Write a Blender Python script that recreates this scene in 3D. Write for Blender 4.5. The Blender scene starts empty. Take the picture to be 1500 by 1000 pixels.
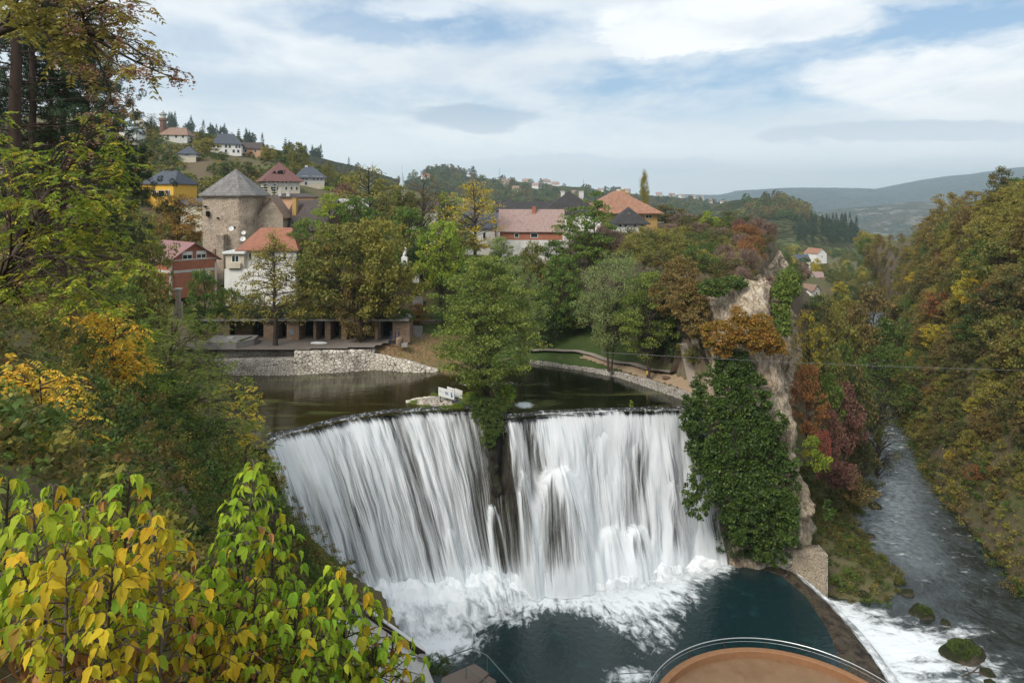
import bpy, math, random
import numpy as np
from mathutils import Vector, Matrix

scene = bpy.context.scene
COL = scene.collection
R = math.radians
HAZE = 0.00015
HZ = 290.0            # image row of the horizon in the 1500 x 1000 photograph

def at(px, py, Y):
    """world point seen at photo pixel (px, py) at depth Y metres (eye at the origin, looking along +Y)"""
    return Vector(((px - 750.0) / 1000.0 * Y, Y, -(py - HZ) / 1000.0 * Y))
def on(px, py, z):
    """world point seen at pixel (px, py) on the level z"""
    Y = -z * 1000.0 / (py - HZ)
    return Vector(((px - 750.0) / 1000.0 * Y, Y, z))

# ------------------------------------------------------------------ camera
cam_data = bpy.data.cameras.new('camera')
cam_data.lens = 24.0
cam_data.sensor_width = 36.0
cam_data.shift_y = -0.14
cam_data.clip_start = 0.1
cam_data.clip_end = 60000
cam = bpy.data.objects.new('camera', cam_data)
COL.objects.link(cam)
cam.location = (0, 0, 0)
cam.rotation_euler = (R(90), 0, 0)
scene.camera = cam
scene.view_settings.view_transform = 'Standard'
scene.view_settings.look = 'None'
scene.view_settings.exposure = 0.15
scene.view_settings.gamma = 1.0
scene.cycles.max_bounces = 6
scene.cycles.transparent_max_bounces = 24
scene.cycles.transmission_bounces = 3
scene.cycles.volume_bounces = 2
scene.cycles.use_denoising = True
scene.cycles.caustics_reflective = False
scene.cycles.caustics_refractive = False

# ------------------------------------------------------------------ node helper
class NT:
    def __init__(self, tree):
        self.t = tree; tree.nodes.clear()
    def n(self, typ, **kw):
        nd = self.t.nodes.new(typ)
        for k, v in kw.items(): setattr(nd, k, v)
        return nd
    def l(self, a, b): self.t.links.new(a, b)
    def put(self, sock, v):
        if hasattr(v, 'is_linked') or isinstance(v, bpy.types.NodeSocket): self.l(v, sock)
        else:
            if isinstance(v, (tuple, list)) and len(v) == 3 and sock.type == 'RGBA': v = (*v, 1)
            sock.default_value = v
    def m(self, op, a, b=None, c=None, clamp=False):
        nd = self.n('ShaderNodeMath', operation=op); nd.use_clamp = clamp
        self.put(nd.inputs[0], a)
        if b is not None: self.put(nd.inputs[1], b)
        if c is not None: self.put(nd.inputs[2], c)
        return nd.outputs[0]
    def vm(self, op, a, b=None):
        nd = self.n('ShaderNodeVectorMath', operation=op)
        self.put(nd.inputs[0], a)
        if b is not None: self.put(nd.inputs[1], b)
        return nd.outputs[0]
    def mix(self, f, a, b, blend='MIX'):
        nd = self.n('ShaderNodeMix', data_type='RGBA', blend_type=blend)
        self.put(nd.inputs[0], f); self.put(nd.inputs[6], a); self.put(nd.inputs[7], b)
        return nd.outputs[2]
    def ramp(self, f, lo, hi, a=0.0, b=1.0, smooth=True):
        nd = self.n('ShaderNodeMapRange'); nd.interpolation_type = 'SMOOTHSTEP' if smooth else 'LINEAR'
        self.put(nd.inputs[0], f)
        for i, v in zip((1, 2, 3, 4), (lo, hi, a, b)): self.put(nd.inputs[i], v)
        return nd.outputs[0]
    def noise(self, vec, scale=1.0, detail=4, rough=0.55, dist=0.0, col=False):
        nd = self.n('ShaderNodeTexNoise')
        if vec is not None: self.l(vec, nd.inputs['Vector'])
        nd.inputs['Scale'].default_value = scale; nd.inputs['Detail'].default_value = detail
        nd.inputs['Roughness'].default_value = rough; nd.inputs['Distortion'].default_value = dist
        return nd.outputs[1 if col else 0]
    def vor(self, vec, scale=1.0, feature='F1', out=0):
        nd = self.n('ShaderNodeTexVoronoi', feature=feature)
        if vec is not None: self.l(vec, nd.inputs['Vector'])
        nd.inputs['Scale'].default_value = scale
        return nd.outputs[out]
    def xyz(self, x, y, z):
        nd = self.n('ShaderNodeCombineXYZ')
        for i, v in enumerate((x, y, z)): self.put(nd.inputs[i], v)
        return nd.outputs[0]
    def sep(self, v):
        nd = self.n('ShaderNodeSeparateXYZ'); self.l(v, nd.inputs[0]); return nd.outputs
    def pos(self): return self.n('ShaderNodeNewGeometry').outputs['Position']
    def obj(self): return self.n('ShaderNodeTexCoord').outputs['Object']
    def attr(self, name):
        nd = self.n('ShaderNodeAttribute'); nd.attribute_name = name; return nd
    def scale(self, v, s):
        nd = self.n('ShaderNodeVectorMath', operation='MULTIPLY'); self.l(v, nd.inputs[0]); nd.inputs[1].default_value = s
        return nd.outputs[0]
    def bump(self, h, strength=0.4, dist=0.1):
        nd = self.n('ShaderNodeBump'); self.l(h, nd.inputs['Height'])
        nd.inputs['Strength'].default_value = strength; nd.inputs['Distance'].default_value = dist
        return nd.outputs[0]
    def out(self, sh):
        o = self.n('ShaderNodeOutputMaterial'); self.l(sh, o.inputs['Surface'])
    def pbsdf(self, col, rough=0.8, normal=None, spec=0.3, metal=0.0):
        b = self.n('ShaderNodeBsdfPrincipled')
        self.put(b.inputs['Base Color'], col); self.put(b.inputs['Roughness'], rough)
        b.inputs['Specular IOR Level'].default_value = spec; b.inputs['Metallic'].default_value = metal
        if normal is not None: self.l(normal, b.inputs['Normal'])
        return b.outputs[0]

def material(name):
    m = bpy.data.materials.new(name); m.use_nodes = True
    return m, NT(m.node_tree)

# ------------------------------------------------------------------ sky and sun
SUN_EL, SUN_AZ = 42.0, 215.0      # sun high behind the left shoulder, veiled by cloud (azimuth from +Y clockwise)
world = bpy.data.worlds.new('World'); scene.world = world
world.use_nodes = True
w = NT(world.node_tree)
sky = w.n('ShaderNodeTexSky', sky_type='NISHITA')
sky.sun_disc = False; sky.sun_elevation = R(SUN_EL); sky.sun_rotation = R(SUN_AZ)
sky.altitude = 400; sky.air_density = 1.0; sky.dust_density = 1.5; sky.ozone_density = 1.5
dv = w.n('ShaderNodeTexCoord').outputs['Generated']
dx, dy, dz = w.sep(dv)
azm = w.m('ARCTAN2', dx, dy)
elv = w.m('ARCSINE', dz)
# cloud deck seen in perspective: noise on a far flat layer
zz = w.m('ADD', w.m('MAXIMUM', dz, 0.0), 0.10)
deck = w.xyz(w.m('DIVIDE', dx, zz), w.m('DIVIDE', dy, zz), 0.0)
n1 = w.noise(w.scale(deck, (0.55, 0.30, 1)), 1.3, 6, 0.55, 0.3)
n2 = w.noise(w.scale(deck, (0.9, 0.6, 1)), 3.2, 6, 0.62, 0.2)
ae = w.xyz(azm, w.m('MULTIPLY', elv, 2.6), 0.0)
wn = w.noise(ae, 3.2, 6, 0.62, 0.0, col=True)
wsep = w.sep(wn)
wx = w.m('ADD', azm, w.m('MULTIPLY', w.m('SUBTRACT', wsep[0], 0.5), 0.20))
wy = w.m('ADD', elv, w.m('MULTIPLY', w.m('SUBTRACT', wsep[1], 0.5), 0.085))
wn3 = w.noise(ae, 11.0, 6, 0.66, 0.3)
def ell(px, py, rx, ry, gain=1.0, soft=1.0):
    a0 = math.atan((px - 750) / 1000.0); e0 = math.atan((HZ - py) / 1000.0 * math.cos(a0))
    ra, re = rx / 1000.0 * math.cos(a0) ** 2, ry / 1000.0 * math.cos(a0)
    ux = w.m('DIVIDE', w.m('SUBTRACT', wx, a0), ra); uy = w.m('DIVIDE', w.m('SUBTRACT', wy, e0), re)
    d = w.m('ADD', w.m('MULTIPLY', ux, ux), w.m('MULTIPLY', uy, uy))
    d = w.m('ADD', d, w.m('MULTIPLY', w.m('SUBTRACT', wn3, 0.5), 1.5))
    return w.ramp(d, 1.0 + 0.9 * soft, max(0.0, 1.0 - 0.9 * soft), 0.0, gain)
def addall(lst):
    s = lst[0]
    for q in lst[1:]: s = w.m('ADD', s, q)
    return s
blue = addall([ell(690, 45, 190, 26, 0.8), ell(1330, 42, 210, 30, 1.0), ell(980, 108, 210, 26, 0.75), ell(520, 30, 150, 28, 0.7),
               ell(860, 150, 330, 30, 0.42), ell(1180, 150, 110, 14, 0.5), ell(1440, 10, 200, 30, 0.8), ell(1000, 262, 300, 10, .35), ell(230, 60, 160, 40, .25)])
white = addall([ell(1060, 30, 230, 44, 1.0, 0.5), ell(1370, 112, 260, 52, 1.0, 0.6), ell(690, 95, 190, 34, 0.8, 0.7),
                ell(610, 18, 90, 16, 0.7), ell(960, 62, 90, 22, 0.7), ell(880, 205, 260, 16, 0.5), ell(1300, 250, 260, 22, 0.6), ell(400, 70, 240, 60, .35)])
grey = addall([ell(680, 90, 200, 34, 0.42), ell(690, 177, 95, 14, 1.1, 0.6), ell(860, 236, 210, 13, 1.2, 0.6), ell(1330, 196, 190, 18, 1.25, 0.6),
               ell(1100, 190, 200, 20, 0.35), ell(1430, 243, 130, 10, 0.6), ell(1180, 30, 140, 22, 0.18), ell(980, 50, 130, 18, 0.15), ell(1480, 130, 90, 20, .3), ell(330, 130, 200, 14, .25), ell(250,190,120,14,.2)])
veil = w.ramp(w.m('ADD', n1, w.m('MULTIPLY', w.m('SUBTRACT', n2, 0.5), 0.35)), 0.30, 0.62, 0.55, 1.0)
cover = w.m('SUBTRACT', veil, w.m('MULTIPLY', blue, w.ramp(n2, 0.25, 0.75, 0.92, 0.30)), clamp=True)
cover = w.m('MAXIMUM', cover, w.m('MULTIPLY', white, w.ramp(n2, 0.25, 0.6, 0.75, 1.0), clamp=True))
cover = w.m('MAXIMUM', cover, w.ramp(elv, 0.07, 0.0, 0.0, 0.85))
tone = w.m('ADD', w.m('MULTIPLY', n2, 0.5), w.m('MULTIPLY', white, 0.45), clamp=True)
ccol = w.mix(tone, (7.6, 8.2, 8.7), (10.8, 10.85, 10.8))
ccol = w.mix(w.m('MULTIPLY', grey, 0.95, clamp=True), ccol, (4.9, 5.8, 6.8))
skyb = w.vm('MULTIPLY', sky.outputs[0], (1.15, 1.15, 1.1))
final = w.mix(cover, w.mix(0.45, skyb, (3.1, 5.2, 8.0)), ccol)
final = w.mix(w.ramp(elv, 0.15, 0.0, 0.0, 0.85), final, (12.0, 12.3, 12.5))
final = w.mix(w.ramp(dz, -0.02, 0.0, 1.0, 0.0), final, (1.2, 1.2, 1.0))
bg = w.n('ShaderNodeBackground'); bg.inputs['Strength'].default_value = 0.10
w.l(final, bg.inputs['Color'])
wo = w.n('ShaderNodeOutputWorld'); w.l(bg.outputs[0], wo.inputs['Surface'])
sd = bpy.data.lights.new('sun', 'SUN'); sd.energy = 3.0; sd.angle = R(24); sd.color = (1.0, 0.95, 0.87)
sun = bpy.data.objects.new('sun', sd); COL.objects.link(sun)
sdir = Vector((math.sin(R(SUN_AZ)) * math.cos(R(SUN_EL)), math.cos(R(SUN_AZ)) * math.cos(R(SUN_EL)), math.sin(R(SUN_EL))))
sun.rotation_euler = sdir.to_track_quat('Z', 'Y').to_euler()

# ------------------------------------------------------------------ object helpers
def link(name, me, mats=None, parent=None, loc=None):
    o = bpy.data.objects.new(name, me); COL.objects.link(o)
    if mats is not None and me is not None and not me.materials:
        for m in (mats if isinstance(mats, (list, tuple)) else [mats]): me.materials.append(m)
    if parent is not None: o.parent = parent
    if loc is not None: o.location = loc
    return o
def npmesh(name, V, F, smooth=False, attrs=None, mi=None):
    """V (n,3), F (m,k) arrays of one polygon size, or list of such arrays"""
    me = bpy.data.meshes.new(name)
    V = np.asarray(V, dtype=np.float32)
    Fs = F if isinstance(F, list) else [F]
    Fs = [np.asarray(f, dtype=np.int32) for f in Fs if len(f)]
    nl = sum(f.size for f in Fs); npoly = sum(len(f) for f in Fs)
    me.vertices.add(len(V)); me.loops.add(nl); me.polygons.add(npoly)
    me.vertices.foreach_set('co', V.ravel())
    me.loops.foreach_set('vertex_index', np.concatenate([f.ravel() for f in Fs]))
    cnt = np.concatenate([np.full(len(f), f.shape[1], dtype=np.int32) for f in Fs])
    st = np.concatenate([[0], np.cumsum(cnt)[:-1]]).astype(np.int32)
    me.polygons.foreach_set('loop_start', st)
    me.polygons.foreach_set('loop_total', cnt)
    if smooth: me.polygons.foreach_set('use_smooth', np.ones(npoly, dtype=bool))
    if mi is not None: me.polygons.foreach_set('material_index', np.asarray(mi, dtype=np.int32))
    me.update(calc_edges=True); me.validate()
    for k, (dom, arr) in (attrs or {}).items():
        arr = np.asarray(arr, dtype=np.float32)
        if arr.ndim == 1:
            a = me.attributes.new(k, 'FLOAT', dom); a.data.foreach_set('value', arr)
        else:
            a = me.attributes.new(k, 'FLOAT_VECTOR', dom); a.data.foreach_set('vector', arr.ravel())
    return me
def gridfaces(nr, nc, flip=False):
    i = np.arange(nr - 1)[:, None] * nc + np.arange(nc - 1)[None, :]
    i = i.ravel()
    q = np.stack([i, i + 1, i + nc + 1, i + nc], 1)
    return q[:, ::-1] if flip else q
def tag(o, label=None, cat=None, group=None, kind=None):
    for k, v in (('label', label), ('category', cat), ('group', group), ('kind', kind)):
        if v: o[k] = v
    return o
def struct(name, me, m):
    return tag(link(name, me, m), kind='structure')
def empty(name, loc, label, cat, group=None, rz=0.0):
    o = bpy.data.objects.new(name, None); COL.objects.link(o); o.location = loc; o.rotation_euler = (0, 0, rz)
    o.empty_display_size = 0.3
    return tag(o, label, cat, group)

# value noise in numpy
def _hash(ix, iy, iz, seed):
    h = (ix.astype(np.int64) * 374761393 + iy.astype(np.int64) * 668265263 + iz.astype(np.int64) * 2147483647 + seed * 974634777) & 0x7fffffff
    h = ((h ^ (h >> 13)) * 1274126177) & 0x7fffffff
    return ((h ^ (h >> 16)) & 0xffff) / 65535.0
def vnoise(P, scale=1.0, seed=0):
    P = np.asarray(P, dtype=float) * scale
    i = np.floor(P); f = P - i; f = f * f * (3 - 2 * f)
    r = 0
    for dx_ in (0, 1):
        for dy_ in (0, 1):
            for dz_ in (0, 1):
                wgt = (f[..., 0] if dx_ else 1 - f[..., 0]) * (f[..., 1] if dy_ else 1 - f[..., 1]) * (f[..., 2] if dz_ else 1 - f[..., 2])
                r = r + wgt * _hash(i[..., 0] + dx_, i[..., 1] + dy_, i[..., 2] + dz_, seed)
    return r * 2 - 1
def fbm(P, scale=1.0, octv=4, seed=0, gain=0.5):
    r = 0; a = 1; s = scale
    for k in range(octv):
        r = r + a * vnoise(P, s, seed + k * 17); a *= gain; s *= 2.03
    return r
def smooth(x, a, b):
    t = np.clip((x - a) / (b - a), 0, 1); return t * t * (3 - 2 * t)
def inside(poly, X, Y):
    poly = np.asarray(poly, float); c = np.zeros(X.shape, bool); n = len(poly)
    for i in range(n):
        x1, y1 = poly[i]; x2, y2 = poly[(i + 1) % n]
        cond = ((y1 > Y) != (y2 > Y))
        with np.errstate(divide='ignore', invalid='ignore'):
            xi = (x2 - x1) * (Y - y1) / ((y2 - y1) if y2 != y1 else 1e-9) + x1
        c ^= cond & (X < xi)
    return c
def segdist(pl, X, Y, closed=False):
    pl = np.asarray(pl, float); d = np.full(X.shape, 1e9)
    n = len(pl)
    for i in range(n if closed else n - 1):
        a = pl[i]; b = pl[(i + 1) % n]; ab = b - a; L = (ab ** 2).sum() + 1e-12
        t = np.clip(((X - a[0]) * ab[0] + (Y - a[1]) * ab[1]) / L, 0, 1)
        d = np.minimum(d, np.hypot(X - a[0] - t * ab[0], Y - a[1] - t * ab[1]))
    return d
def sdist(poly, X, Y):
    d = segdist(poly, X, Y, True); return np.where(inside(poly, X, Y), d, -d)
def resample(P, n):
    P = np.asarray(P, float); d = np.concatenate([[0], np.cumsum(np.linalg.norm(np.diff(P, axis=0), axis=1))])
    t = np.linspace(0, d[-1], n)
    return np.stack([np.interp(t, d, P[:, k]) for k in range(P.shape[1])], 1)
def catmull(P, n):
    P = np.asarray(P, float); Q = np.vstack([2 * P[0] - P[1], P, 2 * P[-1] - P[-2]])
    d = np.concatenate([[0], np.cumsum(np.linalg.norm(np.diff(P, axis=0), axis=1))])
    t = np.linspace(0, d[-1], n); k = np.clip(np.searchsorted(d, t, 'right') - 1, 0, len(P) - 2)
    f = ((t - d[k]) / (d[k + 1] - d[k]))[:, None]
    a, b, c, e = Q[k], Q[k + 1], Q[k + 2], Q[k + 3]
    return 0.5 * (2 * b + (c - a) * f + (2 * a - 5 * b + 4 * c - e) * f ** 2 + (3 * b - a - 3 * c + e) * f ** 3)
# ================================================================== LAYOUT
ZL, ZP, ZR = -27.0, -47.0, -50.0     # lake, plunge pool, river levels
lip_px = [(385, 655), (400, 641), (425, 634), (450, 628), (500, 615), (560, 606), (620, 601), (660, 599), (697, 599), (720, 606), (745, 611),
          (772, 609), (800, 606), (846, 604), (900, 602), (948, 601), (1010, 600), (1030, 600)]
foot_px = [(470, 918), (487, 914), (510, 905), (540, 899), (585, 889), (642, 879), (690, 867), (716, 863), (735, 860), (752, 862), (772, 866),
           (795, 860), (830, 855), (875, 850), (920, 843), (962, 835), (1045, 824), (1060, 823)]
LIP = np.array([on(x, y, ZL) for x, y in lip_px]); FOOT = np.array([on(x, y, ZP) for x, y in foot_px])
lake_shore = [(1030, 598), (1016, 590), (985, 578), (950, 566), (905, 551), (850, 541), (780, 531), (745, 540), (700, 548), (655, 548), (640, 545),
              (548, 541), (500, 545), (430, 549), (320, 549), (330, 580), (352, 620), (372, 648)]
SHORE = [tuple(on(x, y, ZL)[:2]) for x, y in lake_shore]
LAKE = [tuple(p[:2]) for p in LIP] + SHORE
# land heights, (px column, z, depth)
CP = [(-400, -1.9, 3), (100, -2.6, 3), (750, -2.8, 3), (1100, -4, 3), (1800, -8, 3),
      (0, -2.2, 4.5), (400, -3.7, 4.5), (750, -5, 4.5), (1500, -12, 4.5),
      (-300, -2.5, 10), (0, -3.6, 10), (300, -6.2, 10), (500, -9, 10), (750, -13, 10), (1400, -22, 10),
      (-300, -3, 20), (0, -3.7, 20), (150, -5.2, 20), (300, -9.5, 20), (450, -17, 20), (700, -26, 20), (1400, -38, 20),
      (-300, -4, 40), (0, -6.5, 40), (100, -9.5, 40), (200, -12.5, 40), (300, -19, 40), (400, -29, 40), (500, -36, 40), (650, -44, 40), (1200, -46, 40),
      (-300, -5, 70), (0, -11.5, 70), (100, -16, 70), (200, -20, 70), (300, -24, 70), (360, -27, 70), (420, -36, 68), (500, -43.5, 66), (600, -44.5, 64), (680, -44.5, 64),
      (-200, -12, 110), (0, -18, 110), (150, -22, 108), (300, -23.4, 108), (450, -23.5, 108), (550, -23.9, 111), (620, -25.3, 112), (700, -26, 114),
      (780, -26, 114), (900, -25.9, 110), (960, -25.9, 102), (1000, -26.1, 94), (840, -26, 107), (300, -23.6, 100), (200, -22, 95),
      (350, -19, 121), (430, -19, 121), (250, -18, 123), (550, -20, 127), (610, -21, 126), (640, -16.5, 133),
      (700, -15.5, 137), (800, -15, 142), (900, -13, 148), (900, -22, 122), (800, -22, 124), (960, -12, 145), (1040, -9.5, 145), (1130, -10, 145),
      (340, -17.5, 137), (290, -16.5, 127), (240, -9, 158), (230, -1.6, 176), (470, -13, 150), (600, -14, 152), (720, -13, 162), (850, -12, 165), (930, -10, 165),
      (-200, 0, 170), (100, 5, 170), (-300, 30, 300), (415, 0.6, 200), (455, 3, 218), (335, 17, 262), (290, 12, 230), (265, 24, 285), (180, 18, 238),
      (160, 37, 325), (250, 32, 325), (350, 25, 330), (420, 20, 340), (500, 9, 340), (600, 1.5, 340), (700, -3.5, 340), (850, -8, 340), (1000, -14, 340),
      (1100, -26, 340), (1170, -50, 330), (1230, -51, 340), (1400, -51, 340), (1160, -45, 280), (1230, -50.5, 250), (1080, -12, 240), (950, -10, 240), (750, -9, 240), (600, -5, 240),
      (1200, -56, 500), (1200, -56, 640), (1300, -57, 600), (200, 30, 620), (500, 4, 620), (700, -6, 620), (900, -24, 620), (1060, -40, 620), (-400, 40, 620),
      (-400, 0, 1500), (400, -20, 1500), (900, -120, 1500), (1300, -150, 1500), (1900, -150, 1500),
      (-400, -100, 9000), (400, -300, 9000), (900, -560, 9000), (1300, -620, 9000), (2000, -620, 9000)]
cu = np.array([((p - 750) / 1000.0 * 1.6, math.log(Y)) for p, z, Y in CP]); cv = np.array([z / Y for p, z, Y in CP])
def _phi(r2): return 0.5 * r2 * np.log(r2 + 1e-9)
_K = _phi(((cu[:, None] - cu[None]) ** 2).sum(-1)) + np.eye(len(cu)) * 1e-4
_Pm = np.c_[np.ones(len(cu)), cu]
_A = np.block([[_K, _Pm], [_Pm.T, np.zeros((3, 3))]])
_W = np.linalg.solve(_A, np.r_[cv, 0, 0, 0])
def tps(X, Y):
    Yc = np.maximum(Y, 2.0); u = np.clip(X / Yc, -1.6, 1.6) * 1.6; v = np.log(Yc)
    sh = u.shape; u = u.ravel(); v = v.ravel(); r = np.zeros(len(u))
    for k in range(0, len(u), 20000):
        q = np.stack([u[k:k + 20000], v[k:k + 20000]], 1)
        r[k:k + 20000] = _phi(((q[:, None] - cu[None]) ** 2).sum(-1)) @ _W[:-3] + _W[-3] + q @ _W[-2:]
    return r.reshape(sh) * Yc
UP = [(2, -12), (3, 2), (0, 20), (-5, 45), (-5, 60), (-8, 66), (-13, 74), (-19, 76)] + \
     [tuple(np.array(p[:2]) + (0.0, 0.9)) for p in LIP] + \
     [(27.5, 89.6), (31, 88.8), (34, 89.6), (34.8, 93), (36.5, 99), (40.5, 111), (48, 128), (57, 148), (76, 191), (96, 225), (150, 252), (260, 300), (2000, 400), (20000, 9500), (-20000, 9500), (-2000, 400), (-60, -12)]
PROM = [(27.3, 92), (29.5, 89.2), (32.5, 88.4), (34, 90), (35.5, 96), (40, 109), (47.5, 126), (57, 147), (44, 160), (20, 150), (8, 136), (14, 124), (20, 114), (23, 105), (24, 97)]
BANKL = [(38.6, 85.6), (42, 84.2), (46, 83.2), (50.3, 85.5), (52.7, 91), (52, 98), (54.5, 106), (59, 111), (66, 125), (75, 143), (87, 161), (102, 190), (118, 225)]
LOWL = BANKL + [(96, 240), (60, 160), (34, 110), (30, 92)]
def low(X, Y):
    z = np.full(X.shape, -53.0)
    s = sdist(LOWL, X, Y)
    d = segdist(BANKL, X, Y)
    land = -50.6 + np.minimum(d * 0.42, 9.0) + 0.5 * fbm(np.stack([X, Y, X * 0], -1), 0.4, 3, 5)
    return np.where(s > 0, z + (land - z) * smooth(s, 0, 0.8), z)
def ground(X, Y):
    X = np.asarray(X, float); Y = np.asarray(Y, float)
    P3 = np.stack([X, Y, X * 0], -1)
    t = tps(X, Y)
    t = t + np.clip(Y / 100.0, 0.05, 3.0) * 0.5 * fbm(P3 / np.maximum(Y, 5)[..., None] * 100, 0.12, 4, 9)
    ps = sdist(PROM, X, Y)
    pt = -11.2 + np.clip((Y - 92) * 0.03, -1.0, 1.2) + 0.9 * fbm(P3, 0.13, 3, 3)
    t = np.where(ps > 0, t + (np.maximum(pt, t) - t) * smooth(ps, 0, 1.6), t)
    ls = sdist(LAKE, X, Y)
    dl = segdist([p[:2] for p in LIP], X, Y)
    t = np.where((ls > -6) & (Y > 78) & (X > -40), np.maximum(t, -26.55), t)
    t = np.where((ls > -2.9) & (X < -33.2) & (Y > 100), np.minimum(t, -25.2), t)
    t = np.where((ls > -0.9) & (X < -11.0) & (X > -33.2) & (Y > 100), np.minimum(t, -25.2), t)
    t = np.where((X < -17.5) & (X > -60) & (Y > 104.5) & (Y < 117.2), np.minimum(t, -23.45), t)
    sh = np.where((Y > 100) & (X < -11), -0.95, -0.5)
    t = np.where(ls > sh, t + (-28.3 - t) * smooth(ls - sh, 0, 0.7), t)
    us = sdist(UP, X, Y)
    lo = low(X, Y)
    return np.where(us > 0, lo + (t - lo) * smooth(us, 0.0, 1.3), lo)

# ------------------------------------------------------------------ ground material
def ground_mat():
    m, n = material('ground_soil')
    p = n.pos()
    big = n.noise(p, 0.06, 4, 0.6); mid = n.noise(p, 0.5, 5, 0.6); fine = n.noise(p, 4.0, 4, 0.7)
    grass = n.mix(mid, (0.065, 0.085, 0.026), (0.15, 0.145, 0.055))
    soil = n.mix(fine, (0.075, 0.056, 0.034), (0.18, 0.135, 0.085))
    c = n.mix(n.ramp(n.m('ADD', n.m('MULTIPLY', big, 0.6), n.m('MULTIPLY', mid, 0.4)), 0.42, 0.58), grass, soil)
    slope = n.sep(n.n('ShaderNodeNewGeometry').outputs['True Normal'])[2]
    rock = n.mix(n.noise(n.scale(p, (1, 1, 0.5)), 1.2, 6, 0.7), (0.06, 0.055, 0.04), (0.26, 0.21, 0.15))
    c = n.mix(n.ramp(slope, 0.62, 0.40), c, n.mix(0.55, soil, rock))
    leaf = n.vor(p, 5.0, 'F1', 1)
    ls = n.sep(leaf)
    a = n.attr('litter').outputs['Fac']
    lc = n.mix(ls[0], (0.20, 0.10, 0.055), (0.34, 0.21, 0.11))
    lm = n.m('MULTIPLY', n.ramp(ls[1], 0.35, 0.45), a)
    c = n.mix(lm, c, lc)
    gr = n.attr('lawn').outputs['Fac']
    c = n.mix(n.m('MULTIPLY', gr, n.ramp(n.noise(p, 0.7, 4), 0.30, 0.45)), c, n.mix(fine, (0.04, 0.068, 0.018), (0.075, 0.105, 0.03)))
    n.out(n.pbsdf(c, 0.95, n.bump(n.m('ADD', mid, n.m('MULTIPLY', fine, 0.3)), 0.6, 0.25), 0.15))
    return m
M_GROUND = ground_mat()
us_ = np.linspace(-1.25, 1.25, 400)
ys_ = np.concatenate([np.geomspace(2.0, 58, 110), np.geomspace(58.4, 150, 250), np.geomspace(151, 9300, 170)])
UU, YY = np.meshgrid(us_, ys_); XX = UU * YY
ZZ = ground(XX, YY)
litter = np.where(ZZ < -22, 1, 0) * smooth(XX, -27, -21) * (1 - smooth(XX, -9, -5)) * (YY > 100) * (YY < 118) * 1.0
lawn = smooth(XX, -19, -14) * (1 - smooth(XX, 18, 24)) * (YY > 105) * (YY < 124) * (1 - litter * 0.8)
lawn = np.maximum(lawn, 0.25 * (sdist(LOWL, XX, YY) > 0) * (YY < 115))
me = npmesh('ground', np.stack([XX, YY, ZZ], -1).reshape(-1, 3), gridfaces(*UU.shape), True,
            {'litter': ('POINT', litter.ravel()), 'lawn': ('POINT', lawn.ravel())})
struct('ground', me, M_GROUND)

# ------------------------------------------------------------------ right canyon slope
BANKR = np.array([(44, 50), (56, 66), (64, 85), (70.6, 108.7), (76, 125), (83.6, 143), (92, 165), (108, 195), (124, 225), (140, 252), (170, 300), (230, 380)], float)
bank = resample(catmull(np.c_[BANKR, np.full(len(BANKR), -50.8)], 120), 150)
RIDGE = np.array([(150, 60, 44), (150, 95, 33), (128, 140, 18), (124, 152, 6.5), (124, 165, 0), (132, 195, -5.5), (140, 226, -11), (146, 255, -15), (152, 285, -19), (160, 312, -22.5), (190, 360, -26), (250, 430, -45)], float)
ridge = resample(catmull(RIDGE, 120), 150)
nn = 60
tt = np.linspace(0, 1, nn)
prof = np.where(tt < 0.8, (tt / 0.8), 1.0)
rows = []
for k, t in enumerate(np.linspace(0, 1, nn)):
    if t < 0.8:
        q = t / 0.8
        P = bank + (ridge - bank) * q
        P = P + np.array([0, 0, 1.0]) * (6 * math.sin(math.pi * q) * 0.6)
        P[:, 2] += 0 if q > 0.02 else 0
        h = q ** 0.9
        P[:, :2] = bank[:, :2] + (ridge[:, :2] - bank[:, :2]) * (q ** 1.08)
    else:
        q = (t - 0.8) / 0.2
        P = ridge + np.array([110, 30, -70]) * q
    rows.append(P)
S = np.array(rows)
S[..., 2] += np.clip(tt[:, None] * 6, 0, 1) * (2.2 * fbm(S, 0.05, 4, 21))
S[..., 0] += np.clip(tt[:, None] * 8, 0.1, 1) * (1.5 * fbm(S, 0.09, 4, 22))
RSLOPE = S
struct('canyon_slope', npmesh('canyon_slope', S.reshape(-1, 3), gridfaces(nn, 150, True), True), M_GROUND)

# ------------------------------------------------------------------ far hills
def hill_mat(name, ca, cb, cc, scale, field=0.5, rock=0.0):
    m, n = material(name)
    p = n.pos()
    pn = n.scale(p, (1, 1, 1.8))
    a = n.noise(pn, scale, 6, 0.65, 0.3); b = n.noise(pn, scale * 5, 5, 0.7); d = n.vor(pn, scale * 9, 'F1')
    c = n.mix(n.ramp(a, 0.35, 0.65), ca, cb)
    c = n.mix(n.m('MULTIPLY', n.ramp(n.m('ADD', n.m('MULTIPLY', a, .5), n.m('MULTIPLY', b, .5)), field, field + 0.05), 0.85), c, cc)
    c = n.mix(n.ramp(d, 0.3, 0.55, 0.0, 0.5), c, (0.03, 0.035, 0.018))
    if rock:
        z = n.sep(p)[2]
        band = n.m('MULTIPLY', n.ramp(n.noise(n.scale(p, (1, 1, 4)), scale * 2.5, 5, 0.7), 0.52, 0.6), rock)
        c = n.mix(band, c, (0.42, 0.36, 0.30))
    n.out(n.pbsdf(c, 1.0, n.bump(n.m('ADD', b, d), 1.0, 1.0 / scale * 0.1), 0.0))
    return m
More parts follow.
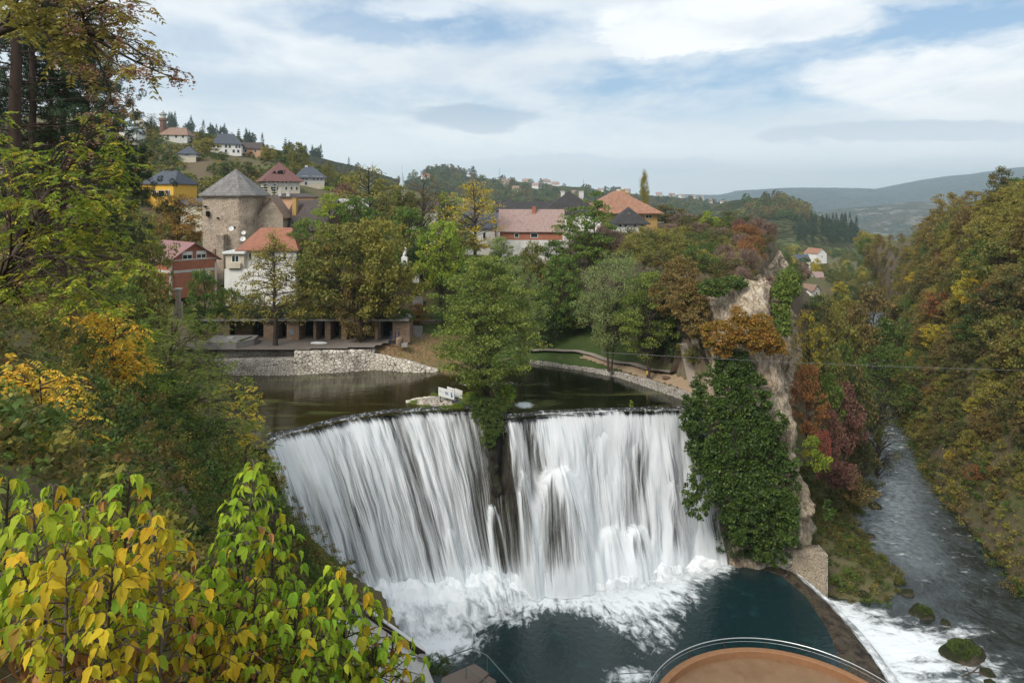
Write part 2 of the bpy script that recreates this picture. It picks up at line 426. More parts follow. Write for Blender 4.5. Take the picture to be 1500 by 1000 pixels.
def ridge_mesh(name, top, dY, base_drop, back, m, seed, rough, nr=40, nc=240, bulge=0.35, terr=0):
    """top = [(px, py, Y)] silhouette; the face falls towards the viewer over dY metres"""
    T = resample(np.array([at(*p) for p in top]), nc)
    sc = 1.0 / (T[:, 1].mean() / 25)
    rows = []
    for t in np.linspace(0, 1, nr):
        if t < 0.8:
            q = 1 - t / 0.8                       # 1 at foot, 0 at the crest
            P = T.copy(); k = q
            P[:, 1] -= dY * k; P[:, 0] -= dY * k * (T[:, 0] / T[:, 1]) * 0.6
            P[:, 2] -= base_drop * (k ** (1 + bulge))
        else:
            q = (t - 0.8) / 0.2; P = T.copy(); P[:, 1] += back * q; P[:, 2] -= base_drop * q * q * 1.2
        rows.append(P)
    S = np.array(rows); w_ = np.minimum(1, 0.25 + np.abs(np.linspace(0, 1, nr) - 0.8)[:, None] * 4)
    S[..., 2] += rough * w_ * fbm(S, sc, 5, seed)
    return struct(name, npmesh(name, S.reshape(-1, 3), gridfaces(nr, nc), True), m)
H_WOOD = hill_mat('wooded_hill', (0.04, 0.05, 0.02), (0.085, 0.065, 0.03), (0.11, 0.12, 0.045), 0.02, 0.62)
H_FIELD = hill_mat('field_hill', (0.05, 0.058, 0.024), (0.10, 0.085, 0.04), (0.13, 0.155, 0.055), 0.012, 0.50)
H_FAR = hill_mat('far_hill', (0.030, 0.036, 0.028), (0.060, 0.058, 0.042), (0.15, 0.13, 0.09), 0.0022, 0.58)
H_ROCK = hill_mat('rocky_far_hill', (0.05, 0.055, 0.03), (0.11, 0.085, 0.045), (0.17, 0.14, 0.08), 0.005, 0.55, 0.4)
ridge_mesh('wooded_ridge', [(150, 185, 880), (250, 190, 880), (330, 200, 880), (400, 219, 900), (470, 231, 950), (510, 242, 1000), (560, 257, 1050), (610, 270, 1100), (680, 285, 1150)], 420, 75, 400, H_WOOD, 31, 8)
ridge_mesh('field_ridge', [(560, 272, 1450), (600, 263, 1450), (625, 256, 1450), (660, 256, 1450), (700, 260, 1480), (760, 266, 1500), (850, 274, 1550), (900, 280, 1600), (960, 287, 1650), (1010, 291, 1650), (1060, 297, 1650), (1110, 312, 1600), (1160, 332, 1500), (1220, 360, 1400)], 750, 105, 500, H_FIELD, 33, 7)
ridge_mesh('meadow_hill', [(980, 345, 900), (1020, 325, 930), (1055, 305, 960), (1085, 292, 980), (1120, 289, 980), (1150, 297, 980), (1175, 308, 970), (1200, 316, 950), (1235, 328, 930), (1265, 345, 900), (1290, 372, 850)], 330, 62, 300, H_FIELD, 35, 3, nc=160)
ridge_mesh('far_ridge', [(900, 296, 6500), (960, 288, 6500), (1000, 285, 6500), (1060, 285, 6400), (1090, 279, 6300), (1150, 275, 6200), (1220, 275, 6200), (1300, 278, 6000), (1350, 268, 5900), (1400, 259, 5800), (1470, 249, 5700), (1600, 235, 5600), (1800, 230, 5600)], 2300, 420, 2500, H_FAR, 37, 30)
ridge_mesh('near_far_ridge', [(1150, 335, 3300), (1190, 318, 3300), (1215, 309, 3300), (1250, 305, 3300), (1300, 301, 3200), (1350, 296, 3200), (1400, 294, 3200), (1440, 296, 3100), (1600, 285, 3000)], 1100, 260, 900, H_ROCK, 39, 14)
# ================================================================== WATER
def flat_poly(name, poly, z, m, cell=1.0, attrs=None, clip=True, wave=0.0):
    """a level sheet of small cells covering a polygon; attrs(X, Y) -> dict of point values"""
    P = np.asarray(poly); x0, y0 = P.min(0) - cell; x1, y1 = P.max(0) + cell
    xs = np.arange(x0, x1 + cell, cell); ys = np.arange(y0, y1 + cell, cell)
    X, Y = np.meshgrid(xs, ys); F = gridfaces(*X.shape)
    if clip:
        s = sdist(P, X, Y).ravel(); F = F[(s[F] > -cell * 0.8).any(1)]
    u = np.unique(F); mp = -np.ones(X.size, int); mp[u] = np.arange(len(u))
    Xr, Yr = X.ravel()[u], Y.ravel()[u]
    at_ = {k: ('POINT', v) for k, v in (attrs(Xr, Yr) if attrs else {}).items()}
    zz_ = z(Xr, Yr) if callable(z) else np.full(len(u), z)
    return struct(name, npmesh(name, np.stack([Xr, Yr, zz_], 1), mp[F], True, at_), m)

def water_mat(name, deep, shallow, rough, bump, bscale, foam=True, aniso=(1, 1, 1), foam_col=(0.80, 0.84, 0.86), sh=0.55, ior_spec=0.5):
    m, n = material(name)
    p = n.pos()
    q = n.scale(p, aniso)
    a = n.noise(q, bscale * 0.25, 4, 0.6, 0.4); b = n.noise(q, bscale, 5, 0.6, 0.2)
    c = n.mix(n.ramp(a, sh - 0.08, sh + 0.1), deep, shallow)
    r = rough
    c = n.mix(n.m('MULTIPLY', n.attr('pale').outputs['Fac'], n.ramp(b, 0.3, 0.7, 0.2, 0.7)), c, (0.34, 0.39, 0.43))  # 'pale' mixes a sky reflection into the water colour
    if foam:
        f = n.attr('foam').outputs['Fac']
        dirv = n.attr('flow').outputs['Vector']
        wn_ = n.noise(p, 0.5, 3, 0.6, 0, col=True)
        fn = n.noise(dirv, 1.0, 6, 0.68, 0.6)
        k = n.ramp(n.m('ADD', f, n.m('MULTIPLY', n.m('SUBTRACT', fn, 0.5), 1.7)), 0.36, 0.92)
        c = n.mix(k, c, foam_col)
        r = n.m('ADD', n.m('MULTIPLY', k, 0.6), rough)
        b = n.m('ADD', b, n.m('MULTIPLY', fn, n.m('MULTIPLY', k, 1.2)))
    n.out(n.pbsdf(c, r, n.bump(b, bump, 0.25), ior_spec))
    return m
M_LAKE = None
def lake_mat():
    m, n = material('lake_water')
    p = n.pos()
    q = n.scale(p, (0.35, 1.6, 1))
    a = n.noise(q, 0.22, 5, 0.6, 0.6); a2 = n.noise(q, 0.6, 4, 0.6, 0.4)
    X, Y, Z = n.sep(p)
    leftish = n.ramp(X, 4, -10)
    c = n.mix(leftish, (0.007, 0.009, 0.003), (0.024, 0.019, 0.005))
    weed = n.ramp(a, 0.53, 0.63)
    c = n.mix(n.m('MULTIPLY', weed, 0.75), c, (0.075, 0.08, 0.028))
    shal = n.attr('shallow').outputs['Fac']
    c = n.mix(n.m('MULTIPLY', n.ramp(n.m('ADD', shal, n.m('MULTIPLY', n.m('SUBTRACT', a2, .5), .8)), 0.6, 1.0), 0.6), c, (0.11, 0.085, 0.045))
    f = n.attr('foam').outputs['Fac']
    fn = n.noise(n.scale(p, (1.2, 3.0, 1)), 1.3, 5, 0.7, 0.4)
    k = n.ramp(n.m('ADD', f, n.m('MULTIPLY', n.m('SUBTRACT', fn, 0.5), 1.6)), 0.5, 0.8)
    c = n.mix(k, c, (0.6, 0.65, 0.66))
    h = n.noise(n.scale(p, (0.5, 1.5, 1)), 1.6, 4, 0.55, 0.3)
    n.out(n.pbsdf(c, n.m('ADD', 0.05, n.m('MULTIPLY', k, 0.5)), n.bump(h, 0.16, 0.15), 0.5))
    return m
def lake_attr(X, Y):
    ls = sdist(SHORE, X, Y); d = segdist(SHORE, X, Y); dl = segdist([p[:2] for p in LIP], X, Y)
    rip = on(705, 562, ZL)
    foam = 0.62 * np.exp(-((X - rip.x - 1) ** 2 / 60 + (Y - rip.y) ** 2 / 5))
    g = on(768, 593, ZL)
    foam = np.maximum(foam, 1.0 * np.exp(-((X - g.x) ** 2 / 2.2 + (Y - g.y) ** 2 / 3.5)))
    g = on(385, 635, ZL)
    foam = np.maximum(foam, 0.5 * np.exp(-((X - g.x) ** 2 / 12 + (Y - g.y) ** 2 / 3)))
    return {'foam': foam, 'shallow': np.maximum(np.exp(-d / 1.8), 0.5 * np.exp(-dl / 1.2))}
flat_poly('lake', LAKE, ZL, lake_mat(), 0.5, lake_attr)

# plunge pool
crest_in = [on(1118, 832, ZP), on(1150, 845, ZP), (34.9, 80.5, ZP), (34.6, 74, ZP), (33.0, 67, ZP), (30, 60, ZP), (24, 48, ZP)]
POOL = [(-34, 70)] + [(p[0], p[1] + 1.5) for p in FOOT] + [(31, 88.5)] + [(p[0] + 0.4, p[1]) for p in crest_in] + [(-2, 44), (-30, 50)]
footxy = [tuple(p[:2]) for p in FOOT]
def pool_attr(X, Y):
    d = segdist(footxy, X, Y)
    # foam tongues reaching out of the falls, as in the photograph
    reach = np.interp(X, [-30, -20, -14, -9, -4, 0, 3, 8, 13, 17, 20, 24, 27, 30], [12, 14, 16.5, 15.0, 10.5, 7.5, 6.8, 9.5, 16, 15.5, 9.5, 5.6, 3.5, 1.5])
    P3 = np.stack([X, Y, X * 0], -1)
    reach = reach * (1 + 0.28 * fbm(P3, 0.25, 3, 51))
    f = 1.25 - d / np.maximum(reach, 0.3)
    f = np.clip(f, 0, 1.15) * 1.0
    sp = on(925, 990, ZP)
    f = np.maximum(f, 1.0 * np.exp(-((X - sp.x) ** 2 / 9 + (Y - sp.y) ** 2 / 3.0)) * 0.9)
    sp = on(640, 940, ZP)
    f = np.maximum(f, 1.2 * np.exp(-((X - sp.x) ** 2 / 30 + (Y - sp.y) ** 2 / 12)))
    # streaks run away from the foot of the falls: coordinates (along foot, away from foot)
    cx, cy = 4.0, 104.0
    ang = np.arctan2(X - cx, cy - Y) * 60
    rad = np.hypot(X - cx, Y - cy)
    return {'foam': f * 0.9, 'flow': np.stack([ang * 0.55, rad * 0.62, X * 0], 1)}
M_POOL = water_mat('pool_water', (0.008, 0.024, 0.027), (0.010, 0.038, 0.040), 0.14, 0.28, 1.4, sh=0.60)
flat_poly('plunge_pool', POOL, ZP, M_POOL, 0.45, pool_attr)

# river
RIV = [(20, 40), (28, 55), (33, 66), (36, 74), (36.5, 80), (37, 84)] + [(p[0] - 0.8, p[1]) for p in BANKL] + [(150, 300), (200, 300)] + [tuple(p) for p in BANKR[::-1] + np.array([1.2, 0])] + [(44, 30)]
cas_line = [(36.2, 84), (37.0, 79), (37.6, 73), (36.8, 66), (35, 60)]
def river_attr(X, Y):
    d = segdist(cas_line, X, Y)
    P3 = np.stack([X, Y, X * 0], -1)
    f = 1.2 - d / np.interp(Y, [55, 65, 72, 78, 83, 88], [38, 36, 33, 25, 9, 1.5])
    f = np.minimum(f, 0.98) + 0.40 * fbm(P3 * np.array([0.7, 1.4, 1]), 0.16, 4, 77) 
    rb = segdist(BANKR[:, :2], X, Y)
    f = f * smooth(rb, 1.0, 9.0)
    up = 0.44 + 0.06 * np.exp(-((segdist(BANKL, X, Y) - 3) ** 2) / 14) * (Y > 93)  # rapids foam; the extra white by the left bank stands for reflected sky
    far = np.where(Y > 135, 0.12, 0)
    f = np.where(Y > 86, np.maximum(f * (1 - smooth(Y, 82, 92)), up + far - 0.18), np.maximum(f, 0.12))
    pale = np.exp(-((segdist(BANKL, X, Y) - 2.5) / 4.5) ** 2) * smooth(Y, 88, 96) * (0.8 + 0.3 * fbm(P3, 0.15, 3, 79))  # sky reflection along the left bank, painted into the river colour
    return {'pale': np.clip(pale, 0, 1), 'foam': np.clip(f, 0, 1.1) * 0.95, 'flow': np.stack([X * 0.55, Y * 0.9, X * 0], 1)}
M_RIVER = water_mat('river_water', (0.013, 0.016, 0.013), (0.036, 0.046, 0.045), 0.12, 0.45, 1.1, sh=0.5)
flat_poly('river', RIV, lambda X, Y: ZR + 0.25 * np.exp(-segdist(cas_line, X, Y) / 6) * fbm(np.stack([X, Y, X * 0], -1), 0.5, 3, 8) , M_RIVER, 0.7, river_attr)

# ------------------------------------------------------------------ rock
def rock_mat(name, dark, mid_, light, scale=0.35, stretch=0.35, moss=0.0):
    m, n = material(name)
    p = n.pos(); q = n.scale(p, (1, 1, stretch))
    a = n.noise(q, scale, 7, 0.68, 0.4); b = n.noise(q, scale * 6, 6, 0.7); cr = n.vor(n.vm('ADD', q, n.scale(n.noise(q, scale * 4, 4, .6, 0, col=True), (1.6, 1.6, 1.6))), scale * 3.5, 'DISTANCE_TO_EDGE')
    c = n.mix(n.ramp(a, 0.32, 0.55), dark, mid_)
    c = n.mix(n.ramp(n.m('ADD', n.m('MULTIPLY', a, 0.5), n.m('MULTIPLY', b, 0.5)), 0.47, 0.60), c, light)
    c = n.mix(n.m('MULTIPLY', n.ramp(cr, 0.05, 0.0, 0.0, 0.5), n.ramp(b, .45, .6)), c, (0.06, 0.05, 0.04))
    if moss:
        up = n.sep(n.n('ShaderNodeNewGeometry').outputs['Normal'])[2]
        k = n.m('MULTIPLY', n.ramp(n.m('ADD', n.noise(p, 0.6, 5, 0.7), n.m('MULTIPLY', up, 0.2)), 0.50, 0.62), moss)
        c = n.mix(k, c, (0.035, 0.045, 0.012))
    h = n.m('ADD', n.m('MULTIPLY', a, 1.5), n.m('ADD', n.m('MULTIPLY', b, 0.5), n.m('MULTIPLY', n.ramp(cr, 0.0, 0.06), 0.3)))
    n.out(n.pbsdf(c, 0.9, n.bump(h, 0.9, 0.6), 0.25))
    return m
M_WETROCK = rock_mat('wet_rock', (0.012, 0.010, 0.008), (0.035, 0.028, 0.022), (0.065, 0.055, 0.045), 0.5, 0.15, 0.5)
M_TUFA = rock_mat('tufa_rock', (0.13, 0.10, 0.075), (0.48, 0.37, 0.26), (0.62, 0.53, 0.42), 0.30, 0.45, 0.15)

ns, ntt = 520, 90
lip = resample(catmull(LIP, 400), ns); foot_ = catmull(FOOT, 400)
# pair lip and foot by index of their control points rather than by length
cidx = np.linspace(0, len(LIP) - 1, ns)
def bykey(P, n=40):
    out = []
    Q = np.vstack([2 * P[0] - P[1], P, 2 * P[-1] - P[-2]])
    k = np.clip(np.floor(cidx).astype(int), 0, len(P) - 2); f = (cidx - k)[:, None]
    a, b, c, e = Q[k], Q[k + 1], Q[k + 2], Q[k + 3]
    return 0.5 * (2 * b + (c - a) * f + (2 * a - 5 * b + 4 * c - e) * f ** 2 + (3 * b - a - 3 * c + e) * f ** 3)
lipc, footc = bykey(LIP), bykey(FOOT)
arcs = np.concatenate([[0], np.cumsum(np.linalg.norm(np.diff(lipc, axis=0), axis=1))])   # metres along the lip
outd = footc - lipc; outd[:, 2] = 0
nrm = np.stack([outd[:, 1] * 0 + 0.25, np.full(ns, -0.97), outd[:, 0] * 0], 1)

def px_of(P): return 750 + 1000 * P[..., 0] / P[..., 1], HZ - 1000 * P[..., 2] / P[..., 1]
def curtain(T, off=0.0, shoot=1.0, lipup=0.12):
    """water sheet points for fall fraction T (nt,) -> (nt, ns, 3)"""
    t = T[:, None]
    g = 0.30 * np.sqrt(np.clip(t, 0, 1)) * shoot + (1 - 0.30 * shoot) * t
    P = lipc[None] * (1 - g[..., None]) + footc[None] * g[..., None]
    z = ZL + lipup - 0.0 + (ZP - ZL) * np.clip(t, 0, 1)
    P = P.copy(); P[..., 2] = z + 0 * P[..., 2]
    P += nrm[None] * off
    return P
# where ledges throw the water out: (px, py of the apex, half width at foot m, outward m, ring brightness)
BUMPS = [(815, 682, 4.6, 2.2, 1.0), (722, 738, 2.2, 1.6, 0.9), (930, 768, 2.6, 1.8, 1.0), (765, 690, 1.6, 1.0, 0.4), (893, 772, 3.0, 1.6, 0.9), (978, 700, 1.6, 0.6, 0.3), (655, 770, 1.6, 0.7, 0.35)]
def fields(P, T):
    px, py = px_of(P)
    t = T[:, None] + 0 * px; s = arcs[None] + 0 * px
    D = 0 * px; dens = 0 * px; su = s.copy(); dark = 0 * px
    for bx, by, wd, amp, ring in BUMPS:
        k = np.argmin(np.hypot(px - bx, py - by).ravel()); it, is_ = divmod(k, px.shape[1])
        t0, s0 = T[it], arcs[is_]
        dt = np.clip(t - t0, 0, 1) / max(1 - t0, 0.1)
        wv = wd * (0.12 + 0.88 * np.sqrt(dt))
        e = (s - s0) / wv
        on_ = smooth(t, t0 - 0.015, t0 + 0.02)
        D += amp * on_ * np.exp(-e ** 2 * 1.2) * (0.35 + 0.65 * np.sqrt(dt))
        wt = on_ * np.exp(-e ** 4)
        su = su + wt * ((s - s0) / np.maximum(wv, 0.3) * wd * 0.9 + s0 - s) * 0.9
        dens += ring * on_ * (np.exp(-((np.abs(e) - 0.92) / 0.26) ** 2) * 1.0 * (1 - 0.6 * dt) + np.exp(-e ** 2) * np.exp(-dt * 9) * 1.3)
        dark += ring * on_ * np.exp(-(e / 0.75) ** 4) * smooth(dt, 0.05, 0.3)
    return D, dens, su, dark
T = np.linspace(0, 1.02, ntt)
Pb = curtain(T)
D, dens, su, dark = fields(Pb, T)
# rock face behind the water
Pr = curtain(T, -0.9)
Pr[..., 2] -= 0.25
rn = fbm(Pr * np.array([1, 1, 0.6]), 0.35, 5, 61)
Pr += nrm[None] * (0.7 * rn + 0.8 * D)[..., None]
pxb, _ = px_of(Pb)
struct('falls_rock', npmesh('falls_rock', Pr.reshape(-1, 3), gridfaces(ntt, ns, True), True), M_WETROCK)

def falls_mat(name, seed, lo, hi, fine):
    m, n = material(name)
    uv = n.attr('flow').outputs['Vector']
    d = n.attr('dens').outputs['Fac']
    u, t, _ = n.sep(uv)
    wob = n.noise(n.xyz(n.m('MULTIPLY', u, 0.35), n.m('MULTIPLY', t, 0.5), seed), 1.0, 2, 0.5)
    uu = n.m('ADD', u, n.m('MULTIPLY', wob, 1.0))
    tl_ = n.m('POWER', n.m('ADD', n.m('MULTIPLY', t, 0.166), 0.02), 0.6)
    a = n.noise(n.xyz(n.m('MULTIPLY', uu, 0.42), n.m('MULTIPLY', tl_, 1.1), seed + 1), 1.0, 3, 0.6)
    b = n.noise(n.xyz(n.m('MULTIPLY', uu, 1.35), n.m('MULTIPLY', tl_, 1.6), seed + 2), 1.0, 3, 0.6)
    c = n.noise(n.xyz(n.m('MULTIPLY', uu, 5.0 * fine), n.m('MULTIPLY', tl_, 2.6), seed + 3), 1.0, 4, 0.62)
    v = n.m('ADD', n.m('ADD', n.m('MULTIPLY', a, 0.40), n.m('MULTIPLY', b, 0.38)), n.m('MULTIPLY', c, 0.22))
    v = n.m('ADD', v, d)
    al = n.ramp(v, lo, hi)
    edge = n.attr('edge').outputs['Fac']
    al = n.m('MULTIPLY', al, edge)
    col = n.mix(n.ramp(c, 0.3, 0.7), (0.84, 0.89, 0.92), (0.96, 0.97, 0.98))
    df = n.n('ShaderNodeBsdfDiffuse'); n.put(df.inputs['Color'], col)
    n.l(n.bump(n.m('ADD', b, n.m('MULTIPLY', c, 0.4)), 0.3, 0.4), df.inputs['Normal'])
    tl = n.n('ShaderNodeBsdfTranslucent'); n.put(tl.inputs['Color'], col)
    mx = n.n('ShaderNodeMixShader'); mx.inputs[0].default_value = 0.35
    n.l(df.outputs[0], mx.inputs[1]); n.l(tl.outputs[0], mx.inputs[2])
    tr = n.n('ShaderNodeBsdfTransparent')
    m2 = n.n('ShaderNodeMixShader'); n.l(al, m2.inputs[0]); n.l(tr.outputs[0], m2.inputs[1]); n.l(mx.outputs[0], m2.inputs[2])
    n.out(m2.outputs[0])
    return m
# how full the falls run along the lip (photo columns at the lip)
lpx, _ = px_of(lipc)
full = np.interp(lpx, [385, 420, 470, 505, 540, 580, 600, 640, 665, 690, 700, 708, 738, 746, 765, 790, 812, 840, 880, 905, 935, 950, 975, 990, 1005, 1030],
                 [0.05, 0.10, 0.03, 0.06, 0.02, -0.02, 0.03, 0.05, -0.05, -0.04, -0.06, -0.12, -0.10, 0.0, 0.0, 0.0, 0.09, 0.11, 0.13, 0.08, 0.03, 0.11, 0.04, 0.08, 0.05, -0.05])
gap = np.where((lpx > 709) & (lpx < 732), -0.5, 0.0)
def make_curtain(name, off, T0, amp_noise, seed, m, dens_add, shoot):
    P = curtain(T0, off, shoot)
    rd = fbm(np.stack([su_i * 0.5 + seed * 9, T0[:, None] * 1.6 + 0 * su_i, 0 * su_i], -1), 1.0, 4, seed) if (su_i := su) is not None else 0
    P += nrm[None] * (amp_noise * rd * smooth(T0[:, None], 0.0, 0.25) + D * 1.0)[..., None]
    # lip: the water slides over before it drops
    t_ = T0[:, None]
    bot = 0.14 * smooth(t_, 0.78, 1.0)
    mid = -0.05 * np.exp(-((t_ - 0.5) / 0.3) ** 2)
    crest = -0.12 * (1 - smooth(t_, 0.0, 0.05))
    gp = gap[None] * (1 - smooth(t_, 0.22, 0.5))
    dn = full[None] * (1.0 - 0.3 * t_) + gp + bot + mid + crest + 0.13 * dens - 0.04 * dark + dens_add
    flow = np.stack([su, T0[:, None] * 6 + 0 * su, 0 * su], -1)
    ed = smooth(np.linspace(0, 1, ns), 0, 0.01) * (1 - smooth(np.linspace(0, 1, ns), 0.985, 1.0))
    ed = ed[None] * np.ones_like(t_)
    return struct(name, npmesh(name, P.reshape(-1, 3), gridfaces(ntt, ns, True), True,
                  {'flow': ('POINT', flow.reshape(-1, 3)), 'dens': ('POINT', dn.ravel()), 'edge': ('POINT', ed.ravel())}), m)
make_curtain('waterfall_veil', 0.0, T, 0.5, 3, falls_mat('waterfall_veil', 3.0, 0.385, 0.64, 0.9), 0.025, 0.8)
make_curtain('waterfall', 0.55, T, 0.7, 5, falls_mat('waterfall_streams', 11.0, 0.45, 0.58, 1.4), 0.01, 1.1)

# crest of dark rounded water and stones along the lip
nl = 14
rows = []
for k in range(nl):
    a_ = k / (nl - 1)
    P = lipc.copy(); P = P - nrm * (1.6 * (1 - a_) - 0.25); P[:, 2] = ZL + 0.03 + 0.16 * math.sin(math.pi * a_) - 0.5 * a_ ** 4
    rows.append(P)
S = np.array(rows); bmp = fbm(S, 1.3, 4, 71)
S[..., 2] += 0.16 * np.clip(bmp, -0.6, 1) * np.sin(np.pi * np.linspace(0, 1, nl))[:, None]
mcr, n = material('lip_water')
p_ = n.pos(); cc = n.noise(n.scale(p_, (1, 0.6, 1)), 2.4, 5, 0.7)
n.out(n.pbsdf(n.mix(n.ramp(cc, 0.52, 0.68), (0.022, 0.020, 0.016), (0.42, 0.46, 0.48)), 0.25, n.bump(cc, 0.8, 0.2), 0.5))
struct('lip_water', npmesh('lip_water', S.reshape(-1, 3), gridfaces(nl, ns, True), True), mcr)

# foam steps at the foot
mf, n = material('foam')
p_ = n.pos(); fl = n.attr('flow').outputs['Vector']
a_ = n.noise(fl, 1.0, 6, 0.66, 0.5); b_ = n.noise(p_, 1.2, 5, 0.6)
e_ = n.attr('edge').outputs['Fac']
al = n.ramp(n.m('ADD', e_, n.m('MULTIPLY', n.m('SUBTRACT', a_, 0.5), 1.3)), 0.25, 0.95)
col = n.mix(n.ramp(a_, 0.30, 0.60), (0.66, 0.72, 0.75), (0.90, 0.92, 0.93))
df = n.n('ShaderNodeBsdfDiffuse'); n.put(df.inputs['Color'], col); n.l(n.bump(n.m('ADD', a_, b_), 0.35, 0.4), df.inputs['Normal'])
tr = n.n('ShaderNodeBsdfTransparent'); mx = n.n('ShaderNodeMixShader')
n.l(al, mx.inputs[0]); n.l(tr.outputs[0], mx.inputs[1]); n.l(df.outputs[0], mx.inputs[2]); n.out(mx.outputs[0])
M_FOAM = mf
nf = 46
q = np.linspace(0, 1, nf)
wid = np.interp(footc[:, 0], [-25, -15, -9, -3, 1, 5, 9, 14, 19, 23, 27], [9, 9, 9, 7.5, 4.5, 3.2, 5.0, 6.0, 5.5, 5.0, 3.2])
hgt = np.interp(footc[:, 0], [-25, -15, -9, -3, 1, 5, 9, 14, 19, 23, 27], [4.0, 4.2, 4.2, 3.2, 2.2, 1.4, 2.6, 4.2, 3.4, 2.9, 2.6])
outv = np.stack([np.interp(footc[:, 0], [-25, -5, 8, 27], [0.65, 0.45, 0.15, 0.25]), np.full(ns, -0.9), np.zeros(ns)], 1)
Fm = footc[None] - nrm[None] * 1.2 + outv[None] * (q[:, None, None] * wid[None, :, None])
step = 1 - q[:, None]
sn = fbm(np.stack([arcs[None] * 0.22 + 0 * q[:, None], q[:, None] * 2.0 + 0 * arcs[None], 0 * arcs[None] + 0 * q[:, None]], -1), 1.0, 3, 91)
stp = np.floor(step * 3.2 + 0.5 * sn) / 3.2; stp = 0.55 * step ** 1.3 + 0.45 * np.clip(stp, 0, 1)
lump = fbm(Fm, 0.45, 4, 93)
Fm[..., 2] = ZP + 0.05 + hgt[None] * stp * (0.85 + 0.22 * lump) + 0.10 * lump * (1 - q[:, None])
Fm[..., 2] = np.where(q[:, None] > 0.97, ZP - 0.05, np.maximum(Fm[..., 2], ZP - 0.02))
ed = np.clip(1.25 - q[:, None] * 0.85, 0, 1.2) * (1 - smooth(np.linspace(0, 1, ns), 0.985, 1.0))[None] * smooth(q[:, None], -0.05, 0.22)
fl = np.stack([arcs[None] * 0.8 + 0 * q[:, None], q[:, None] * wid[None] * 0.55, 0 * arcs[None] + 0 * q[:, None]], -1)
struct('foam', npmesh('foam', Fm.reshape(-1, 3), gridfaces(nf, ns, True), True, {'flow': ('POINT', fl.reshape(-1, 3)), 'edge': ('POINT', ed.ravel())}), mf)

# weir from the pool down to the river
ci = resample([tuple(p) for p in crest_in], 160)
co = resample([tuple(on(1155, 834, -46.9)), tuple(on(1185, 858, -47.2)), tuple(on(1215, 886, -47.4)), tuple(on(1245, 920, -47.5)), tuple(on(1275, 958, -47.6)), tuple(on(1302, 1000, -47.6)), (36, 60, -47.6), (30, 48, -47.6)], 160)
rows = [ci + np.array([-1.2, 0, -1.5]), ci + np.array([-0.2, 0, 0.03])] + [ci * (1 - t) + co * t + np.array([0, 0, 0.35 * math.sin(math.pi * t)]) for t in np.linspace(0.05, 1, 24)]
S = np.array(rows); S[2:, :, 2] += 0.13 * fbm(S[2:], 1.1, 4, 99)
mw, n = material('weir_rock')
p_ = n.pos(); a_ = n.noise(p_, 0.9, 6, 0.7, .3); b_ = n.noise(p_, 5, 4, 0.6)
c_ = n.mix(n.ramp(a_, 0.38, 0.55), (0.018, 0.013, 0.008), (0.075, 0.055, 0.035)); c_ = n.mix(n.ramp(a_, 0.56, 0.64), c_, (0.035, 0.04, 0.012))
n.out(n.pbsdf(c_, n.ramp(b_, 0.3, 0.7, 0.15, 0.6), n.bump(n.m('ADD', a_, n.m('MULTIPLY', b_, .4)), 0.9, 0.3), 0.5))
struct('weir', npmesh('weir', S.reshape(-1, 3), gridfaces(len(rows), 160), True), mw)
# the white cascade over its outer edge
nc_ = 26; rows = []
for k in range(nc_):
    t = k / (nc_ - 1)
    P = co.copy(); drop = np.interp(np.arange(160), [0, 30, 160], [0.6, 2.0, 2.7])
    P[:, 0] += -0.35 + 0.3 + 2.4 * math.sqrt(t) * np.interp(np.arange(160), [0, 40, 160], [0.3, 0.75, 1.1]); P[:, 1] += -0.3 * t
    P[:, 2] += 0.18 - drop * t ** 1.5 + (0.12 * (1 - t))
    rows.append(P)
S = np.array(rows); S[..., 2] += 0.10 * fbm(S, 0.9, 3, 101)
al_ = np.concatenate([[0], np.cumsum(np.linalg.norm(np.diff(co, axis=0), axis=1))])
tq = np.linspace(0, 1, nc_)[:, None]
flw = np.stack([al_[None] * 0.9 + 0 * tq, tq * 3 + 0 * al_[None], 0 * al_[None] + 0 * tq], -1)
struct('cascade', npmesh('cascade', S.reshape(-1, 3), gridfaces(nc_, 160), True,
       {'flow': ('POINT', flw.reshape(-1, 3)), 'edge': ('POINT', (0.55 + 0.5 * tq + 0 * al_[None]).ravel())}), mf)

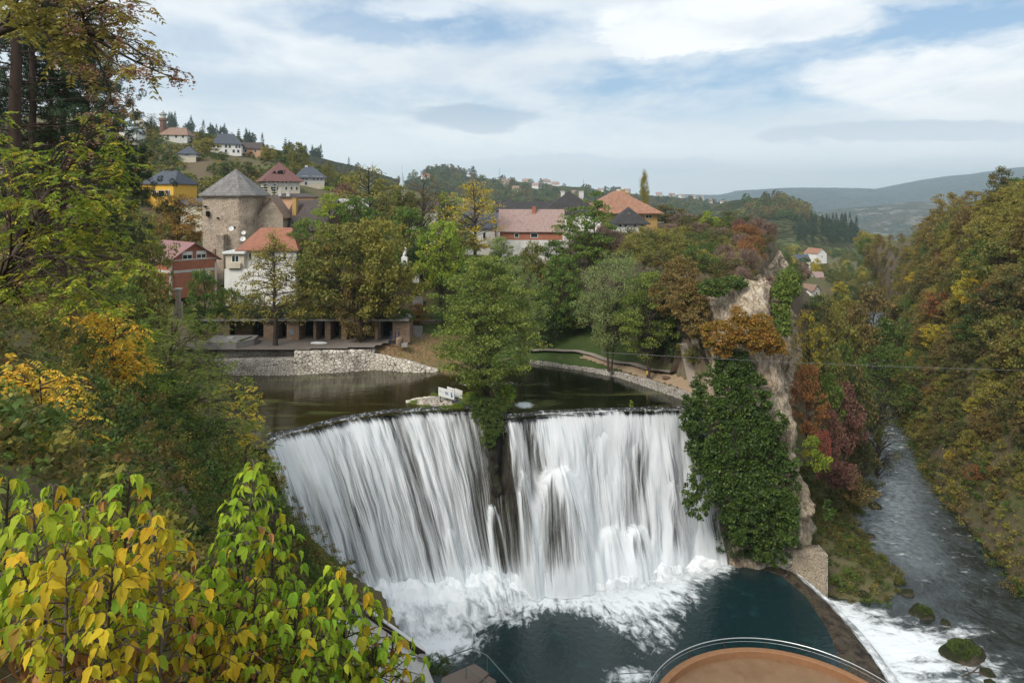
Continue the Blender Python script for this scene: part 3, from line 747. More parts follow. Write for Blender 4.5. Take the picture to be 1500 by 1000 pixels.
# spray hanging at the foot of the falls
ms = bpy.data.materials.new('spray'); ms.use_nodes = True; t_ = NT(ms.node_tree)
pv = t_.n('ShaderNodeVolumePrincipled'); pv.inputs['Color'].default_value = (0.97, 0.98, 1.0, 1); pv.inputs['Density'].default_value = 0.045; pv.inputs['Anisotropy'].default_value = 0.1
oo = t_.n('ShaderNodeOutputMaterial'); t_.l(pv.outputs[0], oo.inputs['Volume'])
for x0, x1, lab in ((-22, -4, 0), (4, 20, 1)):
    th = np.linspace(0, math.pi, 20); ph = np.linspace(0, 2 * math.pi, 33)
    fx = (x0 + x1) / 2; k_ = np.argmin(np.abs(footc[:, 0] - fx)); c_ = footc[k_]
    D_ = np.stack([np.sin(th)[:, None] * np.cos(ph)[None], np.sin(th)[:, None] * np.sin(ph)[None], np.cos(th)[:, None] + 0 * ph[None]], -1)
    sl_ = 0.30 if lab == 0 else 0.08
    k2 = 1 + 0.16 * fbm(D_, 1.5, 3, 5 + lab); S = D_ * k2[..., None] * np.array([(x1 - x0) / 2 * 1.05, 3.8, 2.6]); S[..., 1] += S[..., 0] * sl_
    S[:, -1] = S[:, 0]; S[0] = S[0].mean(0); S[-1] = S[-1].mean(0)
    S += np.array([c_[0], c_[1] - 3.0, ZP + 1.2]); S[..., 2] = np.maximum(S[..., 2], ZP + 0.06)
    o_ = link('spray', npmesh('spray', S.reshape(-1, 3), gridfaces(20, 33, True), True), ms); tag(o_, 'soft white spray drifting at the foot of the ' + ('left falls' if lab == 0 else 'right falls'), 'spray', None, 'stuff')
# ================================================================== FOLIAGE
def unit(v): return v / (np.linalg.norm(v, axis=-1, keepdims=True) + 1e-9)
def leaf_quads(C, D, L, W, rng, fold=0.25):
    """diamond leaves: centres C, directions D, lengths L, widths W"""
    n_ = len(C); D = unit(D)
    r = unit(rng.normal(size=(n_, 3))); S_ = unit(np.cross(D, r)); N = np.cross(S_, D)
    L = np.broadcast_to(np.asarray(L, float).reshape(-1, 1), (n_, 1)); W = np.broadcast_to(np.asarray(W, float).reshape(-1, 1), (n_, 1))
    a = C - D * L * 0.5; b = C + S_ * W * 0.5 + N * L * fold * 0.3 - D * L * 0.05
    c = C + D * L * 0.5; d = C - S_ * W * 0.5 + N * L * fold * 0.3 - D * L * 0.05
    V = np.stack([a, b, c, d], 1).reshape(-1, 3); F = np.arange(4 * n_).reshape(-1, 4)
    return V, F
def tube(P, r, sides=6, cap=True):
    P = np.asarray(P, float); r = np.broadcast_to(np.asarray(r, float), (len(P),))
    T = unit(np.gradient(P, axis=0)); ref = np.array([0.31, 0.17, 0.93])
    ref = np.where(np.abs(T @ ref)[:, None] > 0.95, np.array([1.0, 0, 0]), ref)
    A = unit(np.cross(T, ref)); B = np.cross(T, A)
    an = np.arange(sides) * 2 * math.pi / sides
    V = P[:, None] + r[:, None, None] * (np.cos(an)[None, :, None] * A[:, None] + np.sin(an)[None, :, None] * B[:, None])
    i = np.arange(len(P) - 1)[:, None] * sides + np.arange(sides)[None]; j = np.arange(len(P) - 1)[:, None] * sides + (np.arange(sides)[None] + 1) % sides
    return V.reshape(-1, 3), np.stack([i, j, j + sides, i + sides], -1).reshape(-1, 4)
class Acc:
    def __init__(self): self.V = []; self.F = []; self.A = []; self.n = 0
    def add(self, V, F, A=None):
        self.V.append(V); self.F.append(F + self.n); self.n += len(V)
        if A is not None: self.A.append(A)
    def mesh(self, name, smooth=False, attr='rnd'):
        V = np.concatenate(self.V); F = np.concatenate(self.F)
        at_ = {attr: ('FACE', np.concatenate(self.A))} if self.A else None
        return npmesh(name, V, F, smooth, at_)

LEAF_GAIN = 1.6
def leaf_mat(name, c1, c2, c3, k3=0.82, trans=0.35, rough=0.6):
    """c1 / c2 mixed clump by clump and leaf by leaf, c3 on a few clumps"""
    m, n = material(name)
    v = n.attr('rnd').outputs['Vector']; a, b, h = n.sep(v)
    oi = n.n('ShaderNodeObjectInfo').outputs['Random']
    t = n.m('ADD', n.m('MULTIPLY', a, 0.6), n.m('ADD', n.m('MULTIPLY', b, 0.5), n.m('MULTIPLY', n.m('SUBTRACT', oi, 0.5), 0.35)))
    c = n.mix(n.ramp(t, 0.15, 0.95, smooth=False), c1, c2)
    k = n.ramp(n.m('ADD', n.m('MULTIPLY', n.m('FRACT', n.m('MULTIPLY', a, 7.31)), 0.6), n.m('MULTIPLY', n.m('FRACT', n.m('MULTIPLY', b, 5.7)), 0.4)), k3 - 0.04, k3 + 0.08)
    c = n.mix(k, c, c3)
    hsv = n.n('ShaderNodeHueSaturation'); n.l(c, hsv.inputs['Color'])
    n.l(n.m('ADD', 0.72, n.m('MULTIPLY', n.m('FRACT', n.m('MULTIPLY', b, 13.3)), 0.56)), hsv.inputs['Value'])
    c = hsv.outputs[0]
    c = n.vm('MULTIPLY', c, (LEAF_GAIN, LEAF_GAIN, LEAF_GAIN))
    df = n.n('ShaderNodeBsdfPrincipled'); n.l(c, df.inputs['Base Color']); df.inputs['Roughness'].default_value = rough
    df.inputs['Specular IOR Level'].default_value = 0.25
    tl = n.n('ShaderNodeBsdfTranslucent'); n.l(c, tl.inputs['Color'])
    mx = n.n('ShaderNodeMixShader'); mx.inputs[0].default_value = trans
    n.l(df.outputs[0], mx.inputs[1]); n.l(tl.outputs[0], mx.inputs[2]); n.out(mx.outputs[0])
    return m
PAL = {
 'olive':   leaf_mat('leaves_olive', (0.085, 0.10, 0.022), (0.16, 0.145, 0.034), (0.22, 0.14, 0.035)),
 'golden':  leaf_mat('leaves_golden', (0.14, 0.135, 0.025), (0.22, 0.18, 0.038), (0.09, 0.12, 0.022)),
 'brown':   leaf_mat('leaves_brown', (0.10, 0.080, 0.028), (0.17, 0.115, 0.038), (0.10, 0.11, 0.025)),
 'green':   leaf_mat('leaves_green', (0.055, 0.10, 0.02), (0.12, 0.16, 0.03), (0.19, 0.19, 0.035)),
 'lime':    leaf_mat('leaves_lime', (0.10, 0.17, 0.02), (0.22, 0.25, 0.03), (0.33, 0.27, 0.03)),
 'gold_leaf': leaf_mat('leaves_gold', (0.30, 0.26, 0.025), (0.50, 0.27, 0.03), (0.16, 0.20, 0.03), 0.78),
 'yellow':  leaf_mat('leaves_yellow', (0.24, 0.22, 0.025), (0.38, 0.27, 0.03), (0.13, 0.17, 0.025)),
 'dark':    leaf_mat('leaves_dark', (0.018, 0.035, 0.010), (0.040, 0.065, 0.018), (0.06, 0.08, 0.02), trans=0.15),
 'ivy':     leaf_mat('leaves_ivy', (0.026, 0.048, 0.010), (0.056, 0.085, 0.015), (0.10, 0.14, 0.028), 0.86, trans=0.2, rough=0.45),
 'willow':  leaf_mat('leaves_willow', (0.10, 0.14, 0.045), (0.19, 0.22, 0.08), (0.14, 0.13, 0.04)),
 'poplar':  leaf_mat('leaves_poplar', (0.085, 0.12, 0.022), (0.17, 0.20, 0.04), (0.22, 0.22, 0.045), 0.8),
 'mauve':   leaf_mat('leaves_mauve', (0.12, 0.080, 0.060), (0.21, 0.14, 0.11), (0.13, 0.12, 0.04), 0.75),
 'warm':    leaf_mat('leaves_warm_tan', (0.12, 0.10, 0.028), (0.19, 0.145, 0.04), (0.16, 0.09, 0.03)),
 'rust':    leaf_mat('leaves_rust', (0.14, 0.070, 0.030), (0.22, 0.10, 0.035), (0.11, 0.09, 0.03)),
 'orange':  leaf_mat('leaves_orange', (0.15, 0.12, 0.02), (0.25, 0.125, 0.028), (0.10, 0.12, 0.02)),
 'red':     leaf_mat('leaves_red', (0.15, 0.040, 0.032), (0.21, 0.06, 0.04), (0.13, 0.10, 0.03)),
 'maroon':  leaf_mat('leaves_maroon', (0.12, 0.055, 0.045), (0.18, 0.090, 0.065), (0.12, 0.09, 0.04)),
 'needle':  leaf_mat('needles_dark', (0.014, 0.026, 0.012), (0.030, 0.050, 0.020), (0.035, 0.05, 0.02), trans=0.05),
 'ailanthus': leaf_mat('leaves_compound', (0.07, 0.125, 0.015), (0.20, 0.22, 0.022), (0.34, 0.27, 0.025), 0.72),
 'keys':    leaf_mat('seed_keys', (0.12, 0.065, 0.04), (0.22, 0.12, 0.065), (0.2, 0.15, 0.05), trans=0.15),
 'elder':   leaf_mat('leaves_yellow_green', (0.15, 0.23, 0.02), (0.29, 0.32, 0.028), (0.40, 0.25, 0.02), 0.74, trans=0.4),
 'elder_yellow': leaf_mat('leaves_bright_yellow', (0.24, 0.25, 0.018), (0.42, 0.26, 0.018), (0.22, 0.11, 0.04), 0.80, trans=0.4),
 'elder_green': leaf_mat('leaves_fresh_green', (0.12, 0.22, 0.02), (0.27, 0.34, 0.028), (0.38, 0.30, 0.03), 0.86, trans=0.4),
 'withered': leaf_mat('leaves_withered', (0.24, 0.11, 0.045), (0.33, 0.17, 0.07), (0.38, 0.24, 0.05), trans=0.2),
 'scrub':   leaf_mat('leaves_scrub', (0.040, 0.055, 0.018), (0.11, 0.095, 0.030), (0.20, 0.11, 0.04), 0.80),
 'scrubgreen': leaf_mat('leaves_scrub_green', (0.035, 0.062, 0.014), (0.085, 0.12, 0.025), (0.20, 0.17, 0.03), 0.84),
 'grass':   leaf_mat('grass_blades', (0.05, 0.09, 0.015), (0.10, 0.14, 0.03), (0.16, 0.13, 0.05)),
}
def bark_mat(name, a, b, moss=None):
    m, n = material(name); p = n.obj()
    k = n.noise(n.scale(p, (6, 6, 1.2)), 1.5, 5, 0.7)
    c = n.mix(k, a, b)
    if moss: c = n.mix(n.ramp(n.noise(p, 0.9, 4, .6), .45, .55), c, moss)
    n.out(n.pbsdf(c, 0.95, n.bump(k, 0.8, 0.05), 0.1)); return m
BARK = bark_mat('bark_grey_brown', (0.035, 0.026, 0.02), (0.11, 0.085, 0.065))
BARK_PALE = bark_mat('bark_pale', (0.09, 0.07, 0.055), (0.22, 0.18, 0.14))
BARK_PINE = bark_mat('bark_pine', (0.035, 0.024, 0.02), (0.10, 0.07, 0.055))
BARK_IVY = bark_mat('bark_with_ivy', (0.03, 0.03, 0.02), (0.08, 0.07, 0.04), (0.03, 0.055, 0.012))

def env_round(h): return np.sqrt(np.clip(1 - (2 * h - 1) ** 2, 0, 1)) ** 0.9
def env_broad(h): return np.clip(np.minimum(1, (h / 0.28) ** 0.6) * np.sqrt(np.clip(1 - ((h - 0.2) / 0.82) ** 2, 0, 1)), 0, 1)
def env_oval(h): return np.clip(np.sin(np.pi * h ** 0.8) ** 0.7, 0, 1)
def env_cone(h): return np.clip((1 - h) ** 0.85 * np.minimum(1, h / 0.06), 0, 1) 
def env_column(h): return np.clip(np.sin(np.pi * np.clip(h, 0, 1) ** 0.7), 0, 1) ** 0.5
def make_tree(name, H=12.0, Rr=5.0, env=env_round, base=0.18, ncl=110, nleaf=70, cs=0.95, flat=0.6, L=0.34, W=0.22, seed=1, shell=0.5,
              trunk_r=0.22, lean=(0, 0), stems=1, droop=0.0, twig=0.0, bare=0.0, leafdir='rand', whorl=False, gapn=0.35, branch_r=0.05, rise=(0.25, 0.7)):
    """returns (trunk mesh, crown mesh); crown from base*H to H"""
    rng = np.random.default_rng(seed)
    # stems
    acc = Acc(); stemP = []
    for s_ in range(stems):
        a0 = s_ * 2.4 + seed; sp = 0.0 if stems == 1 else 0.28 * Rr
        zz = np.linspace(0, 1, 9)
        wob = np.cumsum(rng.normal(size=(9, 2)) * 0.022 * H / 9 * 2, 0)
        x = math.cos(a0) * (0.12 * (stems > 1) + sp * zz) + lean[0] * zz * H + wob[:, 0]; y = math.sin(a0) * (0.12 * (stems > 1) + sp * zz) + lean[1] * zz * H + wob[:, 1]
        P = np.stack([x, y, zz * H * (0.93 if stems == 1 else rng.uniform(0.75, 0.93))], 1); stemP.append(P)
        rad = trunk_r * (1 - zz * 0.9) ** 0.8 * (1 if stems == 1 else 0.7); rad[0] *= 1.35
        acc.add(*tube(P, rad, 7))
    # clumps
    C = []; tries = 0
    while len(C) < ncl and tries < ncl * 30:
        tries += 1
        h = rng.uniform(0.02, 1); r = float(env(np.array(h)))
        if rng.uniform() > r ** 0.8 + 0.03: continue
        a = rng.uniform(0, 2 * math.pi); q = rng.uniform() ** shell
        if whorl: h = (round(h * whorl) + rng.normal() * 0.12) / whorl; r = float(env(np.array(min(max(h, 0.0), 1))))
        lump = 1 + 0.30 * float(vnoise(np.array([[math.cos(a) * 1.3, math.sin(a) * 1.3, h * 3.2]]), 1.0, seed)[0])
        if float(vnoise(np.array([[math.cos(a) * q * 2.2, math.sin(a) * q * 2.2, h * 4.5]]), 1.0, seed + 5)[0]) < -gapn: continue
        rr = Rr * r * q * lump
        z = (base + (1 - base) * h) * H - droop * rr
        ci = len(C) % stems; P = stemP[ci]
        fx = np.interp(z, P[:, 2], P[:, 0]); fy = np.interp(z, P[:, 2], P[:, 1])
        C.append((fx * (1 if stems == 1 else .6) + rr * math.cos(a), fy * (1 if stems == 1 else .6) + rr * math.sin(a), z, rr, ci))
    C = np.array(C)
    # branches
    for x, y, z, rr, ci in C:
        P = stemP[int(ci)]
        zb = max(base * H * 0.6, z - rr * rng.uniform(*rise)) if droop <= 0 else z + rr * droop * 0.6
        zb = min(zb, P[-1, 2])
        b = np.array([np.interp(zb, P[:, 2], P[:, 0]), np.interp(zb, P[:, 2], P[:, 1]), zb]); e = np.array([x, y, z])
        m_ = (b + e) / 2 + np.array([0, 0, 0.10 * rr]) + rng.normal(size=3) * 0.06 * rr
        Q = catmull(np.array([b, m_, e + (e - m_) * 0.1]), 5)
        r0 = branch_r * (0.6 + rr / Rr) ; acc.add(*tube(Q, np.linspace(r0, 0.014, 5), 3))
        if twig > 0:
            for t_ in range(int(twig)):
                d = unit(rng.normal(size=3) + np.array([0, 0, 0.7])); s0 = Q[rng.integers(2, 5)]
                acc.add(*tube(np.array([s0, s0 + d * 0.5 * cs + rng.normal(size=3) * .08, s0 + d * rng.uniform(0.8, 1.5) * cs]), [0.028, 0.018, 0.008], 3))
    tm = acc.mesh(name + '_trunk', True)
    # leaves
    acc = Acc()
    for k, (x, y, z, rr, ci) in enumerate(C):
        if rng.uniform() < bare: continue
        nn_ = int(nleaf * rng.uniform(0.6, 1.3)); sc = cs * rng.uniform(0.7, 1.25)
        G = rng.normal(size=(nn_, 3)); G = G / (np.linalg.norm(G, axis=1, keepdims=True)) * (rng.uniform(size=(nn_, 1)) ** 0.45)
        P = np.array([x, y, z]) + G * np.array([sc, sc, sc * flat])
        out = unit(np.array([x, y, (z - H * 0.45) * 0.6]) + 1e-6)
        if leafdir == 'up': D = G * 0.5 + np.array([0, 0, 1.2]) + rng.normal(size=(nn_, 3)) * 0.45
        elif leafdir == 'down': D = G * 0.5 + np.array([0, 0, -0.9]) + rng.normal(size=(nn_, 3)) * 0.4
        elif leafdir == 'out': D = out * 1.0 + np.array([0, 0, -0.2]) + rng.normal(size=(nn_, 3)) * 0.5
        else: D = rng.normal(size=(nn_, 3)) * 0.8 + out * 0.4
        V, F = leaf_quads(P, D, L * rng.uniform(0.7, 1.3, nn_), W * rng.uniform(0.7, 1.2, nn_), rng)
        cr = rng.uniform()
        A = np.stack([np.full(nn_, cr), rng.uniform(size=nn_), P[:, 2] / H], 1)
        acc.add(V, F, A)
    cm = acc.mesh(name + '_crown')
    return dict(name=name, trunk=tm, crown=cm, H=H, R=Rr, raw=(np.concatenate(acc.V), np.concatenate(acc.F), np.concatenate(acc.A)))

TREES = {
 'round1': make_tree('broadleaf_tree', seed=11, ncl=150, nleaf=60),
 'round2': make_tree('broadleaf_tree', seed=12, env=env_broad, ncl=150, nleaf=60, Rr=5.4, flat=0.5, lean=(0.03, 0)),
 'oval1': make_tree('broadleaf_tree', seed=13, env=env_oval, H=14, Rr=4.4, ncl=140, nleaf=60, base=0.12),
 'layer1': make_tree('broadleaf_tree', seed=14, env=env_broad, H=13, Rr=5.5, ncl=120, nleaf=85, cs=1.25, flat=0.30, base=0.15, L=0.28, W=0.18, stems=3, gapn=0.2),
 'multi': make_tree('broadleaf_tree', seed=15, env=env_oval, H=19, Rr=7.2, ncl=300, nleaf=85, cs=1.3, flat=0.38, base=0.13, L=0.30, W=0.20, stems=3, trunk_r=0.3, gapn=0.25),
 'willow1': make_tree('broadleaf_tree', seed=16, env=env_broad, H=14, Rr=6, ncl=150, nleaf=95, cs=1.2, flat=0.5, L=0.30, W=0.10, stems=2, gapn=0.25),
 'terrace': make_tree('broadleaf_tree', seed=37, env=lambda h: np.clip((1.02 - h) ** 0.75, 0, 1) * np.minimum(1, (h + .05) / .12), H=14, Rr=6.5, base=0.22, ncl=150, nleaf=44, cs=0.95, flat=0.55, L=0.26, W=0.17, twig=2, bare=0.12, gapn=0.4, trunk_r=0.26, branch_r=0.05, rise=(-0.1, 0.25)),
 'sparse': make_tree('broadleaf_tree', seed=17, env=env_round, H=13, Rr=5, ncl=95, nleaf=20, cs=0.9, L=0.28, W=0.18, twig=5, bare=0.25, gapn=0.4, trunk_r=0.24, branch_r=0.07),
 'sparse2': make_tree('broadleaf_tree', seed=27, env=env_oval, H=14, Rr=4.2, ncl=90, nleaf=32, cs=0.9, L=0.28, W=0.18, twig=3, bare=0.1, gapn=0.3, trunk_r=0.24, branch_r=0.06),
 'tallthin': make_tree('broadleaf_tree', seed=18, env=env_oval, H=15, Rr=3.2, ncl=70, nleaf=55, cs=1.0, flat=0.3, base=0.25, gapn=0.15, trunk_r=0.18, branch_r=0.04),
 'poplar1': make_tree('poplar_tree', seed=19, env=env_column, H=18, Rr=1.8, ncl=120, nleaf=45, cs=0.9, flat=1.4, base=0.05, leafdir='up'),
 'spruce': make_tree('spruce_tree', seed=20, env=env_cone, H=16, Rr=3.4, ncl=170, nleaf=45, cs=0.8, flat=0.35, base=0.05, L=0.4, W=0.12, droop=0.3, whorl=13, leafdir='out', gapn=1),
 'bush1': make_tree('shrub', seed=21, env=env_broad, H=3.4, Rr=2.2, ncl=45, nleaf=55, cs=0.62, flat=0.75, base=0.02, L=0.22, W=0.14, stems=3, trunk_r=0.07, branch_r=0.03, gapn=0.6),
 'bush2': make_tree('shrub', seed=22, env=env_round, H=3.0, Rr=2.4, ncl=50, nleaf=55, cs=0.6, flat=0.7, base=0.0, L=0.20, W=0.13, stems=4, trunk_r=0.06, branch_r=0.03, gapn=0.6),
 'twig1': make_tree('shrub', seed=23, env=env_broad, H=3.6, Rr=2.3, ncl=60, nleaf=70, cs=0.7, flat=1.0, base=0.02, L=0.55, W=0.045, stems=4, trunk_r=0.06, branch_r=0.03, twig=4, leafdir='up', gapn=0.6),
 'twig2': make_tree('shrub', seed=24, env=env_round, H=4.2, Rr=2.3, ncl=60, nleaf=60, cs=0.75, flat=1.0, base=0.02, L=0.45, W=0.07, stems=3, trunk_r=0.06, branch_r=0.03, twig=4, leafdir='up', gapn=0.6),
 'hill1': make_tree('broadleaf_tree', seed=25, env=env_round, H=10, Rr=4.6, ncl=80, nleaf=42, cs=1.15, flat=0.65, base=0.10, L=0.50, W=0.34, gapn=0.5),
 'hill2': make_tree('broadleaf_tree', seed=26, env=env_oval, H=11, Rr=4.0, ncl=80, nleaf=42, cs=1.1, flat=0.7, base=0.08, L=0.48, W=0.30, gapn=0.5),
 'hill3': make_tree('broadleaf_tree', seed=28, env=env_broad, H=9, Rr=4.8, ncl=85, nleaf=44, cs=1.1, flat=0.55, base=0.06, L=0.42, W=0.26, twig=2, gapn=0.45),
}
_first = {}
def g1(X, Y): return float(ground(np.array([X]), np.array([Y]))[0])
def put_tree(kind, X, Y, z, sx, sz, pal, label, cat, group, rot=0.0, bark=None, parts=True, sy=None):
    T_ = TREES[kind]
    r = empty(T_['name'], (X, Y, z), label, cat, group, rot); r.scale = (sx, sy or sx, sz)
    for nm, me_, mt in (('trunk', T_['trunk'], bark or BARK), ('crown', T_['crown'], PAL[pal])):
        nm = nm if 'shrub' not in T_['name'] else ('stems' if nm == 'trunk' else 'foliage')
        if not me_.materials: me_.materials.append(mt)
        o = bpy.data.objects.new(nm, me_); COL.objects.link(o); o.parent = r
        o.material_slots[0].link = 'OBJECT'; o.material_slots[0].material = mt
    return r
def tree(kind, px, Y, top, w, pal, label, cat='tree', group=None, z=None, bark=None, rot=None, dy=None):
    """stand a tree in column px at depth Y so that its top reaches row `top` and it is w pixels wide"""
    X = (px - 750) / 1000.0 * Y
    zb = (g1(X, Y) if z is None else z) - 0.15
    H = -(top - HZ) / 1000.0 * Y - zb
    T_ = TREES[kind]
    sz = max(H, 1.0) / (T_['H'] * 1.03); sx = (w / 1000.0 * Y) / (2.25 * T_['R'])
    return put_tree(kind, X, Y, zb, sx, sz, pal, label, cat, group, (px * 0.37 + Y) % 6.28 if rot is None else rot, bark)

def bake(name, items, label, cat, extra=None):
    """one mesh holding many crowns that read as a mass; items = (kind, X, Y, z, sx, sz, rot, palette)"""
    Vs, Fs, As, Ms = [], [], [], []; nv = 0
    pals = sorted({it[7] for it in items} | {e[3] for e in (extra or [])})
    for kind, X, Y, z, sx, sz, rot, pal in items:
        V, F, A = TREES[kind]['raw']
        c, s_ = math.cos(rot), math.sin(rot)
        W_ = np.stack([(V[:, 0] * c - V[:, 1] * s_) * sx + X, (V[:, 0] * s_ + V[:, 1] * c) * sx + Y, V[:, 2] * sz + z], 1)
        A = A.copy(); A[:, 0] = (A[:, 0] + rot) % 1.0
        Vs.append(W_); Fs.append(F + nv); As.append(A); Ms.append(np.full(len(F), pals.index(pal))); nv += len(V)
    for V, F, A, pal in (extra or []):
        Vs.append(V); Fs.append(F + nv); As.append(A); Ms.append(np.full(len(F), pals.index(pal))); nv += len(V)
    me_ = npmesh(name, np.concatenate(Vs), np.concatenate(Fs), False, {'rnd': ('FACE', np.concatenate(As))}, np.concatenate(Ms))
    return tag(link(name, me_, [PAL[p] for p in pals]), label, cat, None, 'stuff')
def lumps_leaves(lumps, ncl, nleaf, L, W, rng, cs=0.35, face=None, droop=0.3):
    """leaf clumps over the outer shell of ellipsoid lumps (x, y, z, rx, ry, rz)"""
    lumps = np.array(lumps, float); wts = (lumps[:, 3] * lumps[:, 5]) ** 1.0; wts /= wts.sum()
    ii = rng.choice(len(lumps), ncl, p=wts)
    G = unit(rng.normal(size=(ncl, 3)))
    if face is not None:
        f = np.array(face, float); G = unit(np.where(((G * f).sum(1) < -0.25)[:, None], -G, G))
    C = lumps[ii, :3] + G * lumps[ii, 3:6] * rng.uniform(0.72, 1.08, (ncl, 1))
    # drop clumps buried in another lump
    q = ((C[:, None] - lumps[None, :, :3]) / lumps[None, :, 3:6]); inner = ((q ** 2).sum(-1) < 0.45).any(1)
    C, G = C[~inner], G[~inner]; k_ = len(C)
    sc = cs * rng.uniform(0.7, 1.3, (k_, 1, 1))
    P = C[:, None] + unit(rng.normal(size=(k_, nleaf, 3))) * rng.uniform(size=(k_, nleaf, 1)) ** 0.5 * sc * np.array([1, 1, 0.7])
    D = G[:, None] * 0.6 + np.array([0, 0, -droop]) + rng.normal(size=(k_, nleaf, 3)) * 0.55
    N_ = k_ * nleaf
    V, F = leaf_quads(P.reshape(-1, 3), D.reshape(-1, 3), L * rng.uniform(0.6, 1.3, N_), W * rng.uniform(0.6, 1.2, N_), rng)
    A = np.stack([np.repeat(rng.uniform(size=k_), nleaf), rng.uniform(size=N_), np.zeros(N_)], 1)
    return V, F, A
def plant_from(name, V, F, A, pal, label, cat, group=None):
    return tag(link(name, npmesh(name, V, F, False, {'rnd': ('FACE', A)}), PAL[pal]), label, cat, group)
def where_(px, py, W_):
    (xs, xn), (ys, yn) = W_
    return ', ' + yn[sum(py > t for t in ys)] + ' ' + xn[sum(px > t for t in xs)]
SLOPEW = (((1260, 1330, 1400, 1455), ('at the upstream end', 'at the narrows', 'at mid slope', 'toward the right', 'at the right edge')), ((360, 430, 500, 580, 660), ('along the ridge', 'high up', 'in the upper half', 'in the lower half', 'low down', 'just above the water')))
PROMW = (((960, 1010, 1060, 1110), ('beside the ochre house', 'above the dark grotto', 'left of the pale cliff', 'over the pale cliff', 'at its outer edge')), ((345, 375, 405), ('at the back', 'in the middle', 'toward the front', 'on the front brow')))
HILLW = (((110, 200, 290, 370), ('by the left edge', 'left of the slim-trunked sapling', 'under the slim-trunked sapling', 'near the end of the lake', 'beside the falls')), ((520, 600, 680), ('high up', 'halfway up', 'low down', 'at the bottom')))
# ================================================================== TREES OF THE LAKE SHORE AND THE TOWN
G1 = 'trees around the lake'
tree('terrace', 403, 108.3, 330, 175, 'golden', 'half bare tree with thin yellow leaves on the paved terrace, trunk beside the lake wall', group=G1, z=-23.5)
tree('round1', 556, 112.5, 318, 140, 'golden', 'large golden brown broadleaf tree on the leaf-strewn bank at the end of the stone wall', group=G1)
tree('round2', 500, 114, 322, 165, 'olive', 'wide olive and brown broadleaf tree in front of the arched vaults', group=G1)
tree('hill3', 527, 110.5, 395, 75, 'brown', 'small brown-leaved tree with thin dark trunk under the large golden tree', group=G1)
tree('round1', 645, 126, 322, 100, 'lime', 'bright yellow-green tree to the right of the white statue', group=G1)
tree('oval1', 690, 122, 372, 60, 'green', 'green tree below the white wall right of the bright lime tree', group=G1)
tree('sparse2', 697, 142, 258, 110, 'yellow', 'tall airy yellow tree standing before the white gabled house', group=G1, bark=BARK)
tree('sparse2', 540, 152, 236, 125, 'golden', 'tall olive-gold tree whose split trunk is wrapped in ivy', group=G1, bark=BARK_IVY)
tree('sparse', 618, 146, 248, 80, 'brown', 'tall dark tree with bare crooked upper branches right of the white spire', group=G1)
tree('oval1', 588, 147, 268, 75, 'olive', 'tall olive tree just below the white spire', group=G1)
tree('oval1', 618, 132, 330, 70, 'dark', 'dark green tree behind the white statue', group=G1)
tree('tallthin', 482, 140, 262, 52, 'lime', 'slim yellow-green tree left of the ivy-trunked tree', group=G1)
tree('round1', 452, 124, 318, 70, 'green', 'small green tree right of the orange tiled roof', group=G1)
for px_, Y_, top_, w_, pal_, lab_ in [(665, 118.5, 440, 50, 'dark', 'dark tree at the back of the lawn left of the many-stemmed tree'), (700, 123, 395, 60, 'scrubgreen', 'dark green tree behind the crown of the many-stemmed tree'), (740, 121, 420, 60, 'olive', 'olive tree behind the right half of the many-stemmed tree'),
    (790, 116, 440, 60, 'dark', 'dark shrubby tree behind the shore path'), (845, 119, 430, 70, 'scrubgreen', 'shrubby dark green tree left of the silvery green tree'), (905, 116, 440, 60, 'dark', 'dark shrubby tree behind the twin dark trunks'), (760, 131, 372, 60, 'green', 'green tree just under the pink tiled house'), (815, 133, 350, 60, 'scrubgreen', 'dark green tree against the white wall of the unfinished house'),
    (870, 131, 340, 60, 'green', 'green tree beneath the slim dark-trunked tree'), (910, 128, 352, 60, 'golden', 'golden tree above the silvery green tree'), (960, 126, 358, 60, 'olive', 'olive tree at the left foot of the promontory'), (672, 137, 335, 60, 'olive', 'olive tree between the bright lime tree and the white gabled house'),
    (560, 129, 360, 70, 'green', 'green tree behind the large golden brown tree'), (465, 128, 350, 70, 'olive', 'olive tree behind the orange tiled roof'), (600, 140, 300, 70, 'green', 'green tree under the white spire'), (425, 117.5, 440, 50, 'olive', 'olive bush in front of the white house, beside its right corner'), (525, 140, 285, 80, 'green', 'green tree before the ivy-wrapped trunk'), (612, 121, 445, 40, 'orange', 'small orange tree beside the shaded steps')]:
    tree('round2' if px_ % 2 else 'hill3', px_, Y_, top_, w_ * 1.25, pal_, lab_, group=G1)
tree('sparse2', 655, 150, 275, 80, 'lime', 'thin yellow-green tree behind the bright lime tree', group=G1)
tree('multi', 714, 88.0, 366, 182, 'poplar', 'big many-stemmed green tree growing on the lip between the two falls', z=-26.8)
tree('willow1', 765, 103, 378, 85, 'willow', 'pale green tree on the far bank behind the tree of the falls', group=G1, z=-26.2)
tree('round2', 818, 118, 372, 95, 'green', 'dense green tree below the white house gable in the middle of the far bank', group=G1)
tree('tallthin', 868, 124, 266, 66, 'green', 'tallest slim dark-trunked tree left of the red tiled roof', group=G1, z=-18)
tree('tallthin', 833, 125, 292, 52, 'green', 'slim tree with drooping tufts in front of the black pyramid roof', group=G1, z=-18)
tree('willow1', 893, 103, 364, 125, 'willow', 'silvery green tree with twin dark trunks beside the shore path', group=G1, z=-26)
tree('layer1', 950, 99, 392, 110, 'poplar', 'layered green tree leaning over the path before the dark grotto', group=G1, z=-26)
tree('round1', 990, 112, 398, 95, 'dark', 'dark evergreen tree in the hollow beneath the promontory', group=G1, z=-25.5)
tree('round2', 940, 118, 375, 90, 'dark', 'dark tree behind the silvery green tree', group=G1, z=-24)
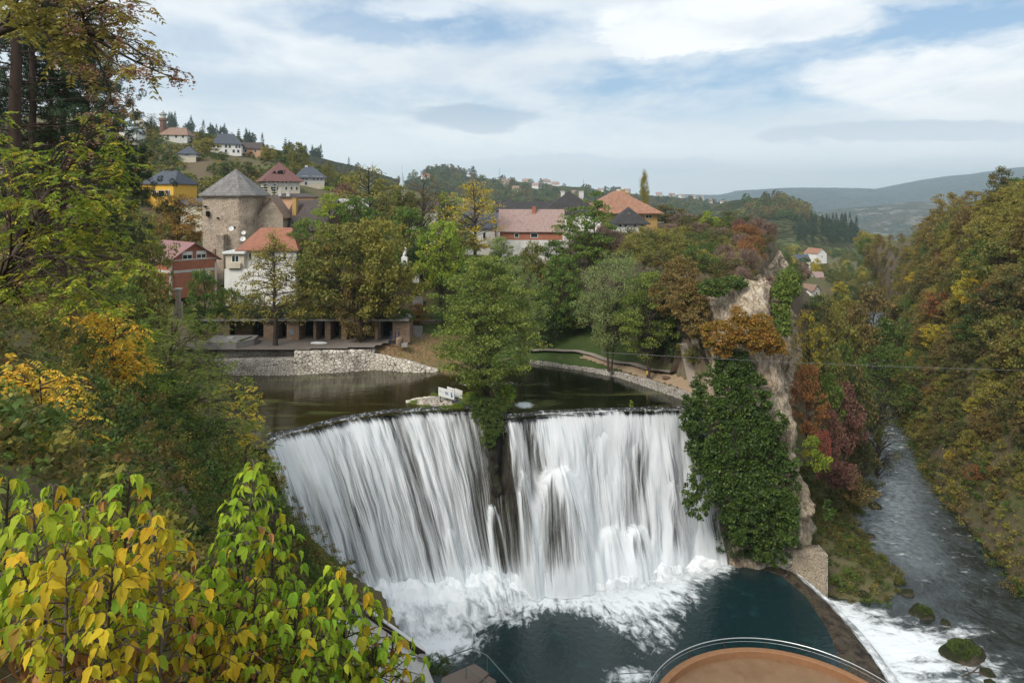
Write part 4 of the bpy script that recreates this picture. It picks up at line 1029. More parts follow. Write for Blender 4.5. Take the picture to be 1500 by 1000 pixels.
tree('oval1', 780, 128, 350, 60, 'olive', 'small olive tree in front of the red brick wall', group=G1)
tree('round2', 735, 132, 345, 60, 'willow', 'pale yellow tree below the pink tiled roof', group=G1)
tree('poplar1', 944, 232, 246, 15, 'golden', 'tall narrow poplar rising above the red tiled roof', z=-9)
tree('hill2', 1037, 150, 308, 34, 'lime', 'bright green pointed small tree on top of the promontory')
tree('round1', 262, 150, 284, 98, 'orange', 'round tree turned orange at the top beside the old stone tower')
G2 = 'trees on the town hillside'
tree('spruce', 350, 292, 187, 17, 'needle', 'dark spruce behind the white hilltop house', group=G2)
tree('spruce', 418, 262, 201, 17, 'needle', 'dark spruce left of the large round tree on the hill', group=G2)
tree('hill1', 435, 256, 209, 40, 'olive', 'large round dark olive tree above the maroon roof', group=G2)
tree('hill1', 303, 248, 202, 40, 'golden', 'rounded yellow-olive tree left of the white hilltop house', group=G2)
tree('hill1', 322, 242, 222, 32, 'scrubgreen', 'dark green round tree in front of the white hilltop house', group=G2)
tree('sparse', 222, 300, 165, 30, 'brown', 'bare tree left of the slim brown minaret', group=G2)
tree('spruce', 226, 292, 175, 18, 'needle', 'dark conifer beside the bare tree near the minaret', group=G2)
tree('tallthin', 480, 230, 233, 22, 'olive', 'slender olive tree right of the dark slate roofed white house', group=G2)
tree('spruce', 388, 182, 262, 20, 'needle', 'dark conifer left of the house with the damaged maroon roof', group=G2)
tree('spruce', 402, 180, 266, 18, 'needle', 'second dark conifer close against the maroon-roofed house', group=G2)
tree('hill3', 368, 175, 292, 40, 'scrubgreen', 'dark bush behind the stone tower roof', group=G2)
rng = np.random.default_rng(5)
labs = {'scrub': 'grey-brown bushy tree on the terraced town hillside', 'olive': 'olive green bushy tree on the terraced town hillside', 'golden': 'yellowish bushy tree on the terraced town hillside',
        'scrubgreen': 'dark green bushy tree on the terraced town hillside'}
hillspots = []
for k in range(120):
    px = rng.uniform(140, 480); Y = rng.uniform(185, 300)
    top = HZ - 1000 * g1((px - 750) / 1000 * Y, Y) / Y
    if top > 300 or Y < 172: continue
    hillspots.append((px, Y))
hs = [(330, 259), (265, 284), (287, 229), (365, 258), (418, 199), (455, 216), (230, 174), (172, 236), (190, 270), (300, 170)]
for px, Y in hillspots[:75]:
    if any(abs(px - a) < 26 and Y < b + 4 and Y > b - 45 for a, b in hs): continue
    pal = ['scrub', 'olive', 'golden', 'scrubgreen'][rng.integers(4)]
    kind = ['hill1', 'hill2', 'hill3', 'bush1', 'bush2'][rng.integers(5)]
    X = (px - 750) / 1000 * Y; s = rng.uniform(0.35, 0.65) if kind[0] == 'h' else rng.uniform(0.8, 1.4)
    put_tree(kind, X, Y, g1(X, Y) - 0.4, s, s * rng.uniform(0.8, 1.1), pal, labs[pal], 'tree', 'bushy trees between the terraces of the town hillside', rng.uniform(0, 6))
L_ = {'scrub': [], 'scrubgreen': [], 'olive': [], 'golden': []}
xx_ = rng.uniform(145, 520, 2300); yy_ = rng.uniform(165, 325, 2300); X_ = (xx_ - 750) / 1000 * yy_; gz_ = ground(X_, yy_)
for px, Y, X, gz in zip(xx_, yy_, X_, gz_):
    if any(abs(px - a) < 24 and Y < b + 3 and Y > b - 22 for a, b in hs): continue
    if vnoise(np.array([[X, Y, 0]]), .06, 12)[0] > .35: continue
    r_ = rng.uniform(.8, 2.2); L_[['scrub', 'scrubgreen', 'olive', 'golden'][rng.choice(4, p=[.3, .32, .23, .15])]].append((X, Y, gz + r_ * .25, r_ * 1.3, r_ * 1.3, r_ * .9))
bake('terrace_scrub', [], 'bushes and rough grass covering the terraced slope below the hill houses', 'scrub', [(*lumps_leaves(v, len(v) * 3, 26, .6, .34, rng, .7, (0, -.7, .7), .1), k) for k, v in L_.items()])
# belt behind the houses of the town centre
for px, Y, top, w, pal, lab in [(505, 190, 268, 40, 'maroon', 'dark reddish tree behind the slate roofs right of the ivy-trunked tree'), (560, 200, 262, 60, 'olive', 'olive tree far behind the ivy-trunked tree'),
        (640, 205, 282, 60, 'scrub', 'grey-brown tree behind the thin yellow tree'), (735, 215, 300, 50, 'scrubgreen', 'dark tree behind the long black roof'),
        (975, 190, 300, 60, 'scrub', 'brown thicket tree right of the ochre house'), (1000, 175, 312, 50, 'mauve', 'mauve bare tree on the top of the promontory behind the shrubs'),
        (1020, 165, 318, 46, 'scrub', 'brown tree left of the bright green pointed tree')]:
    tree('hill1', px, Y, top, w, pal, lab)
# ---- promontory shrubs
labs = {'mauve': 'mauve leafless shrub on the promontory', 'scrub': 'brown and green shrub on the promontory', 'golden': 'yellow-leaved shrub on the promontory',
        'olive': 'olive green shrub on the promontory', 'rust': 'rust-coloured shrub on the promontory', 'maroon': 'maroon shrub on the promontory', 'scrubgreen': 'green shrub on the promontory', 'brown': 'brown-leaved shrub on the promontory'}
spots = []
rng = np.random.default_rng(9)
tries = 0
while len(spots) < 135 and tries < 6000:
    tries += 1
    X = rng.uniform(6, 64); Y = rng.uniform(87, 165)
    if sdist(PROM, np.array([X]), np.array([Y]))[0] < 0.3: continue
    if any((X - a) ** 2 + (Y - b) ** 2 < (1.6 + 0.012 * Y) ** 2 for a, b in spots): continue
    spots.append((X, Y))
for X, Y in spots:
    px = 750 + 1000 * X / Y
    cand = ['mauve', 'scrub', 'scrub', 'scrubgreen', 'olive', 'golden']
    if 1085 < px < 1150 and 100 < Y < 150: cand = ['rust', 'maroon', 'mauve', 'mauve', 'scrub']
    if px < 1000: cand = ['golden', 'olive', 'scrub', 'mauve']
    if Y < 94: cand = ['scrub', 'mauve', 'scrubgreen']
    pal = cand[rng.integers(len(cand))]
    kind = {'mauve': ['twig1', 'twig2'], 'maroon': ['twig1', 'twig2'], 'rust': ['twig2', 'bush1']}.get(pal, ['bush1', 'bush2', 'twig2'])[rng.integers(2)]
    s = rng.uniform(0.75, 1.15) * (0.75 if Y < 95 else 1.0 if Y < 125 else 1.25)
    put_tree(kind, X, Y, g1(X, Y) - 0.3, s, s * rng.uniform(0.8, 1.05), pal, labs[pal] + where_(px, HZ + 11000 / Y, PROMW), 'shrub', 'shrubs covering the top of the promontory', rng.uniform(0, 6))
# ---- right canyon slope: one tree per crown seen
rng = np.random.default_rng(31)
RS = RSLOPE
labs = {'warm': 'tan orange tree of the canyon wood', 'scrubgreen': 'dark green tree of the canyon wood', 'golden': 'golden olive tree of the canyon wood', 'olive': 'olive green tree of the canyon wood', 'brown': 'brown autumn tree of the canyon wood',
        'scrub': 'grey-brown tree of the canyon wood', 'green': 'green tree of the canyon wood', 'yellow': 'yellow tree of the canyon wood', 'rust': 'rust-red tree of the canyon wood'}
placed = []
for k in range(9000):
    i = rng.integers(2, 48); j = rng.integers(2, 148)
    f1, f2 = rng.uniform(), rng.uniform(); p = RS[i, j] * (1 - f1) + RS[i + 1, j] * f1; p = p + (RS[i, j + 1] - RS[i, j]) * f2 if j < 147 else p
    px, py = 750 + 1000 * p[0] / p[1], HZ - 1000 * p[2] / p[1]
    if px > 1600 or px < 1150 or p[1] > 400 or p[1] < 70: continue
    dmin = 2.7 + 0.0075 * p[1]
    if any((p[0] - a[0]) ** 2 + (p[1] - a[1]) ** 2 + (p[2] - a[2]) ** 2 < dmin ** 2 for a in placed): continue
    if py > 740 and px > 1430: continue
    placed.append(p)
    if len(placed) >= 560: break
placed.sort(key=lambda p: p[1])
bakeit = []
for ip, p in enumerate(placed):
    px, py = 750 + 1000 * p[0] / p[1], HZ - 1000 * p[2] / p[1]
    zone = vnoise(np.array([[p[0], p[1], p[2]]]), 0.045, 4)[0]
    if zone > 0.25: cand = ['golden', 'warm', 'golden', 'brown']
    elif zone > -0.15: cand = ['golden', 'warm', 'brown', 'scrub']
    else: cand = ['olive', 'scrub', 'warm', 'scrubgreen']
    if py > 560: cand = ['brown', 'scrub', 'olive', 'golden']
    pal = cand[rng.integers(4)]
    if rng.uniform() < 0.05: pal = 'yellow'
    if rng.uniform() < 0.025: pal = 'rust'
    db = segdist(BANKR[:, :2], np.array([p[0]]), np.array([p[1]]))[0]
    kind = ['hill1', 'hill2', 'hill3', 'hill3'][rng.integers(4)]
    s = rng.uniform(0.52, 0.98) * np.interp(db, [0, 5, 14], [0.30, 0.55, 1.0]) * (0.85 if p[1] < 110 else 1.05)
    if ip < 150: put_tree(kind, p[0], p[1], p[2] - 0.4 - 0.5 * s, s, s * rng.uniform(0.75, 1.15), pal, labs[pal] + where_(px, py, SLOPEW), 'tree', 'autumn trees of the right canyon slope', rng.uniform(0, 6))
    else: bakeit.append((kind, p[0], p[1], p[2] - 0.4 - 0.5 * s, s, s * rng.uniform(0.75, 1.15), rng.uniform(0, 6), pal))
for k in range(90):
    i = rng.integers(4, 50); j = rng.integers(104, 150); p = RS[i, j]; s = rng.uniform(.55, .95)
    bakeit.append((['hill1', 'hill2', 'hill3'][k % 3], p[0], p[1], p[2] - .6, s, s, rng.uniform(0, 6), ['olive', 'brown', 'golden', 'scrubgreen', 'yellow', 'scrub'][rng.integers(6)]))
bake('woodland', bakeit, 'dense mixed autumn wood covering the farther part of the right canyon slope', 'woodland')
# scrub under the trees of the slope
extra = []
for pal, seed_ in (('scrub', 1), ('brown', 2), ('golden', 3), ('scrubgreen', 4)):
    r2 = np.random.default_rng(400 + seed_); L_ = []
    for k in range(900):
        i = int((44 if k < 380 else 24) * r2.uniform() ** 1.3); j = r2.integers(0, 110 if k < 380 else 62); p = RS[i, j]
        if p[0] / p[1] > 0.85 or p[1] > 240: continue
        rr = r2.uniform(0.8, 1.9); L_.append((p[0], p[1], p[2] + 0.1, rr * 1.2, rr * 1.2, rr * 0.8))
    V, F, A = lumps_leaves(L_, 5000, 28, 0.28, 0.16, r2, 0.5); extra.append((V, F, A, pal))
bake('slope_undergrowth', [], 'low brown and green undergrowth between the trees of the right canyon slope', 'undergrowth', extra)
def slope_at(px, py):
    P = RS.reshape(-1, 3); qx = 750 + 1000 * P[:, 0] / P[:, 1]; qy = HZ - 1000 * P[:, 2] / P[:, 1]
    d = (qx - px) ** 2 + (qy - py) ** 2 + P[:, 1] * 0.05
    return P[d.argmin()]
p = slope_at(1370, 405); put_tree('hill2', p[0] - 1.5, p[1] - 4, p[2] - .3, .42, .62, 'red', 'single bright red tree on the right canyon slope', 'tree', None)
p = slope_at(1478, 600); put_tree('hill2', p[0], p[1] - 2, p[2], .35, .40, 'rust', 'small orange-red tree at the right edge of the slope above the river', 'tree', None)
for px, py, s, lab in [(1492, 262, 0.75, 'large dark pine at the right edge on the ridge of the canyon slope'), (1470, 275, 0.6, 'dark pine left of the largest pine on the right ridge'),
                       (1443, 292, 0.42, 'small dark pine on the right ridge line'), (1486, 330, 0.5, 'dark pine below the ridge at the right edge')]:
    p = slope_at(px, py); put_tree('spruce', p[0], p[1], p[2] - 1, s * 1.2, s, 'needle', lab, 'pine', None)
# ---- left river bank under the promontory: taller autumn trees
G3 = 'autumn trees on the left river bank'
for kind, px, Y, top, w, pal, lab in [
    ('sparse2', 1185, 100, 448, 60, 'yellow', 'slim tree with yellow leaves just right of the promontory cliff'),
    ('hill3', 1200, 112, 470, 70, 'olive', 'olive tree behind the slim yellow tree'),
    ('hill3', 1182, 96, 530, 60, 'rust', 'rusty brown tree clinging beside the pale rock pillar'),
    ('hill2', 1215, 104, 545, 50, 'green', 'green tree at the foot of the promontory'),
    ('hill3', 1215, 98, 598, 60, 'maroon', 'dark red shrubby tree right of the pale rock pillar'),
    ('hill1', 1237, 108, 560, 60, 'maroon', 'dusky pink-brown tree on the river bank'),
    ('bush1', 1195, 91, 640, 45, 'lime', 'yellow-green bush right of the rock pillar'),
    ('bush2', 1203, 92, 630, 32, 'red', 'crimson bush beside the yellow-green bush'),
    ('hill3', 1250, 118, 530, 80, 'scrub', 'grey-brown tree overhanging the river'),
    ('sparse', 1285, 122, 555, 100, 'scrub', 'dark bare tree leaning over the bright water of the river'),
    ('hill1', 1235, 130, 500, 80, 'scrubgreen', 'dark green tree on the river bank below the yellow slim tree'),
    ('layer1', 1290, 150, 500, 110, 'scrubgreen', 'grey-green layered tree spreading over the river'),
    ('hill1', 1225, 160, 455, 70, 'olive', 'olive tree further up the left river bank'),
    ('hill2', 1255, 175, 440, 70, 'brown', 'brown tree further up the left river bank'),
    ('hill1', 1300, 178, 465, 90, 'scrubgreen', 'dark tree where the river bends out of sight'),
    ('hill2', 1240, 205, 430, 60, 'golden', 'golden tree above the bend of the river'),
    ('hill1', 1280, 215, 420, 80, 'brown', 'russet brown tree above the bend of the river'),
    ('hill1', 1200, 225, 432, 60, 'scrubgreen', 'dark tree in front of the nearest valley house'),
    ('sparse2', 1212, 150, 425, 40, 'golden', 'thin bare-topped golden tree before the valley houses'),
    ('bush2', 1225, 100, 668, 70, 'maroon', 'dull red bush low on the river bank'),
    ('bush1', 1250, 102, 690, 70, 'brown', 'brown bush low on the river bank'),
    ('hill3', 1262, 112, 640, 60, 'scrub', 'brown tree rooted at the water edge of the left bank')]:
    zt = -(top - HZ) / 1000.0 * Y; zg = g1((px - 750) / 1000 * Y, Y)
    hmax = {'bush1': 4.2, 'bush2': 4.2}.get(kind, max(6.0, w / 1000 * Y * 1.9))
    tree(kind, px, Y, top, w, pal, lab, group=G3, z=max(zg, zt - hmax))
# ---- valley trees
rng = np.random.default_rng(77)
bakeit = []
for k in range(260):
    px = rng.uniform(1110, 1330); Y = rng.uniform(255, 760)
    X = (px - 750) / 1000 * Y
    if any(abs(px - a) < c_ and -75 < Y - b < 6 for a, b, c_ in ((1183, 345, 18), (1186, 390, 14), (1205, 385, 14), (1180, 480, 14), (1205, 520, 16))): continue
    pal = ['olive', 'yellow', 'scrubgreen', 'golden'][rng.choice(4, p=[.35, .12, .33, .2])]
    s = rng.uniform(0.5, 0.95)
    bakeit.append((['hill1', 'hill2'][rng.integers(2)], X, Y, g1(X, Y) - .5, s, s, rng.uniform(0, 6), pal))
bake('valley_trees', bakeit, 'mixed trees filling the valley floor around the far houses', 'trees')
# ================================================================== PROMONTORY CLIFF, IVY, BANKS
def loft(name, sections, m, seed, amp, nu=160, freq=0.4, nrm_sign=1, kind='structure', sub=70):
    """sections: list of polylines (same count) from top to bottom"""
    Q = np.array([resample(s, nu) for s in sections])
    Q = np.stack([catmull(Q[:, j], sub) for j in range(nu)], 1)
    dU = np.gradient(Q, axis=1); dV = np.gradient(Q, axis=0); N = unit(np.cross(dV, dU)) * nrm_sign
    P3 = Q * np.array([1, 1, 0.7])
    d = amp * fbm(P3, freq, 5, seed, 0.55) + amp * 0.9 * (0.5 - np.abs(vnoise(P3, freq * 0.6, seed + 3)))
    Q = Q + N * d[..., None]
    return struct(name, npmesh(name, Q.reshape(-1, 3), gridfaces(sub, nu), True), m), Q, N
levels = [(-10.9, 27.5, 33.0, 3.0), (-12.0, 26.6, 33.8, 1.5), (-14, 25.9, 34.0, 0.4), (-18, 25.6, 34.6, 0.2), (-22, 26.5, 34.8, 0.2), (-27, 26.0, 35.6, 0.3), (-31, 25.6, 36.6, 0), (-35, 25.4, 37.2, 0),
          (-38.5, 25.2, 38.6, -0.6), (-40, 25.2, 39.6, -1.0), (-41.5, 25.4, 38.0, 0.3), (-45, 25.5, 38.4, 0), (-49, 25.4, 38.8, 0)]
secs = []
for z, xw, xe, back in levels:
    lowr = lambda yy_: z - (3.2 * float(smooth(np.array(yy_), 94, 112)) if z > -17 else 0)
    secs.append([(xw - 0.6, 101, z), (xw - 0.3, 94 + back, z), (xw + 0.6, 89.6 + back, z), (xw + 3, 87.2 + back, z), ((xw + xe) / 2 + 0.5, 86.1 + back, z), (xe - 1.6, 86.3 + back, z), (xe, 88.4 + back, z), (xe + 0.9, 93, z), (xe + 2.2, 99, lowr(99)), (xe + 6.5, 112, lowr(112)), (xe + 13, 128, lowr(128)), (xe + 23, 148, lowr(148)), (xe + 40, 186, lowr(186))])
_, QC, NC = loft('promontory_cliff', secs, M_TUFA, 201, 1.15, 300, 0.38, -1, sub=130)
# west wall of the promontory over the lake path, with an overhanging brow
wl = [(26.2, 93), (24.6, 98), (23.6, 104), (20.5, 113), (15, 122.5), (8.5, 132)]
secs = []
for z, o in ((-10.8, -2.5), (-12, -0.6), (-14, 1.0), (-17, 1.6), (-20, 0.4), (-23, -0.2), (-26.6, 0.3)):
    secs.append([(x - o * 0.85, y - o * 0.5, z) for x, y in wl])
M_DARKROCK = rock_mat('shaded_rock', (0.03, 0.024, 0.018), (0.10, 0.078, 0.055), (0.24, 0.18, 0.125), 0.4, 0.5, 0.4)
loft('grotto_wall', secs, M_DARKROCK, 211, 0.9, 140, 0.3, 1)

rng = np.random.default_rng(61)
def lump(px, py, Y, r, rz=None): 
    p = at(px, py, Y); return (p.x, p.y, p.z, r, r * 0.8, rz or r)
ivy = [lump(1072, 538, 86.8, 2.6), lump(1052, 570, 86, 3.0), lump(1088, 580, 86, 3.4), lump(1038, 618, 85.2, 3.2), lump(1080, 645, 85.5, 3.9), lump(1118, 668, 86, 2.8), lump(1100, 625, 86.3, 2.6), lump(1022, 650, 85.8, 1.6), lump(1032, 668, 85.2, 1.7),
       lump(1055, 690, 84.8, 3.2), lump(1100, 710, 85.3, 3.8), lump(1135, 700, 86, 2.8), lump(1140, 745, 86, 2.2), lump(1095, 750, 85.4, 3.0), lump(1120, 780, 85.8, 2.4), lump(1070, 725, 85, 2.3), lump(1030, 598, 85.2, 2.0)]
ivy += [(q[0] + rng.normal() * q[3] * .75, q[1] - 1.0 - rng.uniform(0, 1.0), q[2] - rng.uniform(-.6, 1.2) * q[3], q[3] * rng.uniform(.25, .5), q[3] * .35, q[3] * rng.uniform(.35, .8)) for q in list(ivy) * 4]
V, F, A = lumps_leaves(ivy, 3400, 34, 0.32, 0.25, rng, 0.5, (0, -1, 0.1), 0.5)
plant_from('ivy', V, F, A, 'ivy', 'thick dark green ivy curtain hanging down the cliff beside the right end of the falls', 'ivy')
ob = [lump(1058, 490, 84.5, 2.2, 1.7), lump(1085, 482, 84.3, 2.0, 1.5), lump(1110, 492, 84.5, 2.3, 1.7), lump(1128, 503, 85, 1.6, 1.3), lump(1047, 505, 85, 1.3, 1.2)]
ob += [(q[0] + rng.normal() * q[3] * .5, q[1] - rng.uniform(0, .8), q[2] + rng.normal() * q[5] * .7, q[3] * rng.uniform(.25, .55), q[3] * .35, q[5] * rng.uniform(.3, .7)) for q in list(ob) * 3]
V, F, A = lumps_leaves(ob, 700, 34, 0.26, 0.2, rng, 0.45, (0, -1, 0.3), 0.1)
plant_from('overhanging_bush', V, F, A, 'orange', 'orange and olive bush overhanging the ivy halfway up the pale cliff', 'bush')
V, F, A = lumps_leaves([lump(1142, 440, 89.5, 1.3, 3.2), lump(1150, 415, 90, 1.6, 2.0), lump(1146, 470, 89, 1.0, 2.0)], 260, 36, 0.28, 0.2, rng, 0.45, (0.3, -1, 0), 0.6)
plant_from('ivy', V, F, A, 'green', 'light green ivy strand on the right corner of the pale cliff top', 'ivy')
V, F, A = lumps_leaves([lump(1075, 414, 88, 1.6, 0.8), lump(1045, 422, 88, 1.8, 1.0)], 150, 36, 0.28, 0.2, rng, 0.45, (0, -1, 0.3), 0.6)
plant_from('ivy', V, F, A, 'scrubgreen', 'green creeper spilling over the brow of the pale cliff', 'ivy')
V, F, A = lumps_leaves([lump(1010, 440, 92, 2.6, 3), lump(1022, 470, 90.5, 1.8, 2.4), lump(985, 430, 96, 3, 3), lump(1000, 400, 95, 2.6, 2.2)], 420, 36, 0.3, 0.2, rng, 0.55, (-0.5, -1, 0.1), 0.6)
plant_from('bramble', V, F, A, 'brown', 'brown bramble hanging over the dark grotto left of the cliff', 'bramble')
V, F, A = lumps_leaves([lump(985, 470, 103, 3.4, 3.4), lump(965, 490, 106, 3, 3), lump(1000, 500, 100, 2.4, 3), lump(955, 455, 108, 3, 3)], 420, 36, 0.3, 0.22, rng, 0.55, (-0.5, -1, 0.1), 0.6)
plant_from('ivy', V, F, A, 'dark', 'almost black ivy covering the grotto wall above the path', 'ivy')

# rocky plug and bushes between the two falls
secs = []
for z, hw, fy in ((-26.2, 1.0, 1.5), (-26.7, 1.8, 0.0), (-29, 1.3, -0.4), (-33, 0.85, -0.6), (-38, 0.6, -0.6), (-43, 0.5, -0.3), (-47.5, 0.6, 0.2)):
    cx = np.interp(z, [-47, -27], [-1.3, -2.5])
    secs.append([(cx - hw - 0.8, 88.5, z), (cx - hw, 86.2 + fy, z), (cx - hw * 0.5, 84.9 + fy, z), (cx + hw * 0.5, 84.6 + fy, z), (cx + hw, 85.4 + fy, z), (cx + hw + 0.8, 88, z)])
loft('falls_divide', secs, M_WETROCK, 221, 0.45, 60, 0.8, -1, sub=60)
V, F, A = lumps_leaves([lump(712, 598, 85.5, 1.8, 1.3), lump(735, 590, 85, 1.2, 1.3), lump(697, 588, 87, 1.3, 0.9), lump(722, 622, 84.6, 1.5, 1.7), lump(716, 642, 84.3, 0.9, 1.0), lump(742, 575, 86, 1.1, 1.0), lump(700, 610, 85.5, 0.9, 1.0)], 420, 34, 0.20, 0.11, rng, 0.4, (0, -1, 0.4), 0.4)
plant_from('bush', V, F, A, 'scrubgreen', 'wet green bushes at the foot of the many-stemmed tree between the falls', 'bush')
V, F, A = lumps_leaves([lump(742, 580, 85.5, 0.9, 1.6), lump(690, 582, 88, 1.5, 0.6)], 120, 34, 0.20, 0.11, rng, 0.4, (0, -1, 0.4), 0.1)
plant_from('bush', V, F, A, 'lime', 'bright green bush tuft at the right side of the falls divide', 'bush')
L_ = [(34.5 + (Y - 90) * .48 + rng.normal() * .5, Y, -12.2 - max(0, min(2.2, (Y - 94) * .12)) + rng.uniform(-1.5, .6), rng.uniform(.9, 1.6), 1.3, rng.uniform(.8, 1.6)) for Y in np.linspace(92, 150, 46)]
for pal, nm_ in (('mauve', 'mauve bramble fringe along the outer rim of the promontory'), ('scrubgreen', 'green creeper fringe along the outer rim of the promontory')):
    V, F, A = lumps_leaves(L_[::2] if pal == 'mauve' else L_[1::2], 420, 34, .32, .15, rng, .55, (.5, -1, .3), .3); plant_from('bramble', V, F, A, pal, nm_, 'bramble')
# moss and plants under the ivy at the foot of the cliff
V, F, A = lumps_leaves([lump(1075, 800, 87.2, 2.6, 0.9), lump(1110, 805, 87, 2.6, 0.9), lump(1055, 770, 88, 1.5, 2.2), lump(1150, 800, 87, 2, 1.0), lump(1085, 775, 87.4, 2, 1.4)], 320, 30, 0.22, 0.12, rng, 0.4, (0, -1, 0.4), 0.2)
plant_from('mossy_plants', V, F, A, 'dark', 'dark mossy plants on the ledge under the ivy curtain', 'plants')
# left bank spit: low scrub and grass
L1, L2 = [], []
xx_ = rng.uniform(38, 56, 900); yy_ = rng.uniform(84, 118, 900); sd_ = sdist(LOWL, xx_, yy_); gg_ = ground(xx_, yy_)
for k, (X, Y, s_, gz) in enumerate(zip(xx_, yy_, sd_, gg_)):
    if s_ < 0.25: continue
    r_ = rng.uniform(0.3, 0.85); (L1 if k % 3 else L2).append((X, Y, gz + 0.05, r_ * 1.3, r_ * 1.3, r_ * 0.9))
e1 = lumps_leaves(L1, 1500, 34, 0.26, 0.08, rng, 0.42, (0, -.4, 1), -0.5); e2 = lumps_leaves(L2, 700, 34, 0.24, 0.14, rng, 0.42, (0, -.4, 1), -0.2)
e3 = lumps_leaves(L1[::3], 300, 34, 0.26, 0.14, rng, 0.5, (0, -.4, 1), -0.2)
bake('bank_undergrowth', [], 'low green and brown scrub covering the point of land below the rock pillar', 'undergrowth', [(*e1, 'scrub'), (*e2, 'scrubgreen'), (*e3, 'olive')])
for x_, y_, s, lab, pal in [(41.5, 86.6, 0.55, 'round green bush behind the stone wall corner by the weir', 'green'), (43.4, 87.4, 0.45, 'small green bush near the tip of the low bank', 'green')]:
    put_tree('bush1', x_, y_, g1(x_, y_) - 0.1, s, s, pal, lab, 'bush', None)
# undergrowth over the left hillside
zones = {'olive': [], 'scrub': [], 'scrubgreen': [], 'brown': [], 'golden': [], 'green': [], 'dark': []}
near = {k: [] for k in zones}
rng = np.random.default_rng(88)
uu_ = rng.uniform(-0.92, -0.12, 9000); yy_ = np.exp(rng.uniform(math.log(5.0), math.log(112), 9000)); xx_ = uu_ * yy_
ok_ = ~((yy_ > 60) & (uu_ > -0.36)) & ~((yy_ > 98) & (uu_ > -0.52)) & (sdist(UP, xx_, yy_) > 0) & (sdist(LAKE, xx_, yy_) < -1.5)
uu_, yy_, xx_ = uu_[ok_], yy_[ok_], xx_[ok_]; gg_ = ground(xx_, yy_); zn_ = vnoise(np.stack([uu_ * 6, np.log(yy_) * 5, uu_ * 0], -1), 1.0, 5)
for u, Y, X, gz, zn in zip(uu_, yy_, xx_, gg_, zn_):
    pal = ['scrub', 'scrubgreen', 'brown', 'scrub', 'golden', 'scrubgreen'][rng.integers(6)]
    if -0.52 < u < -0.40 and Y > 18: pal = ['dark', 'scrubgreen', 'dark', 'green'][rng.integers(4)]
    if zn > 0.45: pal = 'green'
    if zn < -0.5: pal = 'golden'
    r_ = (0.30 + 0.016 * Y) * rng.uniform(0.6, 1.5)
    (near if Y < 22 else zones)[pal].append((X, Y, gz + r_ * 0.25, r_, r_, r_ * rng.uniform(0.6, 1.1)))
pxx = rng.uniform(375, 620, 1500); yyy = rng.uniform(26, 73, 1500); xxx = (pxx - 750) / 1000 * yyy; sdd = sdist(UP, xxx, yyy); ggg = ground(xxx, yyy)
for u, Y, X, gz, sd0 in zip(pxx, yyy, xxx, ggg, sdd):
    if sd0 < -1.0 or (Y > 62 and u > 500): continue
    r_ = rng.uniform(.6, 1.3); zones[['scrub', 'scrubgreen', 'brown', 'golden', 'green', 'scrubgreen'][rng.integers(6)]].append((X, Y, gz + r_ * .4, r_, r_, r_ * .9))
pxx = rng.uniform(395, 530, 420); yyy = rng.uniform(62, 76, 420); xxx = (pxx - 750) / 1000 * yyy; sdd = sdist(UP, xxx, yyy); ggg = ground(xxx, yyy)
for X, Y, gz, sd0 in zip(xxx, yyy, ggg, sdd):
    if sd0 < -.4 or gz < -45.5: continue
    r_ = rng.uniform(.7, 1.4); zones[['scrub', 'scrubgreen', 'brown', 'golden', 'green', 'olive'][rng.integers(6)]].append((X, Y, gz + r_ * .4, r_, r_, r_ * .9))
for px, Y, s_, pal, lab in [(442, 70, .9, 'olive', 'olive bush overhanging the left edge of the falls, highest of three'), (462, 71, .75, 'golden', 'brownish bush at the left edge of the falls'), (478, 70, .8, 'green', 'fresh green bush lowest at the left edge of the falls'), (432, 67, .9, 'scrubgreen', 'dark bush behind the fresh green stem at the left edge of the falls')]:
    X = (px - 750) / 1000 * Y; put_tree('bush1' if px % 4 else 'bush2', X, Y, g1(X, Y) - .2, s_, s_ * 1.1, pal, lab, 'shrub', None)
pxx = rng.uniform(90, 345, 900); yyy = rng.uniform(10, 27, 900); xxx = (pxx - 750) / 1000 * yyy; ggg = ground(xxx, yyy)
for X, Y, gz in zip(xxx, yyy, ggg):
    r_ = rng.uniform(.3, .8); near[['scrub', 'scrubgreen', 'brown', 'scrubgreen', 'dark', 'olive'][rng.integers(6)]].append((X, Y, gz + r_ * .4, r_, r_, r_))
extra = []
for dct, f_, L_, W_, nl_ in ((zones, 2.2, 0.17, 0.10, 36), (near, 2.2, 0.075, 0.045, 34)):
    for pal, ls in dct.items():
        if not ls: continue
        arr = np.array(ls); sc_ = arr[:, 1].mean() / (45 if dct is zones else 12)
        V, F, A = lumps_leaves(ls, int(len(ls) * f_), nl_, L_ * (0.6 + 0.4 * sc_), W_ * (0.6 + 0.4 * sc_), rng, 0.36 if dct is zones else 0.16, (0, -.6, 0.8), 0.1)
        extra.append((V, F, A, pal))
bake('hillside_undergrowth', [], 'tangled green, brown and yellow undergrowth covering the left hillside', 'undergrowth', extra)
